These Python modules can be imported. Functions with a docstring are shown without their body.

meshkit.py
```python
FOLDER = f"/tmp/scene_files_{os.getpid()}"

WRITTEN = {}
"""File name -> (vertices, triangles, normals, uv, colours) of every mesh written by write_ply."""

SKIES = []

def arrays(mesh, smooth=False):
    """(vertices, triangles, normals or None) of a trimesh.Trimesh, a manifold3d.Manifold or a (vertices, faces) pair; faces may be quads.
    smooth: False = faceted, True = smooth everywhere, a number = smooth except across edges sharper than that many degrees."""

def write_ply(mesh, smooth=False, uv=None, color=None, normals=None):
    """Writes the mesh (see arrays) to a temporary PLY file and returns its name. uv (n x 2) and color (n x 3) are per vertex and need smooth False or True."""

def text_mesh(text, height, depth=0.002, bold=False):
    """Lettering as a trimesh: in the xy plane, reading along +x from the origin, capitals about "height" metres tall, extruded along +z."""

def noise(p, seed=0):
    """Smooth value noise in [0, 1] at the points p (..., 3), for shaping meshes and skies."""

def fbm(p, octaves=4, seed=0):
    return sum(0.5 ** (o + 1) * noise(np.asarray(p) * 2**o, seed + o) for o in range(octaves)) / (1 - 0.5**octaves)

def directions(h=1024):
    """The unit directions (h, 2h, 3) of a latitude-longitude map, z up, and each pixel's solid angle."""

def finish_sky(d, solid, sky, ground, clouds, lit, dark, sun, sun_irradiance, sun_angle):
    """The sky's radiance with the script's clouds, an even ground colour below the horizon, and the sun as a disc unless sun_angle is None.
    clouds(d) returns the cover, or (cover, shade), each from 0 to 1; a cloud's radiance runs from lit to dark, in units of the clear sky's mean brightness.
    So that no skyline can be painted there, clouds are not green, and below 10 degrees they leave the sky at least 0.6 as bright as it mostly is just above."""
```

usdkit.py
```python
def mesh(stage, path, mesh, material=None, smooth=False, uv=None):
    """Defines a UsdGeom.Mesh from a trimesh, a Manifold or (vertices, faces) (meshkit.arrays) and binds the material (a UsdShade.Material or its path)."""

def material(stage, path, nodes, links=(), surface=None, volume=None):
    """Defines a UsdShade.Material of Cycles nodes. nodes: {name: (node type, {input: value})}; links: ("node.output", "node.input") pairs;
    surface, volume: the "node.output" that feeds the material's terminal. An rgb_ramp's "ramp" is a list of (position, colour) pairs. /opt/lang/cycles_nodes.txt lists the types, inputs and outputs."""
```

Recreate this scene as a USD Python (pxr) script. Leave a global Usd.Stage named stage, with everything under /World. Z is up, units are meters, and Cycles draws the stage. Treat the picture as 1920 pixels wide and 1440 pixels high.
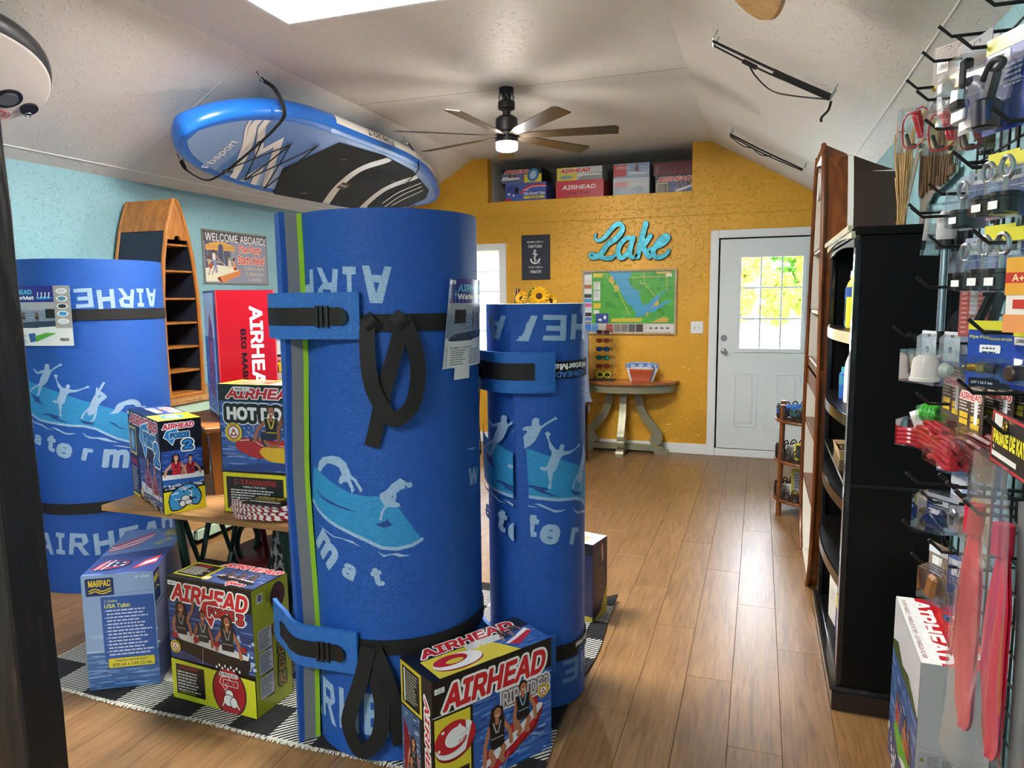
import math, random
import numpy as np, trimesh, meshkit, usdkit
from pxr import Usd, UsdGeom, UsdLux, UsdShade, Gf, Sdf, Vt
from shapely.geometry import Polygon, LineString, Point, box as sbox, MultiPolygon
from shapely import affinity
from shapely.ops import unary_union

stage = Usd.Stage.CreateInMemory()
UsdGeom.SetStageUpAxis(stage, 'Z')
UsdGeom.SetStageMetersPerUnit(stage, 1.0)
UsdGeom.Xform.Define(stage, '/World')
UsdGeom.Scope.Define(stage, '/World/Looks')
rng = np.random.default_rng(7)
random.seed(7)

# ---------------------------------------------------------------- camera, light, exposure
cam = UsdGeom.Camera.Define(stage, '/World/camera')
R_, U_, F_ = [0.94461, 0.328038, -0.01014], [-0.029519, 0.115695, 0.992846], [-0.326864, 0.937553, -0.11897]
EYE = (0.0, 0.0, 1.5601)
cam.AddTransformOp().Set(Gf.Matrix4d(*R_, 0, *U_, 0, *[-x for x in F_], 0, *EYE, 1))
cam.CreateHorizontalApertureAttr(36.0)
cam.CreateVerticalApertureAttr(27.0)
cam.CreateFocalLengthAttr(36.0 * 1329 / 1920)
cam.CreateClippingRangeAttr(Gf.Vec2f(0.05, 400))
cam.CreateExposureAttr(1.9)

sky = UsdLux.DomeLight.Define(stage, '/World/sky')
sky.CreateIntensityAttr(1.0)
sky.CreateExposureAttr(1.5)
sky.CreateColorAttr(Gf.Vec3f(0.80, 0.90, 1.0))
sun = UsdLux.DistantLight.Define(stage, '/World/sun')
sun.CreateIntensityAttr(9.0)
sun.CreateAngleAttr(0.6)
sun.CreateColorAttr(Gf.Vec3f(1.0, 0.95, 0.86))
sun.AddRotateXYZOp().Set(Gf.Vec3f(38, 0, -35))      # high sun from behind the building
PANEL = 22.0        # radiance of the flat ceiling panels
FANLIGHT = 85.0

# ---------------------------------------------------------------- helpers
def lin(c):
    if isinstance(c, str):
        c = c.lstrip('#'); c = [int(c[i:i+2], 16) / 255 for i in (0, 2, 4)]
        return tuple(x / 12.92 if x <= 0.04045 else ((x + 0.055) / 1.055) ** 2.4 for x in c)
    return tuple(c)

MATS = {}
def mat(name, color='#808080', rough=0.5, metal=0.0, **k):
    """a plain principled material; noise=(scale, amount) varies the tone, bump=(scale, distance) adds relief"""
    if name in MATS: return MATS[name]
    n = {'p': ('principled_bsdf', {'roughness': rough, 'metallic': metal, 'base_color': lin(color), **{a: b for a, b in k.items() if a not in ('noise', 'bump', 'bscale', 'nscale')}})}
    l = []
    if 'noise' in k or 'bump' in k:
        n['tc'] = ('texture_coordinate', {})
    if 'noise' in k:
        s, a = k['noise']; c = lin(color)
        n['mp'] = ('mapping', {'scale': k.get('nscale', (1, 1, 1))})
        n['nz'] = ('noise_texture', {'scale': s, 'detail': 4.0, 'roughness': 0.6})
        n['rp'] = ('rgb_ramp', {'ramp': [(0.25, tuple(x * (1 - a) for x in c)), (0.75, tuple(min(1, x * (1 + a)) for x in c))]})
        l += [('tc.object', 'mp.vector'), ('mp.vector', 'nz.vector'), ('nz.fac', 'rp.fac'), ('rp.color', 'p.base_color')]
    if 'bump' in k:
        s, d = k['bump']
        n['mb'] = ('mapping', {'scale': k.get('bscale', (1, 1, 1))})
        n['nb'] = ('noise_texture', {'scale': s, 'detail': 3.0})
        n['bp'] = ('bump', {'strength': 1.0, 'distance': d})
        l += [('tc.object', 'mb.vector'), ('mb.vector', 'nb.vector'), ('nb.fac', 'bp.height'), ('bp.normal', 'p.normal')]
    MATS[name] = usdkit.material(stage, '/World/Looks/' + name, n, l, surface='p.BSDF')
    return MATS[name]

def node_mat(name, nodes, links, surface='p.BSDF'):
    if name not in MATS:
        MATS[name] = usdkit.material(stage, '/World/Looks/' + name, nodes, links, surface=surface)
    return MATS[name]

def emit_mat(name, color, strength):
    return node_mat(name, {'e': ('emission', {'color': lin(color), 'strength': strength})}, [], 'e.emission')

def clear_mat(name, tint=(1, 1, 1), rough=0.05, amount=0.12, body=None, gain=0.45):
    """thin clear plastic or glass: see-through with a glossy skin; body = (colour, share) adds a milky share"""
    n = {'t': ('transparent_bsdf', {'color': tint}), 'g': ('glossy_bsdf', {'color': (1, 1, 1), 'roughness': rough}),
         'f': ('fresnel', {'IOR': 1.5}), 'a': ('math', {'math_type': 'multiply_add', 'value2': gain, 'value3': amount, 'use_clamp': True}),
         'm': ('mix_closure', {})}
    l = [('f.fac', 'a.value1'), ('a.value', 'm.fac'), ('t.BSDF', 'm.closure1'), ('g.BSDF', 'm.closure2')]
    s = 'm.closure'
    if body:
        n['d'] = ('diffuse_bsdf', {'color': lin(body[0])}); n['m2'] = ('mix_closure', {'fac': body[1]})
        l += [('m.closure', 'm2.closure1'), ('d.BSDF', 'm2.closure2')]; s = 'm2.closure'
    return node_mat(name, n, l, s)

_count = {}
def path_for(parent, name):
    base = parent.GetPath().pathString if parent is not None else '/World'
    k = (base, name); i = _count.get(k, 0); _count[k] = i + 1
    return f'{base}/{name}' + (f'_{i:03d}' if i else '')

def keys(p, label=None, cat=None, group=None, kind=None):
    for a, b in (('label', label), ('category', cat), ('group', group), ('kind', kind)):
        if b: p.SetCustomDataByKey(a, b)
    return p

def thing(name, label, cat, loc=(0, 0, 0), rotz=0.0, group=None, rot=None, scale=None):
    x = UsdGeom.Xform.Define(stage, path_for(None, name))
    x.AddTranslateOp().Set(Gf.Vec3d(*map(float, loc)))
    if rot is not None: x.AddRotateXYZOp().Set(Gf.Vec3f(*map(float, rot)))
    else: x.AddRotateZOp().Set(float(rotz))
    if scale is not None: x.AddScaleOp().Set(Gf.Vec3f(*([scale] * 3 if np.ndim(scale) == 0 else map(float, scale))))
    return keys(x.GetPrim(), label, cat, group)

def struct(name, parent=None):
    x = UsdGeom.Xform.Define(stage, path_for(parent, name))
    return keys(x.GetPrim(), kind='structure' if parent is None else None)

def compact(v, f, *more):
    v, f = np.asarray(v), np.asarray(f); used = np.unique(f); m = np.full(len(v), -1); m[used] = np.arange(len(used))
    return (v[used], m[f], *[None if k is None else np.asarray(k)[used] for k in more])
def put(name, mesh, material, parent=None, smooth=30, label=None, uv=None, **kk):
    if isinstance(mesh, tuple): *mesh, uv = compact(*mesh, uv); mesh = tuple(mesh)
    m = usdkit.mesh(stage, path_for(parent, name), mesh, material, smooth=smooth if uv is None else True, uv=uv)
    return keys(m.GetPrim(), label, **kk)

def dup(src, loc, rotz=0.0, label=None, group=None, rot=None, scale=None):
    d = src.GetCustomData()
    r = thing(src.GetName().rstrip('0123456789').rstrip('_'), label or d['label'], d['category'], loc, rotz, group or d.get('group'), rot, scale)
    r.GetReferences().AddInternalReference(src.GetPath()); r.SetInstanceable(True)
    return r

cat_ = trimesh.util.concatenate
def rotm(rx=0, ry=0, rz=0):
    return trimesh.transformations.euler_matrix(math.radians(rx), math.radians(ry), math.radians(rz), 'sxyz')
def moved(m, loc=(0, 0, 0), rx=0, ry=0, rz=0):
    m = m.copy(); m.apply_transform(rotm(rx, ry, rz)); m.apply_translation(loc); return m
_cb = {}
def cbox(sx, sy, sz, c=0.002, loc=(0, 0, 0), rx=0, ry=0, rz=0):
    """a box centred on loc with chamfered edges"""
    c = min(c, sx * .45, sy * .45, sz * .45); k = (round(sx, 5), round(sy, 5), round(sz, 5), round(c, 5))
    if k not in _cb:
        p = []
        for i in (-1, 1):
            for j in (-1, 1):
                for l in (-1, 1):
                    a = np.array([i * sx / 2, j * sy / 2, l * sz / 2]); s = np.array([i, j, l]) * c
                    for q in range(3):
                        b = a - s; b[q] = a[q]; p.append(b)
        _cb[k] = trimesh.convex.convex_hull(np.array(p))
    return moved(_cb[k], loc, rx, ry, rz)
def bx(x0, x1, y0, y1, z0, z1, c=0.002):
    return cbox(x1 - x0, y1 - y0, z1 - z0, c, ((x0 + x1) / 2, (y0 + y1) / 2, (z0 + z1) / 2))
def tube(pts, r, n=8, closed=False):
    """round tube along points; r a number or one per point"""
    P = np.asarray(pts, float); r = np.broadcast_to(np.asarray(r, float), (len(P),))
    t = np.gradient(P, axis=0) if not closed else np.roll(P, -1, 0) - np.roll(P, 1, 0)
    t /= np.maximum(np.linalg.norm(t, axis=1, keepdims=True), 1e-9)
    u = np.cross(t[0], [0, 0, 1.0]); u = np.cross(t[0], [1.0, 0, 0]) if np.linalg.norm(u) < .1 else u
    V = []
    for i in range(len(P)):
        u = u - t[i] * (u @ t[i]); u /= max(np.linalg.norm(u), 1e-9); w = np.cross(t[i], u)
        a = np.linspace(0, 2 * np.pi, n, endpoint=False)
        V.append(P[i] + r[i] * (np.cos(a)[:, None] * u + np.sin(a)[:, None] * w))
    V = np.array(V).reshape(-1, 3); F = []
    m = len(P)
    for i in range(m if closed else m - 1):
        for k in range(n):
            a, b, c, d = i * n + k, i * n + (k + 1) % n, ((i + 1) % m) * n + (k + 1) % n, ((i + 1) % m) * n + k
            F += [(a, b, c), (a, c, d)]
    if not closed:
        V = np.vstack([V, P[:1], P[-1:]]); e = len(V) - 2
        for k in range(n):
            F += [(e, (k + 1) % n, k), (e + 1, (m - 1) * n + k, (m - 1) * n + (k + 1) % n)]
    return trimesh.Trimesh(V, F, process=False)
def spline(pts, n=8):
    """Catmull-Rom through the points"""
    P = np.asarray(pts, float); Q = np.vstack([2 * P[0] - P[1], P, 2 * P[-1] - P[-2]]); out = []
    for i in range(1, len(Q) - 2):
        for t in np.linspace(0, 1, n, endpoint=False):
            a, b, c, d = Q[i - 1], Q[i], Q[i + 1], Q[i + 2]
            out.append(.5 * (2 * b + (c - a) * t + (2 * a - 5 * b + 4 * c - d) * t ** 2 + (3 * b - a - 3 * c + d) * t ** 3))
    return np.array(out + [P[-1]])
def lathe(prof, n=24, loc=(0, 0, 0)):
    m = trimesh.creation.revolve(np.asarray(prof, float), sections=n); m.apply_translation(loc); return m
def cyl(r, h, loc=(0, 0, 0), n=20, rx=0, ry=0, rz=0, c=0.0):
    """cylinder from z=0 to h, then rotated and moved"""
    p = [(0, 0), (r - c, 0), (r, c), (r, h - c), (r - c, h), (0, h)] if c else [(0, 0), (r, 0), (r, h), (0, h)]
    return moved(lathe(p, n), loc, rx, ry, rz)
def extrude(poly, h):
    gs = getattr(poly, 'geoms', [poly])
    return cat_([trimesh.creation.extrude_polygon(g, h, engine='earcut') for g in gs if g.area > 1e-9])
def axes(m, o, u, v, n):
    """places a mesh drawn in xy(z) into the frame o, u, v, n"""
    m = m.copy(); T = np.eye(4); T[:3, 0], T[:3, 1], T[:3, 2], T[:3, 3] = u, v, n, o
    m.apply_transform(T)
    if np.linalg.det(T[:3, :3]) < 0: m.invert()
    return m
def ribbon(pts, nrm, w, th=0.002):
    """flat webbing along pts; nrm: surface normal at each point; the width lies across path and normal"""
    P, N = np.asarray(pts, float), np.asarray(nrm, float)
    t = np.gradient(P, axis=0); t /= np.linalg.norm(t, axis=1, keepdims=True)
    s = np.cross(t, N); s /= np.linalg.norm(s, axis=1, keepdims=True); N = np.cross(s, t)
    V = np.stack([P - s * w / 2 - N * th / 2, P + s * w / 2 - N * th / 2, P + s * w / 2 + N * th / 2, P - s * w / 2 + N * th / 2], 1).reshape(-1, 3)
    F = []
    for i in range(len(P) - 1):
        for k in range(4):
            a, b = i * 4 + k, i * 4 + (k + 1) % 4
            F += [(a, b, b + 4), (a, b + 4, a + 4)]
    e = (len(P) - 1) * 4
    F += [(0, 2, 1), (0, 3, 2), (e, e + 1, e + 2), (e, e + 2, e + 3)]
    return trimesh.Trimesh(V, F, process=False)

# ---------------------------------------------------------------- flat print: coloured shapes on a face
node_mat('print_gloss', {'a': ('attribute', {'attribute': 'ink'}), 'p': ('principled_bsdf', {'roughness': 0.32, 'coat_weight': 0.15, 'coat_roughness': 0.2})}, [('a.color', 'p.base_color')])
node_mat('print_matt', {'a': ('attribute', {'attribute': 'ink'}), 'p': ('principled_bsdf', {'roughness': 0.6})}, [('a.color', 'p.base_color')])
_tx = {}
def text_poly(s, bold=False):
    """capitals 1 high, starting at x=0"""
    k = (s, bold)
    if k not in _tx:
        m = meshkit.text_mesh(s, 1.0, 0.01, bold)
        v, f = np.asarray(m.vertices), np.asarray(m.faces)
        top = (v[f][:, :, 2] > 0.005).all(1)
        g = unary_union([Polygon(t) for t in v[f[top]][:, :, :2]]).buffer(0)
        _tx[k] = affinity.translate(g, -g.bounds[0], 0)
    return _tx[k]

class Print:
    def __init__(s): s.l = []
    def add(s, g, c):
        if not g.is_valid: g = g.buffer(0)
        if not g.is_empty: s.l.append((g, lin(c)))
        return s
    def rect(s, x0, y0, x1, y1, c, r=0): return s.add(sbox(x0 + r, y0 + r, x1 - r, y1 - r).buffer(r, 3) if r else sbox(x0, y0, x1, y1), c)
    def poly(s, p, c): return s.add(Polygon(p), c)
    def line(s, p, w, c): return s.add(LineString(p).buffer(w / 2, 3), c)
    def ell(s, x, y, rx, ry, c, rot=0): return s.add(affinity.rotate(affinity.scale(Point(0, 0).buffer(1, 8), rx, ry), rot) if not (x or y) else affinity.translate(affinity.rotate(affinity.scale(Point(0, 0).buffer(1, 8), rx, ry), rot, origin=(0, 0)), x, y), c)
    def text(s, t, x0, y0, x1, y1, c, bold=True, shear=0, fat=0, line=None, rot=0):
        """text stretched into the rectangle; line = [(width, colour), ...] outlines, widest first"""
        g = text_poly(t, bold)
        if fat: g = g.buffer(fat)
        if shear: g = affinity.affine_transform(g, [1, shear, 0, 1, 0, 0])
        a, b, cc, d = g.bounds
        g = affinity.affine_transform(g, [(x1 - x0) / (cc - a), 0, 0, (y1 - y0) / (d - b), x0 - a * (x1 - x0) / (cc - a), y0 - b * (y1 - y0) / (d - b)])
        if rot: g = affinity.rotate(g, rot, origin=((x0 + x1) / 2, (y0 + y1) / 2))
        for w, lc in line or []: s.add(g.buffer(w, 2), lc)
        return s.add(g, c)
    def lines_text(s, x0, x1, y1, n, pitch, c, seed=1, h=None):
        """n rows of small print too small to read"""
        r = random.Random(seed); h = h or pitch * .5
        for i in range(n):
            x, y = x0, y1 - i * pitch; e = x0 + (x1 - x0) * r.uniform(.7, 1)
            row = []
            while x < e:
                w = min(r.uniform(1.2, 4) * h, e - x); row.append(sbox(x, y - h, x + w, y)); x += w + h * .55
            s.add(unary_union(row), c)
        return s
    def water(s, x0, y0, x1, y1, base, hi, lo, n=40, seed=3, L=.12):
        r = random.Random(seed); s.rect(x0, y0, x1, y1, base); W = x1 - x0
        clip = sbox(x0, y0, x1, y1)
        for c in (lo, hi):
            g = [affinity.translate(affinity.scale(Point(0, 0).buffer(1, 4), W * r.uniform(.02, L), (y1 - y0) * r.uniform(.006, .016)), r.uniform(x0, x1), r.uniform(y0, y1)) for _ in range(n)]
            s.add(unary_union(g).intersection(clip), c)
        return s
    def arrays(s, fn, step=3e-5, cut=None):
        V, F, K, n = [], [], [], 0
        for i, (g, c) in enumerate(s.l):
            for q in getattr(g, 'geoms', [g]):
                if q.geom_type != 'Polygon' or q.area < 1e-9: continue
                if cut:
                    a, _, b, _ = q.bounds
                    qs = [q.intersection(sbox(k * cut, -9, (k + 1) * cut, 9)) for k in range(int(math.floor(a / cut)), int(math.floor(b / cut)) + 1)]
                    qs = [z for y in qs for z in getattr(y, 'geoms', [y]) if z.geom_type == 'Polygon' and z.area > 1e-10]
                else: qs = [q]
                for z in qs:
                    if z.area < 1e-9: continue
                    v, f = trimesh.creation.triangulate_polygon(z, engine='earcut')
                    v = np.asarray(v).reshape(-1, np.shape(v)[-1])[:, :2]
                    if len(f) == 0: continue
                    V.append(fn(v[:, 0], v[:, 1], 0.0003 + i * step)); F.append(np.asarray(f) + n); n += len(v)
                    K.append(np.tile(c, (len(v), 1)))
        return np.vstack(V), np.vstack(F), np.vstack(K)
    def build(s, name, parent, fn, material='print_gloss', cut=None, step=3e-5, label=None):
        v, f, k = compact(*s.arrays(fn, step, cut))
        m = usdkit.mesh(stage, path_for(parent, name), (v, f), MATS[material], smooth=False)
        UsdGeom.PrimvarsAPI(m).CreatePrimvar('ink', Sdf.ValueTypeNames.Color3fArray, 'vertex').Set(Vt.Vec3fArray.FromNumpy(k.astype(np.float32)))
        return keys(m.GetPrim(), label)
def flat(o, u, v):
    o, u, v = (np.asarray(a, float) for a in (o, u, v)); n = np.cross(u, v)
    return lambda x, y, d: o + np.outer(x, u) + np.outer(y, v) + n * d
# ---------------------------------------------------------------- the room
XL, XR, YF, YN = -4.04, 0.66, 7.18, -2.6
ZE, ZC, CL, CR = 2.38, 3.03, -2.92, -0.49

def osb(name, color, rough, metal=0.0, dist=0.004, tone=0.12, spark=0.0, scale=1.0):
    """painted strand board: flakes at all angles under the paint"""
    n = {'tc': ('texture_coordinate', {}), 'p': ('principled_bsdf', {'roughness': rough, 'metallic': metal}), 'bp': ('bump', {'strength': 1.0, 'distance': dist}),
         'big': ('noise_texture', {'scale': 1.1, 'detail': 3.0}), 'fine': ('noise_texture', {'scale': 60.0 * scale, 'detail': 2.0})}
    l = [('tc.object', 'big.vector'), ('tc.object', 'fine.vector')]
    prev = None
    for i, (sc, a, w_) in enumerate([(21.0, 46.0, 300.0), (30.0, 60.0, 360.0), (15.0, 34.0, 240.0)]):
        n[f'v{i}'] = ('voronoi_texture', {'scale': sc * scale}); n[f's{i}'] = ('vector_math', {'math_type': 'subtract'}); n[f'k{i}'] = ('vector_math', {'math_type': 'scale', 'scale': 12.0})
        n[f'r{i}'] = ('vector_rotate', {'rotate_type': 'euler_xyz'}); n[f'z{i}'] = ('vector_math', {'math_type': 'multiply', 'vector2': (a * scale, w_ * scale, 60.0 * scale)}); n[f'l{i}'] = ('vector_math', {'math_type': 'length'})
        n[f'g{i}'] = ('map_range', {'from_min': .35, 'from_max': 1.0, 'to_min': 1.0, 'to_max': 0.0, 'clamp': True})
        l += [('ds.vector', f'v{i}.vector'), ('ds.vector', f's{i}.vector1'), (f'v{i}.position', f's{i}.vector2'), (f'v{i}.color', f'k{i}.vector1'), (f's{i}.vector', f'r{i}.vector'), (f'k{i}.vector', f'r{i}.rotation'),
              (f'r{i}.vector', f'z{i}.vector1'), (f'z{i}.vector', f'l{i}.vector1'), (f'l{i}.value', f'g{i}.value')]
        if prev:
            n[f'x{i}'] = ('math', {'math_type': 'maximum'}); l += [(prev, f'x{i}.value1'), (f'g{i}.result', f'x{i}.value2')]; prev = f'x{i}.value'
        else: prev = f'g{i}.result'
    n['ds'] = ('vector_math', {'math_type': 'multiply_add', 'vector2': (.012, .012, .012)}); n['wb'] = ('noise_texture', {'scale': 9.0, 'detail': 2.0})
    l += [('tc.object', 'wb.vector'), ('wb.color', 'ds.vector1'), ('tc.object', 'ds.vector3')]
    c = lin(color)
    n['h'] = ('math', {'math_type': 'multiply_add', 'value2': .25})
    l += [('fine.fac', 'h.value1'), (prev, 'h.value3'), ('h.value', 'bp.height'), ('bp.normal', 'p.normal')]
    n['rp'] = ('rgb_ramp', {'ramp': [(.3, tuple(x * (1 - tone) for x in c)), (.7, tuple(x * (1 + tone) for x in c))]})
    l += [('big.fac', 'rp.fac')]
    if spark:
        n['mx'] = ('mix', {'color2': tuple(min(1, x * 2.0 + .05) for x in c)}); n['sf'] = ('math', {'math_type': 'multiply', 'value2': spark})
        l += [(prev, 'sf.value1'), ('sf.value', 'mx.fac'), ('rp.color', 'mx.color1'), ('mx.color', 'p.base_color')]
    else: l += [('rp.color', 'p.base_color')]
    return node_mat(name, n, l)
GOLD = osb('gold_paint', '#e0a62e', .42, .12, .0035, .12, .40, .8)
BLUE = osb('pale_blue_paint', '#86b2bc', .55, 0, .0022, .05)
WHITE_OSB = osb('ceiling_paint', '#dcd8d2', .6, 0, .0020, .03)
TRIM = mat('white_trim_paint', '#e9ecee', .35)
CAULK = mat('caulk', '#f4f2ee', .5)

# floor: wood-look planks running towards the gold wall
floor = struct('floor')
put('subfloor', bx(XL - .1, XR + .1, YN - .1, YF + .3, -.12, -.006, .0), mat('subfloor_dark', '#2b1f16', .8), floor, smooth=False)
def plank_mat(i, a, b):
    return node_mat(f'plank_vinyl_{i}', {
        'tc': ('texture_coordinate', {}), 'oi': ('object_info', {}), 'of': ('combine_xyz', {}), 'sc': ('math', {'math_type': 'multiply', 'value2': 37.0}),
        'ad': ('vector_math', {'math_type': 'add'}), 'mp': ('mapping', {'scale': (26, 2.2, 1)}), 'n1': ('noise_texture', {'scale': 1.0, 'detail': 5.0, 'roughness': .62, 'distortion': 1.6}),
        'mp2': ('mapping', {'scale': (120, 5, 1)}), 'n2': ('noise_texture', {'scale': 1.0, 'detail': 3.0}),
        'rp': ('rgb_ramp', {'ramp': [(.28, lin(a)), (.5, tuple((x + y) / 2 for x, y in zip(lin(a), lin(b)))), (.72, lin(b))]}),
        'rp2': ('rgb_ramp', {'ramp': [(.3, (.72, .70, .68)), (.6, (1, 1, 1))]}), 'mu': ('mix', {'mix_type': 'multiply', 'fac': .75}),
        'bp': ('bump', {'strength': .5, 'distance': .0006}), 'p': ('principled_bsdf', {'roughness': .36, 'specular_ior_level': .5})},
        [('oi.random', 'sc.value1'), ('sc.value', 'of.x'), ('sc.value', 'of.y'), ('tc.object', 'ad.vector1'), ('of.vector', 'ad.vector2'), ('ad.vector', 'mp.vector'), ('mp.vector', 'n1.vector'),
         ('ad.vector', 'mp2.vector'), ('mp2.vector', 'n2.vector'), ('n1.fac', 'rp.fac'), ('n2.fac', 'rp2.fac'), ('rp.color', 'mu.color1'), ('rp2.color', 'mu.color2'), ('mu.color', 'p.base_color'),
         ('n2.fac', 'bp.height'), ('bp.normal', 'p.normal')])
PL = [plank_mat(0, '#70502f', '#9c764b'), plank_mat(1, '#6d4d2d', '#987248'), plank_mat(2, '#745433', '#a17b50')]
W = .1808
for i in range(26):
    x0 = XL + i * W; y = YN - (i * .437) % 1.22
    while y < YF:
        a, b = max(y, YN), min(y + 1.22, YF)
        if b - a > .05:
            vis = b > 1.0
            if vis: put('plank', bx(x0 + .0006, x0 + W - .0006, a + .0006, b - .0006, -.006, 0, .0009), PL[(i * 7 + int(y * 3)) % 3], floor, smooth=False)
        y += 1.22
put('plank_field', bx(XL, XR, YN, 1.0, -.006, -.0005, 0), PL[1], floor, smooth=False, kind='stuff')

# walls
w = struct('wall_left'); put('panel', bx(XL - .12, XL, YN, YF + .12, -.1, ZE, 0), BLUE, w, smooth=False)
w = struct('wall_right'); put('panel', bx(XR, XR + .12, YN, YF + .12, -.1, ZE + .004, 0), BLUE, w, smooth=False)
w = struct('wall_near')
put('panel', axes(extrude(Polygon([(XL, -.1), (XR, -.1), (XR, ZE), (CR, ZC), (CL, ZC), (XL, ZE)]), .12), (0, YN, 0), (1, 0, 0), (0, 0, 1), (0, -1, 0)), BLUE, w, smooth=False)
NX0, NX1, NZ = -2.752, -.65, 2.577
gable = Polygon([(XL, -.1), (XR, -.1), (XR, ZE), (CR, ZC), (CL, ZC), (XL, ZE)])
holes = [sbox(NX0, NZ, NX1, 3.2), sbox(-.392, -.2, .566, 2.125), sbox(-3.42, .86, -2.625, 2.075)]
w = struct('wall_far')
put('panel', axes(extrude(gable.difference(unary_union(holes)), .12), (0, YF, 0), (1, 0, 0), (0, 0, 1), (0, 1, 0)), GOLD, w, smooth=False)
put('batten', bx(XL, XR, YF - .010, YF + .001, 2.345, 2.43, .002), GOLD, w, smooth=False)
for x in (NX0, NX1, -1.70):
    put('joint_batten', bx(x - .004, x + .004, YF - .003, YF + .001, 2.43, NZ - .002 if x != -1.70 else 2.44, .001), GOLD, w, smooth=False)
put('joint_batten', bx(-.482, -.476, YF - .003, YF + .001, .1, 2.345, .001), GOLD, w, smooth=False)
nd = .85
put('niche_floor', bx(NX0 - .02, NX1 + .02, YF + .12, YF + nd, NZ - .05, NZ, 0), WHITE_OSB, w, smooth=False)
put('niche_back', bx(NX0 - .02, NX1 + .02, YF + nd, YF + nd + .04, NZ - .05, ZC + .05, 0), mat('niche_grey', '#6f6a66', .8), w, smooth=False)
for x in (NX0, NX1):
    s = -1 if x == NX0 else 1
    put('niche_side', bx(min(x, x + s * .04), max(x, x + s * .04), YF + .12, YF + nd, NZ - .05, ZC + .05, 0), WHITE_OSB, w, smooth=False)

# ceiling: flat middle, two slopes
c = struct('ceiling')
def sheet(x0, z0, x1, z1, y0, y1, t=.05):
    v = [(x, y, z + k) for k in (0, t) for y in (y0, y1) for x, z in ((x0, z0), (x1, z1))]
    return trimesh.convex.convex_hull(np.array(v, float))
put('flat_panel', sheet(CL, ZC, CR, ZC, YN, YF + .9), WHITE_OSB, c, smooth=False)
put('slope_panel', sheet(XL - .03, ZE - .583 * .03, CL, ZC, YN, YF + .1), WHITE_OSB, c, smooth=False)
put('slope_panel', sheet(CR, ZC, XR + .03, ZE - .56 * .03, YN, YF + .1), WHITE_OSB, c, smooth=False)
def on_slope_l(x): return ZC + (x - CL) * (ZC - ZE) / (CL - XL)
def on_slope_r(x): return ZC - (x - CR) * (ZC - ZE) / (XR - CR)
put('caulk_joint', tube([(-3.95, YN, on_slope_l(-3.95) + .001), (-3.95, YF, on_slope_l(-3.95) + .001)], .005, 6), CAULK, c)
put('caulk_joint', tube([(.546, YN, on_slope_r(.546) + .001), (.546, YF, on_slope_r(.546) + .001)], .0035, 6), CAULK, c)
for y in (2.45, 4.89):
    put('sheet_joint', bx(CL + .01, CR - .01, y - .002, y + .002, ZC - .0015, ZC + .01, .0005), mat('joint_grey', '#a8a29b', .7), c, smooth=False)
    a, b = (XL + .02, ZE + .02 * .58), (CL - .01, ZC - .0058)
    put('sheet_joint', moved(tube([(a[0], y - 1.2, a[1]), (b[0], y - 1.2, b[1])], .0025, 5)), WHITE_OSB, c)

# baseboards
for nm, m in (('baseboard_far', [bx(XL, -.462, YF - .014, YF + .001, 0, .105, .004)]),
              ('baseboard_left', [bx(XL - .001, XL + .014, YN, YF, 0, .105, .004)]), ('baseboard_right', [bx(XR - .014, XR + .001, YN, YF, 0, .105, .004)])):
    b = struct(nm); put('board', m[0], TRIM, b, smooth=False)

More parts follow.
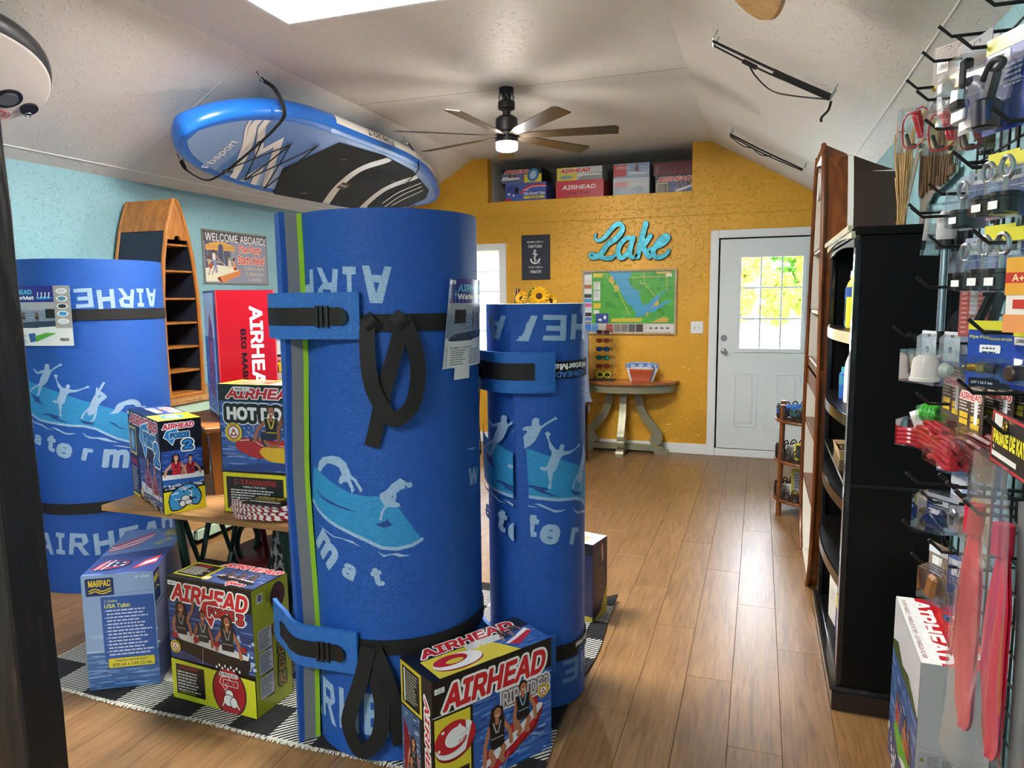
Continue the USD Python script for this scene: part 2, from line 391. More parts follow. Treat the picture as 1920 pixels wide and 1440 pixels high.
# door to the outside
GLASS = clear_mat('window_glass', (1, 1, 1), .02, .0, None, 1.0)
DOORP = mat('door_paint', '#dfe6e8', .38)
METAL = mat('brushed_nickel', '#b9b6b0', .28, 1.0)
BLACK = mat('black_gap', '#101010', .7)
d = struct('door_1')
put('casing', bx(-.462, -.385, YF - .024, YF + .002, 0, 2.193, .004), TRIM, d, smooth=False)
put('casing', bx(.56, .64, YF - .024, YF + .002, 0, 2.193, .004), TRIM, d, smooth=False)
put('casing', bx(-.385, .56, YF - .024, YF + .002, 2.118, 2.193, .004), TRIM, d, smooth=False)
put('threshold', bx(-.385, .56, YF - .02, YF + .12, 0, .075, .004), TRIM, d, smooth=False)
put('jamb', cat_([bx(-.392, -.380, YF, YF + .12, .07, 2.12, 0), bx(.552, .566, YF, YF + .12, .07, 2.12, 0), bx(-.39, .566, YF, YF + .12, 2.108, 2.125, 0)]), BLACK, d, smooth=False)
put('stop', cat_([bx(-.39, -.33, YF + .034, YF + .06, .07, 2.11, 0), bx(.50, .566, YF + .034, YF + .06, .07, 2.11, 0), bx(-.39, .566, YF + .034, YF + .06, 2.06, 2.125, 0), bx(-.39, .566, YF + .034, YF + .06, .0, .13, 0)]), BLACK, d, smooth=False)
lx0, lx1, lz0, lz1 = -.180, .374, 1.060, 1.935       # glazed opening
slab = sbox(-.370, .083, .546, 2.104).difference(sbox(lx0, lz0, lx1, lz1))
put('slab', axes(extrude(slab, .044), (0, YF - .012, 0), (1, 0, 0), (0, 0, 1), (0, 1, 0)), DOORP, d, smooth=False)
fr = sbox(lx0 - .03, lz0 - .03, lx1 + .03, lz1 + .03).difference(sbox(lx0 + .006, lz0 + .006, lx1 - .006, lz1 - .006))
put('glazing_frame', axes(extrude(fr, .014), (0, YF - .026, 0), (1, 0, 0), (0, 0, 1), (0, 1, 0)), DOORP, d, smooth=False)
for i in (1, 2):
    x = lx0 + (lx1 - lx0) * i / 3; z = lz0 + (lz1 - lz0) * i / 3
    put('glazing_bar', bx(x - .008, x + .008, YF - .022, YF - .004, lz0, lz1, .004), DOORP, d, smooth=False)
    put('glazing_bar', bx(lx0, lx1, YF - .0225, YF - .004, z - .008, z + .008, .004), DOORP, d, smooth=False)
for i in range(3):
    for j in range(3):
        a, b = lx0 + (lx1 - lx0) * i / 3, lz0 + (lz1 - lz0) * j / 3
        put('pane', bx(a + .004, a + (lx1 - lx0) / 3 - .004, YF + .002, YF + .006, b + .004, b + (lz1 - lz0) / 3 - .004, 0), GLASS, d, smooth=False)
for x0, x1 in ((-.215, -.005), (.17, .38)):
    z0, z1 = .30, .83
    for k, (g, dep) in enumerate(((0, .006), (.028, .004), (.045, .008))):
        a = sbox(x0 + g, z0 + g, x1 - g, z1 - g); a = a.difference(a.buffer(-.012, join_style=2)) if k < 2 else a
        put('panel_moulding', axes(extrude(a, dep), (0, YF - .012 - dep, 0), (1, 0, 0), (0, 0, 1), (0, 1, 0)), DOORP, d, smooth=False)
for z, r in ((1.165, .030), (1.038, .028)):
    kx = -.318
    put('rose', cyl(r, .010, (kx, YF - .012, z), 24, rx=90, c=.003), METAL, d)
    if r == .028: put('knob', moved(lathe([(0, 0), (.012, 0), (.012, .02), (.024, .030), (.027, .042), (.022, .054), (0, .058)], 24), (kx, YF - .02, z), rx=90), METAL, d)
    else: put('deadbolt', cyl(.018, .014, (kx, YF - .02, z), 20, rx=90, c=.004), METAL, d)

# window beside it with a white pleated blind
wn = struct('window_1')
wx0, wx1, wz0, wz1 = -3.42, -2.625, .86, 2.075
cs = sbox(wx0 - .075, wz0 - .075, wx1 + .075, wz1 + .07).difference(sbox(wx0, wz0, wx1, wz1))
put('casing', axes(extrude(cs, .024), (0, YF - .024, 0), (1, 0, 0), (0, 0, 1), (0, 1, 0)), TRIM, wn, smooth=False)
zm = (wz0 + wz1) / 2
for a, b, y in ((wz0, zm + .02, .06), (zm - .02, wz1, .085)):
    s = sbox(wx0, a, wx1, b); put('sash', axes(extrude(s.difference(s.buffer(-.035, join_style=2)), .025), (0, YF + y, 0), (1, 0, 0), (0, 0, 1), (0, 1, 0)), TRIM, wn, smooth=False)
    put('pane', bx(wx0 + .03, wx1 - .03, YF + y + .01, YF + y + .014, a + .03, b - .03, 0), GLASS, wn, smooth=False)
BLIND = node_mat('blind_fabric', {'d': ('diffuse_bsdf', {'color': (.85, .85, .84)}), 't': ('translucent_bsdf', {'color': (.9, .9, .9)}), 'm': ('mix_closure', {'fac': .55})}, [('d.BSDF', 'm.closure1'), ('t.BSDF', 'm.closure2')], 'm.closure')
bl = thing('window_blind', 'white fabric blind in stitched sections inside the window left of the sunflowers', 'blind', (0, 0, 0))
for k in range(5):
    z1 = wz1 - .01 - k * .213
    put('section', bx(wx0 + .005, wx1 - .005, YF + .030, YF + .034, z1 - .205, z1, .001), BLIND, bl, smooth=False)
    put('rail', bx(wx0 + .005, wx1 - .005, YF + .026, YF + .038, z1 - .213, z1 - .203, .002), TRIM, bl, smooth=False)

# switch and socket on the gold wall
PLAST = mat('white_plastic', '#eef0f0', .35)
s = thing('light_switch', 'white double light switch plate on the gold wall beside the door', 'light switch', (-.575, YF, 1.265))
put('plate', cbox(.118, .008, .118, .003, (0, -.004, 0)), PLAST, s)
for x in (-.023, .023): put('toggle', cbox(.010, .016, .022, .002, (x, -.013, 0), rx=25), PLAST, s)
s = thing('wall_socket', 'white wall socket low on the gold wall behind the half-round table', 'socket', (-1.675, YF, .435))
put('plate', cbox(.072, .008, .118, .003, (0, -.004, 0)), PLAST, s)
for z in (-.028, .028):
    put('outlet', cbox(.034, .006, .030, .006, (0, -.009, z)), PLAST, s)
    put('slot', cat_([cbox(.003, .004, .010, .0005, (x, -.0115, z + .002)) for x in (-.007, .007)]), BLACK, s)

# outside, seen through the door
g = struct('ground'); put('concrete', bx(-45, 45, YF + .2, 95, -.5, -.35, 0), mat('concrete', '#cfcac0', .8, noise=(.4, .06)), g, smooth=False)
put('lawn', bx(-60, 60, 58, 130, -.36, -.33, 0), mat('lawn_green', '#7d9a4a', .9, noise=(.8, .2)), g, smooth=False)
def leaf_mat(name, c):
    return node_mat(name, {'oi': ('geometry', {}), 'd': ('diffuse_bsdf', {'color': lin(c)}), 't': ('translucent_bsdf', {'color': tuple(x * 1.3 for x in lin(c))}), 'm': ('mix_closure', {'fac': .4})}, [('d.BSDF', 'm.closure1'), ('t.BSDF', 'm.closure2')], 'm.closure')
LEAF = [leaf_mat('leaf_bright', '#8fae3c'), leaf_mat('leaf_mid', '#5f8a35'), leaf_mat('leaf_blue', '#4f7f62'), leaf_mat('leaf_yellow', '#b3b04a')]
BARK = mat('bark', '#5a4a3a', .9)
def tree(lab, x, y, h, r, m, seed, n=3200, ls=.26):
    q = np.random.default_rng(seed)
    t = thing('tree', lab, 'tree', (x, y, -.35), group='trees beyond the door window')
    cl = np.column_stack([q.normal(0, r * .42, 26), q.normal(0, r * .35, 26), q.uniform(.12, .95, 26) * h])
    cr = r * q.uniform(.25, .5, 26)
    k = q.integers(0, 26, n); d_ = q.normal(size=(n, 3)); d_ /= np.linalg.norm(d_, axis=1)[:, None]
    p = cl[k] + d_ * (cr[k] * q.uniform(.75, 1, n))[:, None]; p[:, 2] = np.maximum(p[:, 2], .15)
    a = q.normal(size=(n, 3)); a /= np.linalg.norm(a, axis=1)[:, None]; b = np.cross(a, d_ + .3 * q.normal(size=(n, 3))); b /= np.linalg.norm(b, axis=1)[:, None]
    s_ = ls * q.uniform(.6, 1.3, n)[:, None]
    V = np.stack([p - a * s_, p + b * s_ * .5, p + a * s_, p - b * s_ * .5], 1).reshape(-1, 3)
    put('foliage', (V, np.arange(4 * n).reshape(-1, 4)), LEAF[m], t, smooth=False, kind='stuff')
    put('trunk', tube([(0, 0, 0), (.05 * r, 0, h * .4), (0, .05, h * .75)], [.03 * h, .022 * h, .008 * h], 8), BARK, t)
tree('bright green bushy tree at the left of the door window view', -6.2, 52, 7.5, 2.0, 1, 1)
tree('yellow-green tree in the middle of the door window view', -1.3, 51, 6.4, 1.7, 3, 2)
tree('light green broad tree at the right of the door window view', 3.4, 51, 6.6, 1.9, 0, 3)
tree('tall blue-green tree rising behind the bushy ones', -3.6, 66, 13, 2.6, 2, 4, 4200, .36)
tree('tall green tree behind, towards the right of the window', 3.2, 66, 13.5, 2.6, 1, 5, 4200, .36)
tree('low bright shrub in front of the trees', -3.3, 44, 3.0, 1.0, 0, 6, 1800, .2)
tree('second low bright shrub, farther right in front of the trees', 1.1, 44, 3.1, 1.1, 0, 7, 1800, .2)

# ---------------------------------------------------------------- ceiling lamps and fan
GLOW = emit_mat('panel_glow', '#fffaf2', PANEL)
def panel(label, x, y):
    p = thing('ceiling_light', label, 'ceiling light', (x, y, ZC), group=None)
    f = sbox(-.62, -.31, .62, .31); put('frame', axes(extrude(f.difference(f.buffer(-.022, join_style=2)), .045), (0, 0, -.045), (1, 0, 0), (0, 1, 0), (0, 0, 1)), TRIM, p, smooth=False)
    put('diffuser', cbox(1.2, .58, .012, .002, (0, 0, -.034)), GLOW, p, smooth=False)
panel('flat rectangular white light panel glowing at the top edge of the picture', -1.745, 2.985)
panel('second flat white light panel of the ceiling, behind the viewer', -1.745, -1.25)

FANM = mat('fan_black', '#1d1c1e', .42, .2)
BLADE = mat('fan_blade_bronze', '#4c443d', .22, .55)
FX, FY = -1.725, 4.89
f = thing('ceiling_fan', 'black ceiling fan with seven dark blades and a round light', 'ceiling fan', (FX, FY, 0))
put('canopy', lathe([(0, 3.03), (.052, 3.03), (.052, 2.99), (.034, 2.985), (.034, 2.93), (0, 2.93)], 24), FANM, f)
put('downrod', cat_([cyl(.060, .055, (0, 0, 2.885), 24, c=.006), cyl(.028, .06, (0, 0, 2.83), 16)]), FANM, f)
wr = [tube(spline([(.05 * math.cos(a), .05 * math.sin(a), 2.985), (.055 * math.cos(a + .3), .055 * math.sin(a + .3), 2.96), (.048 * math.cos(a + .5), .048 * math.sin(a + .5), 2.935)], 4), .0035, 5) for a in np.arange(0, 6.2, .7)]
put('wire_bundle', cat_(wr), mat('wire_grey', '#8a8580', .5), f)
put('motor', lathe([(0, 2.84), (.055, 2.838), (.076, 2.822), (.078, 2.80), (.078, 2.735), (.072, 2.725), (.072, 2.69), (.080, 2.686), (.080, 2.66), (0, 2.66)], 32), FANM, f)
put('light_bowl', lathe([(0, 2.600), (.055, 2.601), (.074, 2.610), (.077, 2.625), (.077, 2.660), (0, 2.660)], 32), emit_mat('fan_glow', '#fff6e8', FANLIGHT), f)
for k in range(7):
    a = math.radians(161 - 51.43 * k)
    o = Polygon([(.06, -.022), (.14, -.030), (.22, -.046), (.76, -.060), (.785, -.04), (.775, .06), (.22, .046), (.14, .03), (.06, .022)])
    b = extrude(o.buffer(.004, 3), .006); b.apply_transform(rotm(rx=-11)); b.apply_transform(rotm(rz=math.degrees(a))); b.apply_translation((0, 0, 2.702))
    put('blade', b, BLADE, f)
# figures and waves printed on the water mats: (arc length from the facing line, height) in metres
ART = {"p1": [[-0.1072,1.2511],[-0.0929,1.2441],[-0.0946,1.2255],[-0.0882,1.2162],[-0.0728,1.2277],[-0.0414,1.246],[-0.0341,1.2528],[-0.0243,1.2387],[-0.0353,1.2389],[-0.0687,1.2207],[-0.0866,1.2068],[-0.0959,1.1859],[-0.1111,1.1578],[-0.1285,1.1413],[-0.146,1.1317],[-0.1535,1.1151],[-0.168,1.0912],[-0.1786,1.0791],[-0.1912,1.081],[-0.1764,1.098],[-0.1673,1.1336],[-0.1789,1.1286],[-0.2226,1.1081],[-0.2337,1.0957],[-0.2432,1.1023],[-0.2209,1.12],[-0.1778,1.138],[-0.161,1.1525],[-0.1525,1.1761],[-0.1365,1.195],[-0.144,1.2019],[-0.165,1.1946],[-0.1767,1.199],[-0.1906,1.2151],[-0.2001,1.2195],[-0.1927,1.2244],[-0.1807,1.2177],[-0.1667,1.2062],[-0.1398,1.216],[-0.1233,1.2185],[-0.1195,1.2301],[-0.121,1.2418]],"p2": [[-0.0711,1.1928],[-0.0616,1.195],[-0.051,1.1856],[-0.0586,1.1763],[-0.0556,1.1576],[-0.0436,1.1387],[-0.0316,1.1221],[-0.0184,1.1218],[-0.0166,1.1335],[-0.0081,1.1426],[0.0022,1.1376],[0.0034,1.1259],[-0.0037,1.1167],[0.0108,1.1115],[0.0358,1.1105],[0.0652,1.1185],[0.0823,1.1294],[0.0943,1.1263],[0.0895,1.1172],[0.0732,1.1158],[0.0308,1.099],[-0.0032,1.0956],[-0.0172,1.0819],[-0.0257,1.0586],[-0.029,1.0445],[-0.0431,1.0354],[-0.0474,1.0119],[-0.0516,0.9884],[-0.0494,0.9718],[-0.0601,0.9696],[-0.064,0.9791],[-0.0581,0.9932],[-0.0627,1.0216],[-0.0632,1.0428],[-0.0797,1.0429],[-0.0937,1.05],[-0.0904,1.0594],[-0.069,1.0569],[-0.0601,1.078],[-0.0516,1.0967],[-0.0478,1.1154],[-0.058,1.1296],[-0.0606,1.153],[-0.0679,1.1764],[-0.0739,1.1881]],"p3": [[0.1567,1.1458],[0.1666,1.1403],[0.1597,1.1289],[0.1458,1.1062],[0.1411,1.097],[0.1566,1.0839],[0.1699,1.066],[0.1628,1.0547],[0.1412,1.0398],[0.1277,1.0219],[0.1203,1.0034],[0.1163,0.9751],[0.1086,0.9518],[0.0932,0.9363],[0.0811,0.9397],[0.094,0.9482],[0.1014,0.9667],[0.1004,0.9811],[0.0894,0.9701],[0.0792,0.9708],[0.0738,0.9807],[0.0748,0.9949],[0.0615,0.9815],[0.0521,0.9655],[0.0554,0.9534],[0.0411,0.9566],[0.0442,0.9707],[0.0559,0.989],[0.0736,1.0069],[0.0868,1.0202],[0.0945,1.0434],[0.1063,1.0664],[0.1178,1.0845],[0.1221,1.1174],[0.1302,1.1169],[0.1312,1.1025],[0.143,1.1254]],"h3": [[0.1241,1.0579],[0.1337,1.0786],[0.1433,1.0707]],"p4": [[0.1761,0.9741],[0.1959,0.9864],[0.2107,1.0138],[0.2244,1.0244],[0.2609,1.0348],[0.2846,1.0393],[0.3135,1.0333],[0.3327,1.016],[0.3441,0.9921],[0.3581,0.9951],[0.3912,0.9702],[0.4085,0.9524],[0.3896,0.9528],[0.3621,0.9746],[0.3411,0.9875],[0.3105,0.9942],[0.2968,1.0084],[0.2729,1.0089],[0.2545,1.0088],[0.235,0.9868],[0.2187,0.9741],[0.1948,0.9696]],"board": [[-0.2601,1.1726],[-0.2239,1.1506],[-0.1324,1.1295],[-0.056,1.0991],[0.0842,1.0418],[0.1639,1.009],[0.2605,0.964],[0.341,0.9178],[0.433,0.8516],[0.4733,0.7925],[0.4595,0.7434],[0.3407,0.7775],[0.2635,0.8111],[0.2028,0.8374],[0.1582,0.865],[0.107,0.8992],[0.0549,0.9177],[-0.0208,0.9261],[-0.099,0.9389],[-0.1811,0.9534],[-0.2423,0.9786],[-0.2618,1.0442],[-0.2638,1.1107]],"edge": [[-0.2596,1.1858],[-0.2628,1.106],[-0.2618,1.0442],[-0.2461,0.9807],[-0.1814,0.951],[-0.0993,0.9365],[-0.0211,0.9228],[0.0547,0.9153],[0.1068,0.8969],[0.1579,0.8612],[0.2025,0.8326],[0.2631,0.8062],[0.3403,0.7725],[0.459,0.7383]],"waves": [[[-0.2684,0.9719],[-0.2319,0.941],[-0.19,0.9339],[-0.1656,0.9279],[-0.1335,0.9075],[-0.0977,0.8995],[-0.1341,0.9018],[-0.1726,0.9204],[-0.2043,0.9274],[-0.2408,0.9356]],[[-0.1167,0.915],[-0.0915,0.9129],[-0.0639,0.8985],[-0.0419,0.8863],[-0.0157,0.8808],[0.0145,0.881],[-0.0119,0.8735],[-0.0384,0.8743],[-0.0647,0.889],[-0.0923,0.9043]],[[0.0434,0.885],[0.0594,0.8648],[0.0873,0.853],[0.12,0.8499],[0.1524,0.8415],[0.1805,0.8234],[0.216,0.8086],[0.18,0.8161],[0.1432,0.828],[0.1112,0.8421],[0.0746,0.8469],[0.0549,0.8604]],[[0.1768,0.7995],[0.2086,0.795],[0.2611,0.7778],[0.2607,0.7719],[0.2166,0.785]],[[-0.3279,1.0463],[-0.2834,1.0355],[-0.2966,1.0416]],[[-0.3442,1.0134],[-0.2998,1.0126],[-0.2806,0.9973],[-0.308,1.0047]]],"shade": [[[-0.244,1.0976],[-0.2048,1.0805],[-0.1732,1.0722],[-0.1668,1.0488],[-0.143,1.0281],[-0.1707,1.0416],[-0.2023,1.0474],[-0.2139,1.0659]],[[-0.1712,0.9847],[-0.1253,0.9883],[-0.076,0.9768],[-0.0578,0.9696],[-0.0773,0.9626],[-0.0415,0.9456],[-0.0203,0.9332],[-0.0598,0.9459],[-0.0971,0.9602],[-0.1211,0.9766]],[[0.0306,0.9548],[0.0568,0.9438],[0.0769,0.9376],[0.1008,0.9285],[0.0961,0.9194],[0.0516,0.9298]],[[0.1648,0.9319],[0.1955,0.9187],[0.2196,0.8913],[0.2544,0.879],[0.2192,0.8855],[0.1907,0.9096]]],"letters": [["W",-0.2916,0.8927,0.069,-12],["a",-0.212,0.8441,0.055,-15],["t",-0.1228,0.8267,0.087,-12],["e",-0.0546,0.7887,0.081,-14],["r",0.0561,0.7618,0.069,-15],["m",0.1908,0.7241,0.101,-10]]}
ART_C = {"p1": [[-0.3083,0.9867],[-0.2952,1.0173],[-0.2689,1.0354],[-0.2217,1.0455],[-0.1907,1.0427],[-0.1669,1.0258],[-0.1562,1.0026],[-0.1492,0.9859],[-0.131,0.9733],[-0.1106,0.9399],[-0.1199,0.9308],[-0.1249,0.9426],[-0.1423,0.9691],[-0.1535,0.9752],[-0.1399,0.9383],[-0.1499,0.9254],[-0.153,0.9407],[-0.1657,0.9639],[-0.1821,0.9606],[-0.1909,0.951],[-0.2013,0.9603],[-0.1938,0.9785],[-0.185,0.9863],[-0.1966,1.0094],[-0.2233,1.0169],[-0.2481,1.0172],[-0.2714,0.9998],[-0.2882,0.9813]],"p2": [[0.0119,0.9778],[0.0348,0.9606],[0.0466,0.963],[0.0506,0.947],[0.0308,0.9402],[0.0243,0.9442],[0.0002,0.9183],[-0.0069,0.9014],[0.0078,0.8936],[0.0092,0.8831],[-0.0075,0.8807],[-0.0306,0.8852],[-0.0445,0.8682],[-0.0521,0.8389],[-0.0605,0.8407],[-0.0547,0.8649],[-0.0405,0.8889],[-0.0532,0.9098],[-0.056,0.9271],[-0.0322,0.9404],[-0.0151,0.9604]],"h2": [[-0.0197,0.9159],[0.0295,0.9524],[0.0376,0.9396],[-0.005,0.91]],"board": [[-0.3358,0.996],[-0.2676,0.9722],[-0.2268,0.9536],[-0.1556,0.9267],[-0.1043,0.9194],[-0.0563,0.9185],[0.0025,0.8801],[0.0778,0.767],[0.0461,0.7538],[-0.0081,0.7448],[-0.0549,0.7517],[-0.1095,0.7767],[-0.1731,0.7992],[-0.2498,0.8228],[-0.3099,0.8464],[-0.3613,0.8744]],"edge": [[-0.3619,0.8707],[-0.3102,0.8427],[-0.25,0.8192],[-0.1732,0.7963],[-0.1096,0.7739],[-0.055,0.7482],[-0.0082,0.742],[0.046,0.7503],[0.0778,0.7663]],"waves": [[[-0.3222,0.7981],[-0.2748,0.7855],[-0.2323,0.7725],[-0.1911,0.7703],[-0.1546,0.766],[-0.1215,0.7461],[-0.1473,0.7562],[-0.1913,0.7668],[-0.2326,0.7671],[-0.2637,0.7771]],[[-0.069,0.7359],[-0.0457,0.7235],[-0.0086,0.729],[0.0113,0.7222],[0.0382,0.7159],[0.0044,0.7147],[-0.0222,0.7238],[-0.0493,0.7166]],[[0.2767,1.0395],[0.314,1.0357],[0.3752,1.0273],[0.3136,1.0276]]],"shade": [[[-0.3301,0.9269],[-0.285,0.8982],[-0.2258,0.887],[-0.212,0.882],[-0.1657,0.8736],[-0.1392,0.862],[-0.1863,0.8713],[-0.2462,0.8803],[-0.2919,0.8933]],[[-0.0746,0.8267],[-0.0422,0.8353],[-0.0318,0.8454],[-0.0288,0.8366],[-0.0158,0.8239],[-0.0428,0.8144]]],"letters": [["m",-0.2768,0.7163,0.091,-42],["a",-0.1733,0.6591,0.054,-22],["t",-0.072,0.6477,0.064,14],["W",0.3278,0.9324,0.06,-8]]}
# ---------------------------------------------------------------- rolled foam mats
def foam(name, color, ink=False):
    n = {'uv': ('uvmap', {'attribute': 'st'}), 'sx': ('wave_texture', {'bands_direction': 'x', 'scale': 70.0}), 'sy': ('wave_texture', {'bands_direction': 'y', 'scale': 70.0}),
         'mi': ('math', {'math_type': 'multiply'}), 'bp': ('bump', {'strength': .9, 'distance': .0012}), 'p': ('principled_bsdf', {'roughness': .48, 'specular_ior_level': .45}),
         'rp': ('rgb_ramp', {'ramp': [(.0, (.55, .55, .62)), (.45, (.92, .92, .95)), (1.0, (1.75, 1.65, 1.45))]}), 'mu': ('mix', {'mix_type': 'multiply', 'fac': 1.0})}
    l = [('uv.UV', 'sx.vector'), ('uv.UV', 'sy.vector'), ('sx.fac', 'mi.value1'), ('sy.fac', 'mi.value2'), ('mi.value', 'bp.height'), ('bp.normal', 'p.normal'),
         ('mi.value', 'rp.fac'), ('rp.color', 'mu.color2'), ('mu.color', 'p.base_color')]
    if ink: n['a'] = ('attribute', {'attribute': 'ink'}); l.append(('a.color', 'mu.color1'))
    else: n['a'] = ('color', {'value': lin(color)}); l.append(('a.color', 'mu.color1'))
    return node_mat(name, n, l)
FBLUE, FINK = foam('foam_blue', '#195fbe'), foam('foam_print', '#ffffff', True)
FTAB = foam('foam_tab_blue', '#2a78cf')
FGREY, FGREEN, FLIME = mat('foam_grey', '#7d8084', .75, bump=(240, .0006)), mat('foam_green', '#2e8a4a', .6), mat('foam_lime', '#a5d92c', .6, bump=(200, .0005))
FCREAM = mat('foam_edge_cream', '#d8dfa8', .6)
WEB = mat('black_webbing', '#0a0a0b', .7, bump=(700, .0004), bscale=(1, 1, 3))
BUCK = mat('black_buckle_plastic', '#1a1a1c', .3)

def sheet_roll(rfun, t0, t1, z0, z1, r_in_off, r_out_off, nz=22, seam=None, nt=None):
    """a curved slab following the spiral rfun(theta); seam(theta, z) -> shift in metres along the tangent and outwards"""
    nt = nt or max(24, int(abs(t1 - t0) / 4)); T = np.radians(np.linspace(t0, t1, nt + 1)); Z = np.linspace(z0, z1, nz + 1)
    S = [np.stack([np.outer((rfun(np.degrees(T)) + o), np.ones(len(Z))), ], 0)[0] for o in (r_in_off, r_out_off)]
    def pts(R):
        tt = np.repeat(T[:, None], len(Z), 1).copy(); RR = R.copy()
        if seam is not None:
            a, b = seam(np.degrees(tt), np.repeat(Z[None], len(T), 0)); tt = tt + a / RR; RR = RR + b
        return np.stack([RR * np.cos(tt), RR * np.sin(tt), np.repeat(Z[None], len(T), 0)], -1), tt
    (Pi, _), (Po, To) = pts(S[0]), pts(S[1])
    uv = np.stack([To * .5 * (rfun(t0) + rfun(t1)), np.repeat(Z[None], len(T), 0)], -1)
    nT, nZ = len(T), len(Z)
    def grid(P, Q, flip):
        a, b = P.shape[:2]; i = np.arange(a * b).reshape(a, b)
        q = np.stack([i[:-1, :-1], i[1:, :-1], i[1:, 1:], i[:-1, 1:]], -1).reshape(-1, 4)
        return P.reshape(-1, 3), (q[:, ::-1] if flip else q), Q.reshape(-1, 2)
    out = [grid(Po, uv, False), grid(Pi, uv, True)]
    for k, fl in ((0, True), (-1, False)):
        E = np.stack([Pi[k], Po[k]], 0); Q = np.stack([uv[k], uv[k] + [.02, 0]], 0); out.append(grid(E, Q, fl if t1 > t0 else not fl))
    for k, fl in ((0, False), (-1, True)):
        E = np.stack([Pi[:, k], Po[:, k]], 0); Q = np.stack([uv[:, k], uv[:, k] + [0, .02]], 0); out.append(grid(E, Q, fl))
    V, F, Q, n = [], [], [], 0
    for v, f, q in out: V.append(v); F.append(f + n); Q.append(q); n += len(v)
    return (np.vstack(V), np.vstack(F)), np.vstack(Q)

def roll_layers(t, spec, rfun, t0, t1, z1, seam=None, nz=22):
    for nm, m, a, b in spec:
        g, uv = sheet_roll(rfun, t0, t1, 0, z1, a, b, nz, seam)
        put(nm, g, m, t, uv=uv)

def cyl_map(r, th0=299.0, r_of=None):
    """print drawn as (arc length from th0 at radius r, height) onto the roll"""
    def fn(x, y, d):
        a = np.radians(th0) + x / r; rr = (r if r_of is None else r_of(np.degrees(a))) + d
        return np.stack([rr * np.cos(a), rr * np.sin(a), y], -1)
    return fn
def foam_print(P, name, t, fn, label=None):
    v, f, k = P.arrays(fn, 3e-5, .015)
    # print is laid out in arc length and height, which are the foam's own texture coordinates
    v2, _, _ = P.arrays(lambda x, y, d: np.stack([x, y, 0 * x], -1), 0, .015)
    v, f, k, v2 = compact(v, f, k, v2)
    m = usdkit.mesh(stage, path_for(t, name), (v, f), FINK, smooth=False, uv=v2[:, :2])
    UsdGeom.PrimvarsAPI(m).CreatePrimvar('ink', Sdf.ValueTypeNames.Color3fArray, 'vertex').Set(Vt.Vec3fArray.FromNumpy(k.astype(np.float32)))
    return keys(m.GetPrim(), label)
def cpts(l):
    """(theta deg, radius, z) -> points and outward normals"""
    l = np.asarray(l, float); a = np.radians(l[:, 0])
    return np.stack([l[:, 1] * np.cos(a), l[:, 1] * np.sin(a), l[:, 2]], -1), np.stack([np.cos(a), np.sin(a), 0 * a], -1)
def strap(l, w=.05, th=.003, n=6):
    p = spline(np.asarray(l, float), n); P, N = cpts(p); return ribbon(P, N, w, th)
def band(t, name, r_of, t0, t1, z, w, m=None, n=90):
    T = np.linspace(t0, t1, n); P, N = cpts(np.stack([T, r_of(T) + .004, np.full(n, z)], -1)); return put(name, ribbon(P, N, w, .004), m or WEB, t)
def tab(t, path, z0, z1, th=.014, zskew=0.0):
    """foam closing tab: path of (theta, radius)"""
    p = spline(np.asarray(path, float), 8); n = len(p); a = np.radians(p[:, 0]); zs = np.linspace(0, 1, 7)
    V, Q, F = [], [], []
    s = np.concatenate([[0], np.cumsum(np.hypot(np.diff(p[:, 1]), np.diff(a) * p[1:, 1]))])
    for o in (0, th):
        for i in range(n):
            for z in zs: V.append(((p[i, 1] + o) * math.cos(a[i]), (p[i, 1] + o) * math.sin(a[i]), z0 + (z1 - z0) * z + zskew * s[i])); Q.append((s[i], z * (z1 - z0)))
    m = len(zs); K = n * m
    for i in range(n - 1):
        for j in range(m - 1):
            b = i * m + j; F += [(K + b, K + b + m, K + b + m + 1, K + b + 1), (b, b + 1, b + m + 1, b + m)]
    V, Q = np.array(V), np.array(Q); F = np.array(F); VV, QQ, FF = [V], [Q], [F]; c = len(V)
    for idx in ([i * m for i in range(n)], [i * m + m - 1 for i in range(n)], list(range(m)), [(n - 1) * m + j for j in range(m)]):
        e = np.vstack([V[idx], V[[K + k for k in idx]]]); L = len(idx); VV.append(e); QQ.append(np.vstack([Q[idx], Q[idx]]))
        FF.append(np.array([(c + i, c + i + 1, c + L + i + 1, c + L + i) for i in range(L - 1)])); c += len(e)
    return put('closing_tab', (np.vstack(VV), np.vstack(FF)), FTAB, t, uv=np.vstack(QQ)), p, s

ICE, CYAN, SHADE = '#a9cdee', '#2ea0dc', '#164f9c'
def mat_art(P, A, du=0.0, kz=1.0, z_from=0.0, z_to=0.0, skip=()):
    f = lambda pts: [(x + du, (z - z_from) * kz + z_to) for x, z in pts]
    P.poly(f(A['board']), CYAN)
    P.line(f(A['edge']), .012, ICE)
    for s in A['shade']: P.poly(f(s), SHADE)
    for w_ in A['waves']: P.poly(f(w_), ICE)
    for k in ('p1', 'p2', 'p3', 'p4'):
        if k in A and k not in skip: P.poly(f(A[k]), ICE)
    for k, c in (('h3', CYAN), ('h2', '#1f66bd')):
        if k in A: P.poly(f(A[k]), c)
    for c, x, z, h, r in A['letters']:
        if c in skip: continue
        x, z = f([(x, z)])[0]; h *= kz; g = text_poly(c, True).buffer(.05); a, b, cc, d_ = g.bounds
        k = 1.45 if c in 'aetr' else 1.25
        g = affinity.scale(affinity.translate(g, -(a + cc) / 2, -(b + d_) / 2), h / (d_ - b) * (1.15 if c != 'm' else 1.0), h / (d_ - b), origin=(0, 0))
        P.add(affinity.translate(affinity.rotate(g, r, origin=(0, 0)), x, z), ICE)
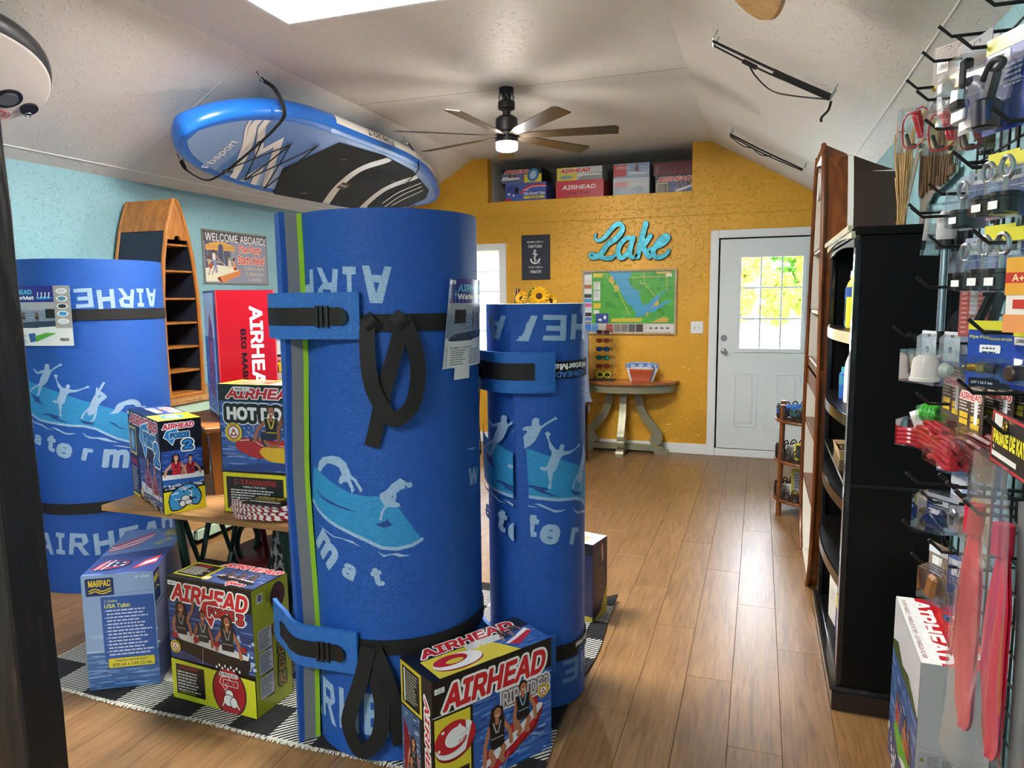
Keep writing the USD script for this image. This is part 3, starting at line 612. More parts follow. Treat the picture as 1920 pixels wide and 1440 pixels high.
def choppy(P, s, x0, z0, x1, z1, flip=False, color=ICE, seed=4):
    """angular hand-cut lettering"""
    r = random.Random(seed); G = {
        'A': [[(0, 0), (.3, 1), (.72, 1), (1, 0), (.74, 0), (.66, .24), (.32, .24), (.24, 0)], [(.40, .44), (.60, .44), (.51, .74)]],
        'I': [[(.1, 0), (.1, .2), (.36, .22), (.36, .78), (.1, .8), (.12, 1), (.9, 1), (.88, .8), (.64, .78), (.64, .22), (.9, .2), (.9, 0)], None],
        'R': [[(0, 0), (.06, 1), (.82, 1), (.94, .62), (.66, .42), (1, .0), (.72, 0), (.42, .38), (.26, .38), (.22, 0)], [(.30, .58), (.66, .58), (.62, .80), (.30, .80)]],
        'H': [[(.02, 0), (.06, 1), (.30, 1), (.28, .62), (.70, .62), (.72, 1), (.96, 1), (.94, 0), (.68, 0), (.70, .38), (.28, .38), (.26, 0)], None],
        'E': [[(.04, 0), (.04, 1), (.96, 1), (.94, .80), (.30, .80), (.30, .62), (.84, .62), (.84, .42), (.30, .42), (.30, .2), (.98, .2), (.98, 0)], None],
        'D': [[(.04, 0), (.06, 1), (.70, 1), (.98, .66), (.96, .30), (.66, 0)], [(.30, .24), (.30, .76), (.62, .76), (.72, .60), (.70, .38), (.58, .24)]]}
    wd = {'I': .62}; tot = sum(wd.get(c, 1.0) + .14 for c in s) - .14; x = 0; L = []
    for c in s:
        o, h = G[c]; q = Polygon(o, [h] if h else None)
        if not q.is_valid: q = q.buffer(0)
        q = affinity.scale(q, wd.get(c, 1.0), 1, origin=(0, 0)); q = affinity.rotate(q, r.uniform(-5, 5)); L.append(affinity.translate(q, x, r.uniform(-.05, .05))); x += wd.get(c, 1.0) + .14
    for q in L:
        q = affinity.scale(q, 1 / tot, 1, origin=(0, 0))
        if flip: q = affinity.rotate(q, 180, origin=(.5, .5))
        P.add(affinity.affine_transform(q, [x1 - x0, 0, 0, z1 - z0, x0, z0]), color)
D2R = math.pi / 180

# the big mat in front
RC = .308
def rc(th):
    th = (np.asarray(th, float) - 235) % 360
    return RC + .075 * np.clip((th - 150) / 200, 0, 1) ** 1.3
def rc_sp(th):
    """the spiral: the outermost turn ends at 595 degrees, the inner ones follow 75 mm further in"""
    th = np.asarray(th, float); k = np.floor((th - 235) / 360)
    return rc(th) + k * .0752
def seam_c(th, z):
    """the loose outer end: waves along the edge"""
    k = np.clip((th - 560) / 35, 0, 1); wav = np.interp(z, [0, .25, .4, .55, .95, 1.2, 1.45, 1.84], [-.030, -.018, .0, -.004, -.026, -.010, .008, -.004])
    return k * wav, k * k * np.abs(wav) * .25
t = thing('rolled_foam_mat', 'largest blue rolled foam water mat, in front, with a lime and grey striped loose edge', 'foam mat', (-1.24, 2.256, .012))
mc = t
HC = 1.832
roll_layers(t, [('blue_layer', FBLUE, -.018, 0), ('grey_layer', FGREY, -.058, -.0182), ('lime_layer', FLIME, -.0752, -.0582)], rc_sp, -150, 595, HC, seam_c)
def art_parts(A, t, fn, *a, clip=None):
    full = Print(); mat_art(full, A, *a); nl = sum(1 for c in A['letters'] if c[0] not in (a[4] if len(a) > 4 else ()))
    for nm, l in (('scene_print', full.l[:-nl]), *(('letter_print', [x]) for x in full.l[-nl:])):
        P = Print(); P.l = [(q, c) for q, c in ((g if clip is None else clip(g), c) for g, c in l) if not q.is_empty]
        if P.l: foam_print(P, nm, t, fn)
def lettering(t, fn, *a, **k):
    P = Print(); choppy(P, *a, **k); foam_print(P, 'lettering', t, fn)
fn_ = cyl_map(RC)
art_parts(ART_C, t, fn_)
lettering(t, fn_, 'AIRHEAD', (299.5 - 299) * D2R * RC - .69, 1.535, (299.5 - 299) * D2R * RC, 1.65, True)
lettering(t, fn_, 'AIRHEAD', -.52, .085, .16, .235, False, seed=6)
def closing(t, path, z0, z1, sa, sb, zs, zskew=0.0, flipb=False, ws=.056):
    """a tab with a webbing strap and slide buckle on it"""
    tb, p, s = tab(t, path, z0, z1, zskew=zskew); t = tb
    rr = lambda th: np.interp(th, p[:, 0], p[:, 1]) + .016
    zz = lambda th: zs + zskew * np.interp(th, p[:, 0], s)
    T = np.linspace(sa, sb, 24); P_, N_ = cpts(np.stack([T, rr(T), zz(T)], -1))
    put('tab_strap', ribbon(P_, N_, ws, .004), WEB, t)
    e = sa + (sb - sa) * (.14 if flipb else .78)
    for q in (e - 1.2, e + 1.2, e + 4.2):
        P_, N_ = cpts(np.stack([np.linspace(q - .7, q + .7, 4), rr(np.linspace(q - .7, q + .7, 4)) + .006, zz(np.full(4, q))], -1))
        put('buckle_bar', ribbon(P_, N_, ws + .012, .006), BUCK, t)
    end = sa if flipb else sb
    v, nn = cpts([[end, rr(end) + .001, zz(end)]]); tg = np.cross([0, 0, 1], nn[0])
    d_ = extrude(Polygon([(0, 0), *[(math.sin(a) * ws / 2 * 1.0, -math.cos(a) * ws / 2) for a in np.linspace(0, math.pi, 12)]]), .005)
    put('buckle_tongue', axes(d_, v[0] + nn[0] * .001, (-1 if flipb else 1) * tg, (0, 0, 1), nn[0] if not flipb else nn[0]), BUCK, t)
closing(t, [(211, .402), (220, .400), (230, .396), (239, .392), (247, .372), (256, .345), (268, .326), (281.5, .314)], 1.428, 1.575, 223, 271, 1.500)
closing(t, [(206, .445), (214, .420), (222, .400), (232, .394), (240, .384), (248, .358), (258, .332), (273, .318)], .325, .470, 217, 262, .392, -.02)
P = Print(); P.rect(.0, .018, .034, .125, ICE); P.rect(.05, .018, .078, .125, ICE); P.rect(.0, .108, .078, .128, ICE)
foam_print(P, 'tab_print', t, lambda x, y, d: cyl_map(.332, 268)(x - .03, y + 1.428, d), None)
band(t, 'band', rc, 280, 576, 1.478, .055)
band(t, 'band', rc, 272, 576, .405, .052)
put('knot', cat_([strap([(284, .318, 1.50), (287, .334, 1.48), (291, .318, 1.455)], .045), strap([(300, .317, 1.505), (304, .334, 1.48), (309, .318, 1.45)], .042)]), WEB, t)
put('carry_strap', strap([(285.5, .322, 1.49), (285.5, .332, 1.40), (286.5, .338, 1.32), (289.5, .335, 1.25), (298, .334, 1.175), (308, .340, 1.215), (312, .340, 1.31), (310.5, .334, 1.41), (305, .324, 1.49)], .050), WEB, t)
put('strap_tail', strap([(305, .320, 1.48), (300, .328, 1.38), (294, .326, 1.27), (289.5, .322, 1.17), (285.5, .318, 1.085)], .048), WEB, t)
put('carry_strap', strap([(280, .330, .415), (275, .334, .30), (268.5, .345, .19), (267.5, .348, .13), (274, .344, .052), (284, .340, .10), (287, .334, .20), (284, .328, .31), (281, .326, .41)], .052), WEB, t)
put('strap_tail', strap([(283, .324, .41), (290, .334, .31), (294.5, .332, .19), (297, .330, .07)], .052), WEB, t)

def mat_card(t, name, x0, x1, z0, z1, fn, tall=False):
    """printed card strapped under the band"""
    P = Print(); W, H = x1 - x0, z1 - z0
    X = lambda a: x0 + W * a
    Y = lambda b: z0 + H * b
    P.rect(x0, z0, x1, z1, '#eef0ef')
    P.rect(x0, Y(.73), X(.82 if not tall else 1), z1, '#23218c')
    P.rect(X(.03), Y(.94), X(.16), Y(.985), '#e8e8ea')
    P.ell(X(.12), Y(.83), W * .085, H * .055, '#2aa0c8'); P.ell(X(.12), Y(.83), W * .07, H * .042, '#1d5f9c')
    P.text('5.5' if tall else '22.5', X(.06), Y(.815), X(.18), Y(.845), '#eef6fa')
    P.text('AIRHEAD', X(.21), Y(.86), X(.56 if not tall else .95), Y(.94), '#5fc4ee', line=[(W * .006, '#103a8a')], fat=.03)
    P.text('WaterMat', X(.21), Y(.77), X(.58 if not tall else .95), Y(.835), '#ffffff', fat=.03)
    P.water(x0, Y(.34), X(.82 if not tall else 1), Y(.73), '#8792a6', '#9da8ba', '#66728c', 50, 5)
    P.rect(x0, Y(.60), X(.82 if not tall else 1), Y(.73), '#b3b5bc')
    P.poly([(x0, Y(.30)), (X(.2), Y(.38)), (X(.5), Y(.40)), (X(.82 if not tall else 1), Y(.42)), (X(.82 if not tall else 1), Y(.30))], '#2b3a50')
    P.poly([(x0, Y(.34)), (X(.40), Y(.22)), (X(.62), Y(.31)), (x1, Y(.34)), (x1, z0), (x0, z0)], '#eef0ef')
    for a in ((.12, .44), (.76, .46)) if not tall else ((.30, .50),): P.rect(X(a[0] - (.05 if not tall else .12)), Y(a[1]), X(a[0] + (.05 if a[0] < .5 and not tall else .12)), Y(a[1] + .155), '#0c0c0e')
    for px, s in (((.28, 1.0), (.42, .5), (.60, .5)) if not tall else ((.62, .8), (.78, .7))):
        b = Y(.42); h = H * .26 * s; q = X(px); w_ = W * .022
        P.poly([(q - w_, b), (q - w_ * .8, b + h * .5), (q - w_ * 1.2, b + h * .85), (q + w_ * 1.2, b + h * .85), (q + w_, b + h * .5), (q + w_, b)], '#7a5a48')
        P.poly([(q - w_ * 1.2, b + h * .25), (q - w_ * 1.1, b + h * .55), (q + w_ * 1.1, b + h * .55), (q + w_ * 1.2, b + h * .25)], '#232a3c')
        P.ell(q, b + h * .95, w_ * .8, h * .10, '#4a3226')
    P.lines_text(X(.06), X(.26 if not tall else .48), Y(.20), 7, H * .026, '#8a8f96', 2); P.lines_text(X(.28 if not tall else .54), X(.46 if not tall else .95), Y(.20), 7, H * .026, '#8a8f96', 3)
    P.text('FUN MAT 18 PLUS' if tall else 'FUN MAT PLUS', X(.06), Y(.212), X(.28 if not tall else .6), Y(.235), '#3a3f48')
    if not tall:
        P.poly([(X(.47), Y(.20)), (X(.56), Y(.215)), (X(.58), Y(.08)), (X(.49), Y(.055))], '#2757a5')
        P.poly([(X(.55), Y(.16)), (X(.70), Y(.22)), (X(.82), Y(.21)), (X(.58), Y(.07)), (X(.57), Y(.06))], '#58b23a')
        P.rect(X(.82), Y(.30), x1, z1, '#a9a6a2')
        for k, c in enumerate(('#cfd8dc', '#4f8fae', '#2a2d30', '#3f9bdc', '#d9e3ea')):
            P.ell(X(.91), Y(.91 - k * .125), W * .062, H * .048, '#f2f4f4'); P.ell(X(.91), Y(.91 - k * .125), W * .045, H * .034, c)
        P.poly([(X(.60), Y(.80)), (X(.72), Y(.83)), (X(.82), Y(.80)), (X(.76), Y(.78)), (X(.64), Y(.775))], '#3aa4e2')
        for k in range(4): P.line([(X(.63 + k * .045), Y(.80)), (X(.64 + k * .045), Y(.87))], W * .012, '#eef6fa'); P.ell(X(.64 + k * .045), Y(.88), W * .01, H * .012, '#eef6fa')
        for k in range(9): P.rect(X(.86 + k * .011), Y(.08), X(.86 + k * .011 + .006), Y(.13), '#222426')
    else:
        P.line([(x0 + W * .005, z0), (x0 + W * .005, z1)], W * .01, '#d8dcdc')
    c = P.build(name, t, fn, 'print_gloss', cut=.02)
    return c
# card on the front mat, its left edge bending away from the roll
def card_r(th): return np.interp(th, [330, 334, 338, 345, 380], [.345, .333, .322, .319, .317])
cx0, cx1 = (333 - 299) * D2R * RC, (378 - 299) * D2R * RC
fn_c = lambda x, y, d: (lambda a, r: np.stack([r * np.cos(a), r * np.sin(a), y], -1))(np.radians(299) + (x - (y - 1.61) * -.12) / RC, card_r(299 + np.degrees(x / RC)) + d)
tt_ = np.linspace(333, 378, 14)
mat_card(t, 'label_card', cx0, cx1, 1.325, 1.615, fn_c, True)
P = Print(); P.rect(cx0 + .06, 1.285, cx0 + .14, 1.325, '#eef0ef'); P.build('card_tail', t, fn_c, 'print_gloss', cut=.02)

# the mat behind it on the right
RR, HR = .196, 1.53
def rr_sp(th):
    th = np.asarray(th, float); k = np.floor((th - 262) / 360); f = (th - 262) % 360
    return RR - .018 * np.clip((f - 120) / 220, 0, 1) - k * .0182 * 0 - np.where(k > 0, .0182 * k, 0)
def seam_r(th, z):
    k = np.clip(1 - (th - 262) / 30, 0, 1)
    return k * (1.53 - z) * .042, k * k * (.010 + .03 * np.clip((z - 1.44) / .09, 0, 1))
t = thing('rolled_foam_mat', 'narrower blue rolled water mat behind the big one, with one pale seam down its front', 'foam mat', (-.815, 2.597, .012))
roll_layers(t, [('blue_layer', FBLUE, -.007, 0), ('edge_layer', FCREAM, -.0182, -.0071)], rr_sp, 262, 262 + 360 * 3.4, HR, seam_r)
e0 = (264.5 - 299) * D2R * RR
fn_ = cyl_map(RR, 299, lambda th: rr_sp(np.clip(th, 263, 600)) + .010 * np.clip(1 - (th - 262) / 30, 0, 1) ** 2 + .001)
AA = (.072, .95, 1.2418, 1.115, ('p4', 'W', 'm'))
art_parts(ART, t, fn_, *AA, clip=lambda g: g.intersection(sbox(e0 + .022, 0, .33, 2)))
for s, a, b in (('A', 262.5, 291), ('E', 296, 325), ('H', 329, 362)): lettering(t, fn_, s, (a - 299) * D2R * RR, 1.395, (b - 299) * D2R * RR, 1.487, True)
lettering(t, fn_, 'RHE', (318 - 299) * D2R * RR, .085, (318 - 299) * D2R * RR + .30, .175, True, '#6fa5dc')
fn_ = cyl_map(RR, 299, lambda th: rr_sp(th + 360) + .0195)
lettering(t, fn_, 'A', (229 - 299) * D2R * RR, 1.40, (257 - 299) * D2R * RR, 1.487, True, '#8db4de')
art_parts(ART, t, fn_, *AA, clip=lambda g: affinity.translate(g, -.122, .005).intersection(sbox(-.36, 0, e0 - .002, 2)))
closing(t, [(198, .204), (212, .206), (228, .208), (243, .214), (258, .224), (272, .222), (290, .214), (308, .203)], 1.215, 1.36, 222, 288, 1.292, 0, True, .060)
rrb = lambda th: rr_sp(262 + (np.asarray(th, float) - 262) % 360)
band(t, 'band', rrb, 300, 560, 1.292, .062)
P = Print()
P.text('WaterMat', -.075 + .09, 1.293, .235 - .02, 1.316, '#f2f4f4', rot=180, fat=.03); P.text('AIRHEAD', .04, 1.266, .19, 1.287, '#3f7fd0', rot=180, fat=.03)
P.build('band_print', t, cyl_map(RR + .0075, 299), 'print_matt', cut=.012)
tab(t, [(196, .232), (204, .214), (214, .206), (228, .206), (243, .214), (258, .224), (272, .222), (290, .214), (308, .203)], .155, .300)
band(t, 'band', rrb, 300, 560, .215, .058)
P = Print()
P.text('WaterMat', .13, .216, .27, .238, '#f2f4f4', rot=180, fat=.03); P.text('AIRHEAD', .15, .190, .26, .210, '#3f7fd0', rot=180, fat=.03)
P.build('band_print', t, cyl_map(RR + .0075, 299), 'print_matt', cut=.012)
put('carry_strap', strap([(205, .206, 1.31), (198, .226, 1.24), (196, .234, 1.12), (199, .228, 1.02), (204, .210, .96), (201, .215, 1.10), (204, .206, 1.28)], .03), WEB, t)

# the mat by the left wall
RL, HL = .368, 1.79
rl = lambda th: RL - .10 * np.floor(np.maximum(0, (np.asarray(th, float) - 470)) / 360) * .2 - .02 * np.clip((np.asarray(th, float) - 470) / 720, 0, 2)
t = thing('rolled_foam_mat', 'tall blue rolled water mat standing by the left wall behind the boxes', 'foam mat', (-3.579, 3.039, .0))
rl = lambda th: RL - .0199 * np.clip((np.asarray(th, float) - 470) / 360, 0, 5)
roll_layers(t, [('blue_layer', FBLUE, -.0195, 0)], rl, 110, 470 + 360 * 3, HL, None, 16)
fn_ = cyl_map(RL); art_parts(ART, t, fn_)
lettering(t, fn_, 'AIRHEAD', (379 - 299) * D2R * RL - .66, 1.535, (379 - 299) * D2R * RL, 1.635, True)
lettering(t, fn_, 'AIRHEAD', (256 - 299) * D2R * RL, .215, (256 - 299) * D2R * RL + .80, .335, False, seed=9)
rlc = lambda th: np.full(np.shape(th), RL)
band(t, 'band', rlc, 120, 478, 1.502, .056)
band(t, 'band', rlc, 120, 478, .470, .058)
put('carry_strap', strap([(214, .372, 1.50), (212, .395, 1.44), (212, .405, 1.32), (214, .398, 1.20), (217, .380, 1.12)], .03), WEB, t)
# stiff flat card standing proud of the roll
th = 275 * D2R; nrm = np.array([math.cos(th), math.sin(th), 0]); tg = np.array([-math.sin(th), math.cos(th), 0])
o = nrm * (RL + .022) - tg * .245
bend = lambda x, y, d: o + np.outer(x, tg) + np.outer(y, [0, 0, 1.0]) + np.outer(d - .55 * (x - .23) ** 2, nrm)
mat_card(t, 'label_card', 0, .47, 1.345, 1.652, bend)
# ---------------------------------------------------------------- printed cartons
CARD = mat('carton_board', '#b39a78', .7)
def logo(P, x0, y0, x1, y1, red='#d0242e', white='#f2f2f2', shear=.22, k=1.0, black=None):
    h = y1 - y0
    L = [(h * .16 * k, black)] if black else []
    return P.text('AIRHEAD', x0, y0, x1, y1, red, shear=shear, fat=.035, line=L + [(h * .10 * k, white)])
def blob(P, pts, c, r=.0): return P.add(Polygon(pts).buffer(r, 3) if r else Polygon(pts), c)
def rider(P, x, y, s, skin='#b9795a', hair='#2a1a14', vest='#1b1c22', trim='#8a8f98', long=True, lean=0.0, legs=False, suit=None, arms=((-.34, -.12), (.34, -.12)), raise_arm=False):
    """a person in a buoyancy vest, waist at (x, y), s = waist to crown"""
    q = lambda a, b: (x + s * (a + lean * b), y + s * b)
    if legs:
        for k in (-1, 1):
            P.add(LineString([q(.08 * k, .02), q(.20 * k, -.18), q(.10 * k, -.40), q(.16 * k, -.48)]).buffer(s * .075, 3), skin)
        P.add(LineString([q(-.10, .0), q(.10, .0)]).buffer(s * .11, 3), '#20242e')
    if long: blob(P, [q(-.15, .92), q(.15, .92), q(.19, .66), q(.22, .40), q(.10, .36), q(-.12, .36), q(-.24, .42), q(-.19, .66)], hair, s * .02)
    for i, (ax, ay) in enumerate(arms):
        k = -1 if i == 0 else 1
        pts = [q(.20 * k, .50), q((.20 * k + ax) * .62, (.5 + ay) * .52), q(ax, ay)]
        if raise_arm and i == 1: pts = [q(.20, .50), q(.36, .66), q(.40, .98)]
        P.add(LineString(pts).buffer(s * .058, 3), skin)
    P.add(Polygon([q(-.20, .56), q(.20, .56), q(.17, .24), q(.18, 0), q(-.18, 0), q(-.17, .24)]).buffer(s * .03, 3), suit or vest)
    blob(P, [q(-.19, .54), q(-.06, .56), q(0, .36), q(.06, .56), q(.19, .54), q(.17, .05), q(-.17, .05)], vest, s * .02)
    P.add(LineString([q(-.11, .56), q(-.03, .30), q(.03, .30), q(.11, .56)]).buffer(s * .02, 2), trim)
    P.add(LineString([q(-.17, .16), q(.17, .16)]).buffer(s * .014, 2), trim)
    P.add(LineString([q(0, .54), q(0, .66)]).buffer(s * .055, 2), skin)
    P.ell(*q(0, .84), s * .135, s * .155, hair)
    P.ell(*q(.015, .79), s * .105, s * .135, skin)
    if s > .04:
        for k in (-1, 1): P.ell(*q(.015 + .042 * k, .81), s * .014, s * .010, '#20140f')
        P.add(LineString([q(-.03, .735), q(.015, .722), q(.06, .735)]).buffer(s * .012, 2), '#f0e6e0')
def badge(P, x, y, r):
    P.ell(x, y, r, r, '#e7d43a'); P.ell(x, y, r * .72, r * .72, '#b3202b'); P.ell(x, y, r * .60, r * .60, '#f0f0ee')
    P.poly([(x - r * .42, y - r * .38), (x, y + r * .45), (x + r * .42, y - r * .38)], '#b3202b'); P.ell(x, y - r * .12, r * .17, r * .17, '#f0f0ee')
    P.text('KWIK CONNECT', x - r * .5, y + r * .74, x + r * .5, y + r * .90, '#1a1a1a'); P.text('SYSTEME RAPIDE', x - r * .5, y - r * .92, x + r * .5, y - r * .77, '#1a1a1a')
def tube_deck(P, x, y, rx, ry, c1, c2, rot=0, hull=None):
    P.ell(x, y - ry * .22, rx, ry, hull or '#2a2c30', rot); P.ell(x, y, rx, ry, c1, rot); P.ell(x, y + ry * .1, rx * .80, ry * .72, c2, rot)
def carton(name, label, w, d, h, loc, yaw, base='#101012', group=None, cat='box', dent=0.0, rot=None):
    t = thing(name, label, cat, loc, math.degrees(yaw), group, rot)
    m = cbox(w, d, h, .003, (0, 0, h / 2))
    put('carton', m, mat('carton_' + base.strip('#'), base, .45), t, smooth=False)
    # lid flaps: a thin proud top with a seam, tape along the middle
    F = {'front': flat((-w / 2, -d / 2 - .0004, 0), (1, 0, 0), (0, 0, 1)), 'right': flat((w / 2 + .0004, -d / 2, 0), (0, 1, 0), (0, 0, 1)), 'left': flat((-w / 2 - .0004, d / 2, 0), (0, -1, 0), (0, 0, 1)),
         'back': flat((w / 2, d / 2 + .0004, 0), (-1, 0, 0), (0, 0, 1)), 'top': flat((-w / 2, -d / 2, h + .0004), (1, 0, 0), (0, 1, 0))}
    return t, F
def place(fx, fy, z, yaw, w, d):
    c, s = math.cos(yaw), math.sin(yaw); return (fx + w / 2 * c - d / 2 * s, fy + w / 2 * s + d / 2 * c, z)
def bars(P, x, y, w, h, c='#17181a'):
    r = random.Random(3)
    P.rect(x, y, x + w, y + h, '#f0f0ee'); k = x + w * .06
    while k < x + w * .92:
        b = w * r.uniform(.02, .05); P.rect(k, y + h * .2, k + b, y + h * .92, c); k += b + w * r.uniform(.02, .05)

# 1: two-rider towable box in front of the big mat
w_, d_, h_ = .469, .20, .399
t, F = carton('towable_box', 'black towable box reading RIPTIDE2 with two women riders, leaning against the big front mat', w_, d_, h_, place(-.903, 1.825, .012, .978, w_, d_), .978, '#141416')
P = Print(); P.rect(0, 0, w_, h_, '#121214')
P.water(.145, 0, w_, .295, '#2f5fae', '#5f8fd4', '#1b3f86', 70, 8)
for k in range(26):
    r_ = random.Random(k); P.ell(.15 + r_.uniform(0, .30), r_.uniform(.0, .10), r_.uniform(.006, .02), .003, '#9db9e2')
P.rect(.004, .004, .140, .272, '#e0cf3a'); P.rect(.136, 0, .145, .30, '#121214')
logo(P, .035, .288, .445, .372)
P.text('RIPTIDE2', .262, .222, .455, .275, '#c9ccd0', fat=.02, line=[(.010, '#e9e9e9'), (.004, '#6f4a50')])
P.line([(0, .281), (.20, .281)], .003, '#e8e8e8')
# oval tube on the yellow panel
P.ell(.080, .175, .076, .058, '#8c1a22', 16); P.ell(.080, .182, .076, .055, '#f0f0f2', 16)
P.add(affinity.translate(affinity.rotate(affinity.scale(Point(0, 0).buffer(1, 10), .076, .055), 16, origin=(0, 0)), .080, .182).intersection(Polygon([(.098, .08), (.17, .1), (.17, .25), (.15, .25)])), '#c3232e')
ring = affinity.translate(affinity.rotate(affinity.scale(Point(0, 0).buffer(1, 12).difference(affinity.scale(Point(.16, -.12).buffer(1, 12), .6, .62)), .066, .050), 16, origin=(0, 0)), .068, .196)
P.add(ring.intersection(sbox(0, .14, .118, .3)), '#c3232e')
for a, b in ((.018, .166), (.034, .222), (.095, .226)): P.ell(a, b, .006, .005, '#f4f4f4')
P.text('ZO', .088, .168, .124, .182, '#b58a8e', rot=18); P.line([(.10, .19), (.132, .205)], .002, '#b58a8e')
# big tube with two riders
P.poly([(.175, .020), (.21, .005), (.30, .045), (.40, .10), (.425, .145), (.43, .17), (.41, .17), (.33, .115), (.25, .075), (.18, .055)], '#8c1a22')
P.poly([(.172, .048), (.20, .075), (.28, .105), (.36, .15), (.41, .185), (.43, .18), (.425, .165), (.38, .125), (.30, .080), (.22, .045), (.18, .035)], '#eceaf0')
P.poly([(.205, .033), (.26, .055), (.33, .095), (.40, .145), (.395, .115), (.32, .065), (.24, .02), (.21, .015)], '#c3232e')
for a, b in ((.195, .08), (.30, .135), (.395, .195)): P.ell(a, b, .014, .018, '#c3232e')
P.line([(.285, .06), (.26, -.0)], .002, '#d8d8d8')
rider(P, .238, .105, .135, vest='#17181c', trim='#a9adb4', legs=True, arms=((-.38, -.42), (.42, -.10)))
rider(P, .345, .165, .125, hair='#1a1210', vest='#10141a', trim='#7fb4d8', legs=True, long=False, arms=((-.26, -.30), (.42, -.22)))
badge(P, .432, .222, .024)
P.rect(.012, .0, .128, .085, '#121214'); P.text('2 RIDERS', .036, .066, .108, .080, '#c3232e'); P.text('SIT ON TOP', .05, .057, .095, .063, '#eeeeee'); P.text('DECK STYLE TOWABLE', .03, .050, .112, .056, '#eeeeee')
P.lines_text(.022, .120, .046, 5, .009, '#cfcfcf', 4, .004)
P.rect(.006, .356, .042, .374, '#e9f1f1'); P.text('53-2020', .016, .367, .034, .372, '#333333'); P.text('AIRHEAD', .010, .359, .038, .364, '#333333')
P.build('front_print', t, F['front'])
P = Print(); P.rect(0, 0, w_, d_, '#121214'); P.rect(.03, .002, .27, .125, '#e0cf3a'); P.water(.25, .0, w_, .12, '#2f5fae', '#8fb0e0', '#1b3f86', 30, 2)
P.poly([(.25, 0), (.34, .0), (.28, .125), (.22, .125)], '#e0cf3a')
logo(P, .045, .135, .425, .190); P.text('RIPTIDE2', .20, .10, .34, .128, '#c9ccd0', line=[(.005, '#e9e9e9')], shear=.2)
P.ell(.135, .058, .09, .045, '#8c1a22'); P.ell(.135, .064, .09, .043, '#f0f0f2'); P.ell(.115, .078, .062, .030, '#c3232e'); P.ell(.125, .068, .032, .014, '#e0cf3a')
P.poly([(.32, .06), (.36, .035), (.45, .09), (.44, .115), (.38, .085)], '#f0f0f2'); P.poly([(.33, .052), (.36, .03), (.45, .08), (.44, .095), (.37, .065)], '#c3232e')
rider(P, .355, .09, .062, arms=((-.4, -.2), (.4, -.1))); rider(P, .405, .115, .058, long=False)
P.build('top_print', t, F['top'])
P = Print(); P.rect(0, 0, d_, h_, '#121214'); P.rect(.0, .245, .135, .392, '#c9b832'); P.rect(.012, .255, .122, .380, '#17171a'); P.lines_text(.02, .115, .37, 11, .0095, '#9c9a8a', 6, .005)
P.rect(.022, .375, .03, .26, '#d8d8d0')
P.text('AIRHEAD', -.02, .06, .33, .105, '#c3232e', shear=.2, line=[(.010, '#e9e9e9')], rot=-90)
P.l[-2:] = [(affinity.translate(affinity.scale(g, .62, 1.0), .012, .075), c) for g, c in P.l[-2:]]
P.water(0, 0, .12, .24, '#47618a', '#a9b6ca', '#26364f', 26, 4); P.poly([(.01, .02), (.06, .02), (.05, .15), (.015, .2)], '#8c1a22'); rider(P, .075, .06, .10); rider(P, .06, .0, .09, long=False)
P.build('side_print', t, F['left'])

# 2: three-rider box on the rug
w_, d_, h_ = .418, .20, .495
t, F = carton('towable_box', 'black and yellow towable box with three riders on its front, on the checked rug', w_, d_, h_, place(-2.144, 2.052, .012, -.057, w_, d_), -.057, '#17181a')
def gforce(P, x, y, s, num, c1, c2='#f2f2f2'):
    """swoosh drop with letters and a numeral"""
    P.add(Polygon([(x, y + s * .1), (x + s * .12, y + s * .34), (x + s * .5, y + s * .42), (x + s * .58, y + s * .30), (x + s * .3, y + s * .20), (x + s * .42, y - .02 * s), (x + s * .32, y - s * .25), (x + s * .16, y - .02 * s)]).buffer(s * .035, 3), c2)
    P.add(Polygon([(x, y + s * .1), (x + s * .12, y + s * .34), (x + s * .5, y + s * .42), (x + s * .58, y + s * .30), (x + s * .3, y + s * .20), (x + s * .42, y - .02 * s), (x + s * .32, y - s * .25), (x + s * .16, y - .02 * s)]), c1)
    P.text('FORCE', x + s * .26, y + s * .02, x + s * 1.02, y + s * .24, c1, line=[(s * .05, c2), (s * .022, '#20242c')], fat=.04)
    if num: P.text(num, x + s * 1.08, y - s * .06, x + s * 1.30, y + s * .20, c1, line=[(s * .05, c2), (s * .022, '#20242c')], fat=.04)
P = Print(); P.rect(0, 0, w_, h_, '#131316'); P.water(.0, .165, w_, .405, '#24407c', '#4f76b8', '#172a58', 60, 12)
for k in range(40):
    r_ = random.Random(k + 50); P.ell(.28 + r_.uniform(0, .14), .18 + r_.uniform(0, .20), r_.uniform(.004, .012), r_.uniform(.004, .010), '#a9bfe0')
logo(P, .02, .405, .402, .475); 
gforce(P, .165, .365, .165, '3', '#c3232e')
P.poly([(.02, .265), (.05, .29), (.30, .255), (.39, .235), (.40, .20), (.385, .16), (.22, .168), (.06, .205)], '#17181c'); P.poly([(.02, .268), (.05, .292), (.30, .258), (.395, .238), (.39, .222), (.30, .225), (.06, .248)], '#d8d8dc')
rider(P, .065, .275, .13, arms=((-.30, .05), (.36, .02)), raise_arm=False, skin='#a86a50'); P.line([(.10, .34), (.125, .375), (.135, .41)], .013, '#a86a50')
rider(P, .175, .262, .125, long=False, vest='#2b3138', trim='#aab0b8', skin='#9c6048'); rider(P, .295, .248, .14, arms=((-.40, -.05), (.44, -.16)), skin='#a86a50')
for a in (.03, .14, .24, .37): P.ell(a, .262, .016, .012, '#9c1f28')
P.line([(.17, .235), (.165, .17)], .002, '#c8c8c8')
badge(P, .028, .215, .026)
P.poly([(0, 0), (w_, 0), (w_, .150), (0, .165)], '#cdd02c')
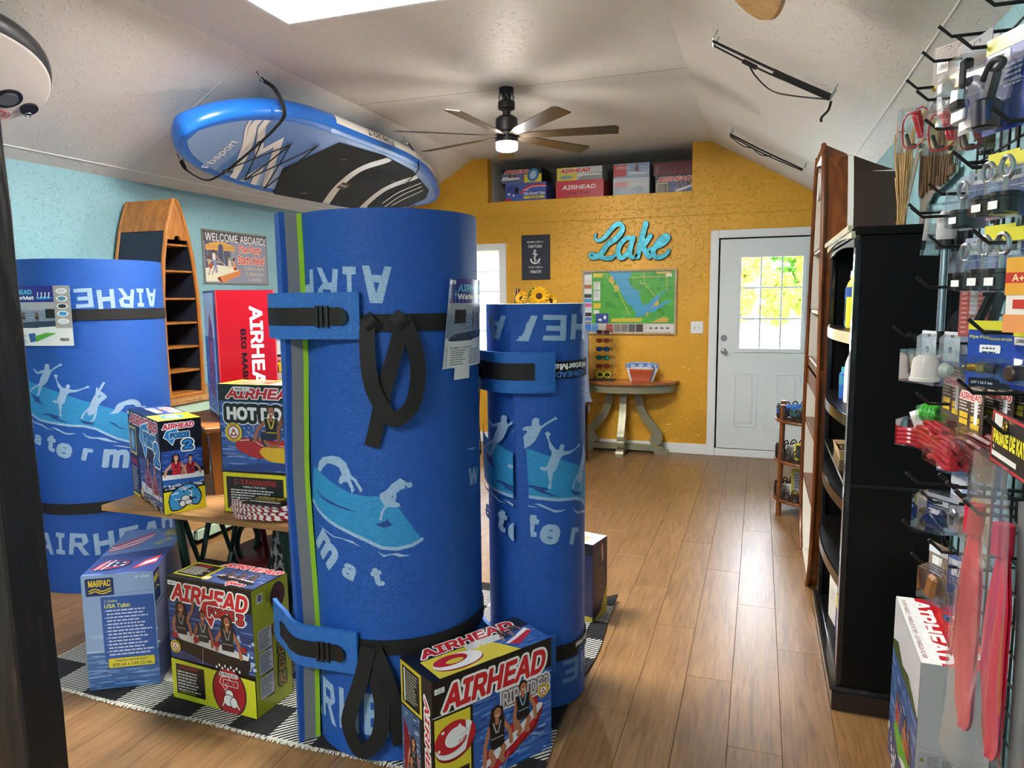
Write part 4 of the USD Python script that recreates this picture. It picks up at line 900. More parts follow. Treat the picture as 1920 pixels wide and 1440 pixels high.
P.line([(0, .165), (w_, .150)], .004, '#131316'); P.rect(.022, .022, .168, .145, '#17171a'); P.text('3 PASSAGERS', .040, .128, .135, .141, '#b3202b'); P.lines_text(.03, .160, .118, 7, .0125, '#cfcfcf', 8, .006); P.text('1.98 m x 1.9 m', .035, .026, .115, .036, '#cdd02c')
P.ell(.29, .080, .084, .098, '#20242c'); P.ell(.29, .080, .078, .092, '#a51f2a'); P.text('AIRHEAD', .245, .142, .335, .154, '#1d1d20', line=[(.003, '#e9e9e9')])
gforce(P, .245, .105, .085, '', '#c3232e')
for a, b, c, e in ((.29, .072, .018, .016), (.285, .045, .024, .022), (.31, .04, .016, .020)): P.ell(a, b, c + .003, e + .003, '#17181c'); P.ell(a, b, c, e, '#e6e6e6')
P.line([(.255, .02), (.275, .06)], .006, '#e6e6e6'); P.line([(.335, .02), (.31, .06)], .006, '#e6e6e6')
for k in range(9): P.ell(.235 + k * .014, .172 + (.010 if k % 2 else 0), .005, .006, '#e6e6e6')
P.rect(.010, .466, .055, .484, '#e9f1f1'); P.text('AHGF-3', .016, .470, .05, .479, '#333333')
P.build('front_print', t, F['front'])
P = Print(); P.rect(0, 0, d_, h_, '#a9ad22'); P.rect(d_ - .004, 0, d_, h_, '#131316')
bars(P, .025, .435, .030, .035)
for k, y in enumerate((.245, .155, .06)):
    P.rect(.022, y, .098, y + .085, '#8f2f22'); P.rect(.022, y + .002, .094, y + .085, '#c8cbc8'); P.lines_text(.026, .090, y + .080, 12, .0062, '#55585a', 20 + k, .0035)
    for q in range(3): P.ell(.062 + q * .012, y - .004, .005, .005, '#2a2c30')
P.ell(.135, .43, .040, .052, '#2b1a1d'); P.ell(.135, .43, .032, .044, '#4a1f26'); P.text('GF', .115, .42, .155, .445, '#17181c')
P.add(affinity.rotate(text_poly('FORCE', True), -90, origin=(0, 0)), '#000000'); P.l.pop()
for s_, y0, y1 in (('G', .27, .34), ('F', .235, .262), ('O', .205, .23), ('R', .175, .20), ('C', .145, .17), ('E', .118, .142), ('3', .075, .108)): P.text(s_, .115, y0, .165, y1, '#7a1820', line=[(.010, '#20100f'), (.004, '#a9ad22')], rot=-90)
P.lines_text(.07, .10, .47, 6, .008, '#5a5c18', 9, .003)
P.build('side_print', t, F['right'])
P = Print(); P.rect(0, 0, w_, d_, '#131316'); P.rect(.0, .03, .155, .155, '#8f921f'); P.rect(.010, .038, .140, .145, '#17171a'); P.text('3 RIDERS', .022, .125, .10, .138, '#b3202b'); P.lines_text(.018, .130, .118, 7, .0105, '#a8a89a', 31, .005)
logo(P, .12, .158, .412, .196, k=.8); P.water(.155, .018, .412, .150, '#3d4f80', '#8793b4', '#26345c', 26, 5)
P.poly([(.18, .07), (.20, .09), (.35, .075), (.385, .055), (.36, .035), (.22, .05)], '#1c1c20'); P.poly([(.18, .075), (.20, .092), (.36, .078), (.37, .066), (.21, .08)], '#c8c8cc')
for a in (.225, .28, .335): rider(P, a, .078, .055, skin='#8c5a48')
badge(P, .165, .04, .018); gforce(P, .27, .022, .07, '3', '#b3202b')
P.build('top_print', t, F['top'])

# 3: pale blue tall box behind it
w_, d_, h_ = .266, .575, .477
t, F = carton('towable_box', 'pale blue tall box reading USA Tubo in Spanish, at the left of the rug', w_, d_, h_, place(-2.502, 1.976, .012, .533, w_, d_), .533, '#7f9cc8')
P = Print(); P.rect(0, 0, w_, h_, '#8aa8d2')
P.water(0, 0, w_, .16, '#4069a4', '#7d9fd0', '#2b4f8a', 60, 3, .2); P.rect(0, .155, w_, .163, '#a4bede')
for k in range(18):
    r_ = random.Random(k + 9); P.ell(.04 + r_.uniform(0, .2), .18 + r_.uniform(0, .06), r_.uniform(.02, .05), .008, '#9cb6da')
P.line([(0, h_ - .085), (w_, h_ - .075)], .0025, '#6f8dbb')
P.rect(.014, h_ - .085, .118, h_ - .012, '#1d3566', r=.005); P.text('MARPAC', .026, h_ - .047, .107, h_ - .020, '#e2c52c', fat=.03)
for k in range(2): P.add(LineString(spline([(.028, h_ - .062 - k * .010, 0), (.05, h_ - .056 - k * .010, 0), (.075, h_ - .066 - k * .010, 0), (.107, h_ - .056 - k * .010, 0)], 5)[:, :2]).buffer(.0022), '#e2c52c')
P.text('B-4020', .20, h_ - .022, .252, h_ - .012, '#dbe6f4')
P.rect(.066, .115, .262, .385, '#2c5aa8', r=.004); P.text('3 Jinetes', .078, .362, .126, .374, '#dfe06a', False); P.text('USA Tubo', .078, .338, .172, .356, '#e4dc4a', fat=.01)
for k in range(14):
    P.lines_text(.084, .254, .330 - k * .0142, 1, .014, '#c4d3ea', 40 + k, .0062)
    if k % 2 == 0: P.ell(.078, .326 - k * .0142, .002, .002, '#d8e2f0')
P.rect(.076, .085, .252, .128, '#20477f', r=.006); P.rect(.078, .087, .250, .126, '#d6cc3a', r=.005); P.text('TAMANO DESINFLADO:', .10, .111, .225, .120, '#2a3c5a'); P.text('200.66 x 198.12 cm', .092, .092, .238, .105, '#22324c')
P.build('front_print', t, F['front'])
P = Print(); P.rect(0, 0, w_, d_, '#6d86bb'); P.ell(.10, .10, .085, .10, '#26305e', 20); P.poly([(0, .02), (w_, 0), (w_, .30), (0, .22)], '#3b4a86')
for k in range(5):
    a = .04 + k * .026; P.add(LineString(spline([(.02, .26 + a * .6, 0), (.09, .30 + a, 0), (.13, .42 + a * .6, 0)], 6)[:, :2]).buffer(.012), '#c8404c' if k % 2 == 0 else '#e8e8ee')
P.ell(.085, .10, .075, .055, '#1d2c52', 25); P.ell(.085, .11, .06, .040, '#b03a46', 25); P.ell(.09, .115, .048, .030, '#22345f', 25)
for k in range(6): P.text('*', .06 + (k % 3) * .028, .09 + (k // 3) * .03, .075 + (k % 3) * .028, .105 + (k // 3) * .03, '#e9edf4')
for k in range(4): P.line([(.02 + k * .012, .06), (.045 + k * .012, .16)], .006, '#e4e4ea' if k % 2 else '#c8404c')
P.poly([(.17, .04), (.25, .10), (.25, .20), (.20, .14)], '#c8404c'); P.poly([(.19, .07), (.245, .12), (.245, .16), (.205, .12)], '#e8e8ee')
P.text('USA Tube', .16, .36, .25, .40, '#e4dc4a', rot=60); P.rect(.185, .46, .262, .555, '#c9bd3a'); P.lines_text(.19, .255, .54, 8, .01, '#6b6420', 5, .004)
P.build('top_print', t, F['top'])
P = Print(); P.rect(0, 0, d_, h_, '#8790b8'); P.rect(.0, h_ - .13, .075, h_ - .005, '#1d3566'); P.text('MARPAC', .004, h_ - .05, .068, h_ - .02, '#e2c52c', fat=.03, rot=8); P.line([(.01, h_ - .08), (.035, h_ - .07), (.065, h_ - .085)], .005, '#e2c52c')
P.poly([(0, 0), (d_, 0), (d_, .10), (0, .16)], '#56679c'); P.line([(.0, .33), (.06, .33), (d_, h_ - .15)], .004, '#2a3050')
P.build('side_print', t, F['right'])

# ---------------------------------------------------------------- rug
def rug_mat():
    p = .180
    n = {'tc': ('texture_coordinate', {}), 's': ('separate_xyz', {}), 'ax': ('math', {'math_type': 'multiply_add', 'value2': 1 / p, 'value3': 200 + 2.885 / p}), 'ay': ('math', {'math_type': 'multiply_add', 'value2': 1 / p, 'value3': 200 - 1.955 / p}),
         'fx': ('math', {'math_type': 'floor'}), 'fy': ('math', {'math_type': 'floor'}), 'mx': ('math', {'math_type': 'modulo', 'value2': 2.0}), 'my': ('math', {'math_type': 'modulo', 'value2': 2.0}),
         'sum': ('math', {'math_type': 'add'}), 'dg': ('math', {'math_type': 'subtract'}), 'ds': ('math', {'math_type': 'multiply', 'value2': 46.0}), 'df': ('math', {'math_type': 'fraction'}), 'dl': ('math', {'math_type': 'greater_than', 'value2': .5}),
         'eq': ('math', {'math_type': 'compare', 'value2': 1.0, 'value3': .3}), 'lt': ('math', {'math_type': 'multiply'}), 'hi': ('math', {'math_type': 'greater_than', 'value2': 1.5}), 'tot': ('math', {'math_type': 'add', 'use_clamp': True}),
         'mixc': ('mix', {'color1': lin('#17171b'), 'color2': lin('#dcd8ce')}), 'nz': ('wave_texture', {'bands_direction': 'x', 'scale': 60.0, 'distortion': 2.0}), 'bp': ('bump', {'distance': .0016, 'strength': .8}), 'p': ('principled_bsdf', {'roughness': .9})}
    l = [('tc.object', 's.vector'), ('s.x', 'ax.value1'), ('s.y', 'ay.value1'), ('ax.value', 'fx.value1'), ('ay.value', 'fy.value1'), ('fx.value', 'mx.value1'), ('fy.value', 'my.value1'), ('mx.value', 'sum.value1'), ('my.value', 'sum.value2'),
         ('s.x', 'dg.value1'), ('s.y', 'dg.value2'), ('dg.value', 'ds.value1'), ('ds.value', 'df.value1'), ('df.value', 'dl.value1'), ('sum.value', 'eq.value1'), ('eq.value', 'lt.value1'), ('dl.value', 'lt.value2'),
         ('sum.value', 'hi.value1'), ('lt.value', 'tot.value1'), ('hi.value', 'tot.value2'), ('tot.value', 'mixc.fac'), ('mixc.color', 'p.base_color'), ('tc.object', 'nz.vector'), ('nz.fac', 'bp.height'), ('bp.normal', 'p.normal')]
    return node_mat('checked_cotton', n, l)
rug = thing('checked_rug', 'black and white buffalo check cotton rug under the mats and boxes', 'rug', (0, 0, 0))
gx, gy = np.meshgrid(np.linspace(-2.885, -.635, 60), np.linspace(1.955, 3.49, 40), indexing='ij')
gz = .0095 + .0012 * meshkit.noise(np.stack([gx * 5, gy * 5, 0 * gx], -1)) * 1.0
cur = np.clip(1 - np.hypot(gx + .635, gy - 3.49) / .12, 0, 1); gz = gz + .03 * cur ** 1.5
gx = gx + .012 * np.sin(gy * 7) * (gx > -.7) + .006 * np.sin(gx * 3); gy = gy + .006 * np.sin(gx * 9) * (gy < 2.0)
top = np.stack([gx, gy, gz], -1).reshape(-1, 3); i_ = np.arange(60 * 40).reshape(60, 40)
q_ = np.stack([i_[:-1, :-1], i_[1:, :-1], i_[1:, 1:], i_[:-1, 1:]], -1).reshape(-1, 4)
bot = top - [0, 0, .008]; K = len(top); ring_ = list(i_[:, 0]) + list(i_[-1, 1:]) + list(i_[-2::-1, -1]) + list(i_[0, -2:0:-1])
sd = np.array([(ring_[k], ring_[k] + K, ring_[(k + 1) % len(ring_)] + K, ring_[(k + 1) % len(ring_)]) for k in range(len(ring_))])
put('weave', (np.vstack([top, bot]), np.vstack([q_, q_[:, ::-1] + K, sd])), rug_mat(), rug, smooth=40)
fr_ = [tube([(x, 1.957 + .006 * math.sin(x * 9), .008), (x + rng.normal(0, .003), 1.944 + .006 * math.sin(x * 9) + rng.normal(0, .002), .004)], .0028, 4) for x in np.arange(-2.88, -.64, .0075)]
put('fringe', cat_(fr_), mat('cotton_white', '#d6d2c8', .9), rug, smooth=False, kind='stuff')

# ---------------------------------------------------------------- low table, bench and what stands on them
def wood(name, a, b, rough=.5, sc=(14, 14, 1.4)):
    return node_mat(name, {'tc': ('texture_coordinate', {}), 'mp': ('mapping', {'scale': sc}), 'n': ('noise_texture', {'scale': 1.6, 'detail': 5.0, 'distortion': 1.2}), 'rp': ('rgb_ramp', {'ramp': [(.3, lin(a)), (.68, lin(b))]}),
        'bp': ('bump', {'distance': .0006, 'strength': .5}), 'p': ('principled_bsdf', {'roughness': rough})}, [('tc.object', 'mp.vector'), ('mp.vector', 'n.vector'), ('n.fac', 'rp.fac'), ('rp.color', 'p.base_color'), ('n.fac', 'bp.height'), ('bp.normal', 'p.normal')])
PINE = wood('worn_pine', '#8a6238', '#b88b56', .5, (1.6, 14, 14))
OAKV = wood('honey_wood', '#8a531f', '#b87836', .38)
OAKX = wood('honey_wood_cross', '#7f4c1c', '#ad7030', .42, (2, 14, 14))
IRON = mat('green_cast_iron', '#1d3a30', .5, .2)
t = thing('low_table', 'plain wooden table with green cast-iron legs between the left mat and big front mat', 'table', (0, 0, 0))
tp = Polygon([(-2.755, 2.322), (-1.70, 2.322), (-1.70, 3.38), (-2.755, 3.38)]).buffer(.012, 3)
put('table_top', moved(extrude(tp, .022), (0, 0, .638)), PINE, t, smooth=20)
for x in (-2.42, -1.86):
    L = []
    for y0, y1 in ((2.42, 2.62), (2.62, 2.82), (2.82, 3.02), (3.02, 3.26)):
        L += [tube([(x, y0, .638), (x, (y0 + y1) / 2, .34), (x, y1, .638)], .014, 8), tube([(x, y0, .10), (x, (y0 + y1) / 2, .34), (x, y1, .10)], .014, 8)]
    ring3 = [(x, 2.84 + .075 * math.cos(a), .36 + .09 * math.sin(a)) for a in np.linspace(0, 2 * math.pi, 20, endpoint=False)]
    L += [tube(ring3, .013, 8, True), tube([(x, 2.40, .638), (x, 2.44, .3), (x, 2.36, .02)], .018, 8), tube([(x, 3.28, .638), (x, 3.24, .3), (x, 3.32, .02)], .018, 8),
          tube([(x, 2.40, .10), (x, 3.28, .10)], .014, 8), cbox(.03, .92, .03, .005, (x, 2.84, .625))]
    put('leg_frame', cat_(L), IRON, t)
put('treadle_bar', tube([(-2.42, 2.84, .10), (-1.86, 2.84, .10)], .014, 8), IRON, t)
by = math.radians(50); bu, bv = np.array([math.cos(by), math.sin(by), 0]), np.array([-math.sin(by), math.cos(by), 0]); bo = np.array([-2.385, 2.575, .66])
t = thing('wooden_bench', 'small honey-coloured wooden bench standing on the low table under the red box', 'bench', (0, 0, 0))
def on_bench(m): return axes(m, bo, bu, bv, np.array([0, 0, 1.0]))
put('seat', on_bench(bx(-.015, .52, -.015, .56, .30, .325, .004)), OAKX, t, smooth=False)
for a, b in ((.03, .03), (.03, .50), (.46, .03), (.46, .50)):
    v = np.array([(sx * s_, sy * s_, z) for z, s_ in ((0, .020), (.30, .034)) for sx in (-1, 1) for sy in (-1, 1)]) + [a + .01, b + .01, 0]
    put('leg', on_bench(trimesh.convex.convex_hull(v)), OAKV, t, smooth=False)
for a, b, c_, e in ((.06, .44, .02, .035), (.06, .44, .51, .525)): put('apron', on_bench(bx(a, b, c_, e, .25, .30, .002)), OAKX, t, smooth=False)

# red box standing on end on the bench
w_, d_, h_ = .272, .40, .63
fl_ = bo + bu * .085 + bv * .13
t, F = carton('towable_box', 'tall red box reading BIG MABLE sideways, standing on the wooden bench', w_, d_, h_, place(fl_[0], fl_[1], .9855, by, w_, d_), by, '#b3141f')
P = Print(); P.rect(0, 0, w_, h_, '#c4131f'); P.rect(0, 0, .006, h_, '#d8404a'); P.rect(w_ - .006, 0, w_, h_, '#e05a60')
g = text_poly('AIRHEAD', True).buffer(.03); a, b, c_, e = g.bounds
g = affinity.scale(g, .46 / (c_ - a), .062 / (e - b), origin=(0, 0)); g = affinity.rotate(g, -90, origin=(0, 0)); a, b, c_, e = g.bounds
P.add(affinity.translate(g, .150 - a, h_ - .075 - e), '#f4f2f2')
g = text_poly('BIG MABLE', True).buffer(.03); a, b, c_, e = g.bounds
g = affinity.scale(g, .30 / (c_ - a), .026 / (e - b), origin=(0, 0)); g = affinity.rotate(g, -90, origin=(0, 0)); a, b, c_, e = g.bounds
P.add(affinity.translate(g, .105 - a, h_ - .185 - e), '#1d0f10')
P.build('front_print', t, F['front'])
P = Print(); P.rect(0, 0, d_, h_, '#3a3228'); P.rect(0, .02, d_ - .07, h_ - .01, '#c9d9ec'); P.water(.0, .03, d_ - .10, .40, '#3a6eb0', '#8fb4de', '#285490', 40, 6); P.poly([(.10, .12), (.25, .10), (.26, .45), (.18, .52), (.12, .4)], '#a6242e'); rider(P, .2, .3, .14, vest='#b3303a', skin='#b08068'); rider(P, .19, .12, .13, long=False, vest='#2a3f8a', skin='#b08068')
P.build('side_print', t, F['left'])
P = Print(); P.rect(0, 0, w_, d_, '#b51722'); P.text('AIRHEAD', .04, .16, .23, .21, '#f2f2f2', shear=.2); P.build('top_print', t, F['top'])

# hot dog box at the table's front
w_, d_, h_ = .42, .16, .556
t, F = carton('towable_box', 'blue and yellow box reading HOT DOG with a boy riding a red banana tube', w_, d_, h_, place(-2.155, 2.40, .661, .05, w_, d_), .05, '#16171b')
P = Print(); P.rect(0, 0, w_, h_, '#16171b'); P.water(.004, .185, w_, .485, '#3a62b4', '#7f9fdc', '#254a96', 70, 21)
for k in range(70):
    r_ = random.Random(k + 200); P.ell(r_.uniform(.01, .41), r_.uniform(.33, .38), r_.uniform(.002, .007), .002, '#b4c8ec')
P.rect(.004, .22, w_, .24, '#3560ae'); P.poly([(0, .185), (w_, .20), (w_, .235), (.2, .225), (0, .20)], '#1f4490')
logo(P, .04, .497, .40, .541); P.text('HOT DOG', .04, .405, .36, .462, '#f4f4f4', fat=.06, line=[(.020, '#ffffff'), (.016, '#141416'), (.004, '#141416')])
P.add(Polygon(spline([(.075, .305, 0), (.11, .33, 0), (.20, .325, 0), (.42, .315, 0), (.42, .25, 0), (.20, .245, 0), (.12, .262, 0), (.08, .285, 0), (.075, .305, 0)], 6)[:, :2]).buffer(0), '#c2202c')
P.add(Polygon(spline([(.19, .275, 0), (.23, .295, 0), (.42, .285, 0), (.42, .235, 0), (.26, .232, 0), (.21, .252, 0), (.19, .275, 0)], 6)[:, :2]).buffer(0), '#e6bd2c')
P.add(LineString(spline([(.10, .318, 0), (.16, .322, 0), (.21, .30, 0), (.26, .302, 0), (.42, .298, 0)], 5)[:, :2]).buffer(.002), '#e8e2d8')
P.line([(.01, .252), (.11, .256)], .003, '#20283c'); P.line([(.15, .322), (.19, .332)], .008, '#1d1d20')
rider(P, .255, .335, .14, long=False, hair='#2a1d16', vest='#15161b', trim='#e0c132', skin='#a9694a', arms=((-.60, -.10), (-.42, -.06)))
P.line([(.255, .335), (.215, .345), (.222, .312)], .030, '#1b2444'); P.line([(.222, .318), (.245, .30), (.28, .302)], .016, '#a9694a'); rider(P, .345, .34, .165, vest='#101114', trim='#303338', skin='#8a5540')
badge(P, .070, .352, .042)
P.rect(.004, .004, w_, .178, '#e6dc22'); P.line([(0, .181), (w_, .190)], .006, '#16171b'); P.rect(.020, .020, .300, .160, '#17171a'); P.text('1-3 PASSAGERS', .060, .128, .265, .150, '#c3232e'); P.text('TORPILLE TRACTABLE', .10, .114, .215, .122, '#e8e8e8'); P.lines_text(.04, .285, .106, 7, .0112, '#d8d8d8', 17, .0058); P.text('2.71 m', .06, .026, .10, .036, '#e6dc22')
P.ell(.36, .09, .05, .03, '#a01c26', 25); P.ell(.355, .11, .05, .03, '#e6c53a', 25)
P.rect(.08, .528, .16, .548, '#e6ecec'); P.text('AHHD-3', .09, .533, .14, .543, '#333333')
P.build('front_print', t, F['front'])
P = Print(); P.rect(0, 0, w_, d_, '#d8cf4a'); P.rect(.05, .02, .23, .14, '#8a3a34'); P.lines_text(.06, .22, .13, 8, .013, '#d8b8a8', 9, .006); P.rect(.25, 0, w_, d_, '#e9d8dc'); P.lines_text(.27, .41, .14, 7, .018, '#c8606c', 4, .008)
P.build('top_print', t, F['top'])
P = Print(); P.rect(0, 0, d_, h_, '#17171a'); P.rect(.02, .1, d_ - .02, .45, '#3a62b4'); P.build('side_print', t, F['left'])

# two-rider box at the table's left corner
w_, d_, h_ = .488, .172, .402
t, F = carton('towable_box', 'black and yellow towable box with a couple on it, at the table corner', w_, d_, h_, place(-2.800, 2.523, .661, -.509, w_, d_), -.509, '#151518')
P = Print(); P.rect(0, 0, d_, h_, '#131316'); P.water(.002, .160, d_ - .002, .272, '#2c4c9a', '#6f92d0', '#1b3376', 40, 5)
logo(P, .014, .365, d_ - .03, .388, k=1.4)
gforce(P, .018, .322, .100, '', '#2f86cc', '#e4eef6'); P.text('2', .092, .270, .132, .312, '#2f86cc', line=[(.010, '#e4eef6'), (.004, '#15161a')], fat=.05)
P.poly([(.002, .115), (d_, .11), (d_, .165), (.10, .178), (.002, .17)], '#e6e8ec'); P.poly([(.002, .115), (d_, .118), (d_, .140), (.002, .148)], '#2f62b0'); P.ell(.09, .178, .09, .014, '#20242c')
rider(P, .060, .168, .088, hair='#241512', vest='#c2262f', trim='#16171c', suit='#b8242d', skin='#d09a78', arms=((-.55, -.04), (.42, -.02))); rider(P, .118, .164, .080, long=False, hair='#17100e', vest='#a3222b', trim='#16171c', skin='#c08862', arms=((-.45, .0), (.50, -.04)))
for k in range(60):
    r_ = random.Random(k + 70); P.ell(r_.uniform(.004, d_ - .004), r_.uniform(.105, .125), r_.uniform(.003, .009), r_.uniform(.002, .006), '#d6dde8' if k % 3 else '#2a3c60')
P.poly([(.0, .0), (d_, 0), (d_, .098), (.002, .095)], '#e6dc22')
P.add(Polygon(spline([(.02, .05, 0), (.03, .085, 0), (.06, .105, 0), (.10, .122, 0), (.135, .105, 0), (.155, .06, 0), (.14, .022, 0), (.10, .028, 0), (.07, .012, 0), (.03, .012, 0), (.02, .05, 0)], 6)[:, :2]).buffer(.002), '#17181c')
P.add(Polygon(spline([(.022, .05, 0), (.032, .083, 0), (.06, .102, 0), (.10, .118, 0), (.133, .103, 0), (.152, .06, 0), (.138, .025, 0), (.10, .031, 0), (.07, .015, 0), (.032, .015, 0), (.022, .05, 0)], 6)[:, :2]).buffer(0), '#3f9edb')
r_ = random.Random(6)
for k in range(16):
    a, b = r_.uniform(.04, .135), r_.uniform(.03, .10); P.add(LineString([(a, b), (a + r_.uniform(-.02, .02), b + r_.uniform(-.02, .02)), (a + r_.uniform(-.02, .02), b + r_.uniform(-.01, .02))]).buffer(.0022).intersection(sbox(.03, .02, .145, .11)), '#16202e' if k % 2 else '#eaf3fa')
for a, b, c_, e in ((.088, .055, .016, .014), (.075, .035, .012, .012), (.10, .038, .014, .010)): P.ell(a, b, c_ + .003, e + .003, '#16202e'); P.ell(a, b, c_, e, '#e6eef4')
P.text('AIRHEAD', .06, .100, .115, .108, '#eaf3fa', shear=.2)
P.build('end_print', t, F['right'])
P = Print(); P.rect(0, 0, w_, h_, '#131316'); logo(P, .02, .345, .475, .392, k=.9)
P.water(.15, .02, w_ - .004, .20, '#3f4f86', '#7f8cb4', '#26335e', 40, 15); P.rect(.005, .20, .12, .33, '#c9b832'); P.rect(.015, .21, .11, .32, '#2c4c7a'); P.ell(.06, .265, .03, .045, '#7fa8c8')
P.rect(.008, .012, .13, .19, '#17171a'); P.rect(.012, .150, .12, .18, '#8c1a22'); P.lines_text(.016, .12, .14, 10, .012, '#b8b8b8', 27, .006); P.rect(.008, .0, .13, .014, '#c9b832')
gforce(P, .19, .27, .24, '', '#2f86cc', '#dfe9f2'); P.text('2', .40, .205, .475, .30, '#2f86cc', line=[(.014, '#e4eef6'), (.006, '#15161a')], fat=.04)
P.poly([(.16, .04), (.30, .02), (.475, .035), (.475, .07), (.30, .085), (.17, .09)], '#c9ccd8'); P.poly([(.16, .04), (.30, .02), (.475, .035), (.475, .05), (.3, .05)], '#34508a')
rider(P, .29, .085, .14, vest='#8f2a34', skin='#b07a68'); rider(P, .39, .07, .13, long=False, vest='#8f2a34', skin='#b07a68')
for k in range(40):
    r_ = random.Random(k + 30); P.ell(r_.uniform(.2, .48), r_.uniform(.005, .04), r_.uniform(.004, .014), .004, '#a8a8a4')
badge(P, .175, .035, .022); P.rect(.008, .385, .04, .398, '#e9f1f1')
P.build('front_print', t, F['front'])
P = Print(); P.rect(0, 0, w_, d_, '#16171b'); P.water(.01, .06, .30, .165, '#46589a', '#98a6d0', '#2c3c78', 30, 7); P.rect(.30, .0, w_, d_, '#d8cf2e'); P.ell(.39, .085, .06, .045, '#3f8cc8'); P.ell(.39, .085, .045, .03, '#9fc4e0'); P.text('AIRHEAD', .06, .12, .27, .16, '#c3232e', shear=.2, line=[(.006, '#f0f0f0')]); rider(P, .13, .08, .06); rider(P, .18, .08, .055, long=False); P.poly([(.05, .06), (.25, .06), (.24, .09), (.07, .09)], '#d8dae2')
P.build('top_print', t, F['top'])

# coil of tow rope
t = thing('tow_rope', 'coil of red and white tow rope with a paper band on the table', 'rope', (-1.935, 2.315 + .085, .661))
ROPE = node_mat('rope_twist', {'tc': ('texture_coordinate', {}), 'mp': ('mapping', {'rotation': (.5, .4, .8)}), 'w': ('wave_texture', {'scale': 17.0, 'distortion': 3.0, 'detail': 2.0}), 'rp': ('rgb_ramp', {'ramp': [(.30, lin('#a3202e')), (.42, lin('#e8dcdc')), (.9, lin('#efe8e6'))]}), 'p': ('principled_bsdf', {'roughness': .8})}, [('tc.object', 'mp.vector'), ('mp.vector', 'w.vector'), ('w.fac', 'rp.fac'), ('rp.color', 'p.base_color')])
q_ = np.random.default_rng(11)
for k in range(15):
    ra, rb = .155 + q_.normal(0, .012), .062 + q_.normal(0, .008); z0 = .008 + (k % 5) * .0125; ph = q_.uniform(0, 6)
    pts = [(ra * math.cos(a) + q_.normal(0, .001), rb * math.sin(a), z0 + .005 * math.sin(2 * a + ph) + .002 * math.sin(5 * a + ph)) for a in np.linspace(0, 2 * math.pi, 44, endpoint=False)]
    put('turn', tube(pts, .0062, 7, True), ROPE, t)
P = Print(); P.rect(0, 0, .17, .075, '#17171a'); P.text('AIRHEAD', .02, .045, .15, .066, '#e0cf3a', fat=.02); P.text('TOW ROPE 60 FT', .02, .026, .15, .040, '#e0cf3a'); P.rect(.01, .006, .16, .018, '#d8d2c2')
put('paper_band', cbox(.175, .16, .004, .001, (.03, 0, .074), rx=0), mat('band_card', '#26262a', .5), t, smooth=False)
P.build('band_print', t, flat((-.055, -.06, .0765), (1, 0, 0), (0, .9, .12)))

# under the table
t = thing('round_stool', 'dark red round stool with a single slat, in the shade under the table', 'stool', (-2.33, 2.98, 0))
RED_D = mat('dark_red_paint', '#5d0f18', .35)
put('seat', lathe([(0, .30), (.16, .300), (.235, .285), (.255, .262), (.245, .24), (.18, .225), (0, .22)], 40), RED_D, t)
put('column', cyl(.035, .22, n=16), RED_D, t); put('foot', lathe([(0, 0), (.16, 0), (.165, .012), (.05, .03), (0, .03)], 30), RED_D, t)
put('slat', moved(cbox(.03, .022, .20, .008), (.045, -.17, .36), rx=10), RED_D, t)
t = thing('fabric_bag', 'black and white patterned cloth bag hanging under the right of the table', 'bag', (-1.99, 2.66, 0))
q_ = np.random.default_rng(5); zz = np.linspace(.02, .60, 14); V = []
for i, z in enumerate(zz):
    for a in np.linspace(0, 2 * math.pi, 24, endpoint=False):
        rx_ = .13 + .03 * math.sin(z * 9); V.append((rx_ * math.cos(a) * (1 + .12 * math.sin(5 * a + z * 7)), .10 * math.sin(a) * (1 + .10 * math.sin(4 * a)), z))
F_ = [(i * 24 + k, i * 24 + (k + 1) % 24, (i + 1) * 24 + (k + 1) % 24, (i + 1) * 24 + k) for i in range(13) for k in range(24)]
BAGM = node_mat('marbled_cloth', {'tc': ('texture_coordinate', {}), 'v': ('noise_texture', {'scale': 14.0, 'detail': 3.0, 'distortion': 2.5}), 'rp': ('rgb_ramp', {'ramp': [(.42, (.012, .012, .014)), (.50, (.012, .012, .014)), (.56, (.42, .40, .38)), (.7, (.5, .48, .46))]}), 'p': ('principled_bsdf', {'roughness': .85})}, [('tc.object', 'v.vector'), ('v.fac', 'rp.fac'), ('rp.color', 'p.base_color')])
put('cloth', (np.array(V), np.array(F_)), BAGM, t, smooth=60)
put('handle', tube(spline([(-.06, 0, .59), (-.05, 0, .625), (.05, 0, .625), (.06, 0, .59)], 5), .006, 6), BAGM, t)

# bench along the left wall with the boat-shaped shelf and small boxes
GREENP = mat('pale_green_paint', '#a9c4b0', .6, noise=(5, .08))
t = thing('long_bench', 'long plank-topped bench painted pale green along the left wall, under the boat-shaped shelf', 'bench', (0, 0, 0))
for k in range(4): put('plank', bx(-4.02 + k * .131, -4.02 + k * .131 + .128, 3.42, 5.75, .905, .935, .004), PINE, t, smooth=False)
put('apron', bx(-3.535, -3.512, 3.44, 5.73, .835, .905, .002), GREENP, t, smooth=False)
put('apron', bx(-4.0, -3.535, 5.71, 5.73, .835, .905, .002), GREENP, t, smooth=False)
for x in (-3.99, -3.55):
    for y in (3.47, 5.68): put('leg', bx(x - .03, x + .03, y - .03, y + .03, 0, .905, .004), GREENP, t, smooth=False)
for k in range(5): put('shelf_plank', bx(-4.02 + k * .128, -4.02 + k * .128 + .125, 3.50, 5.72, .075, .10, .003), PINE, t, smooth=False)
put('shelf_rail', bx(-3.40, -3.372, 3.50, 5.72, .035, .10, .003), GREENP, t, smooth=False)
put('shelf_rail', bx(-4.02, -3.40, 3.48, 3.50, .035, .10, .003), GREENP, t, smooth=False)
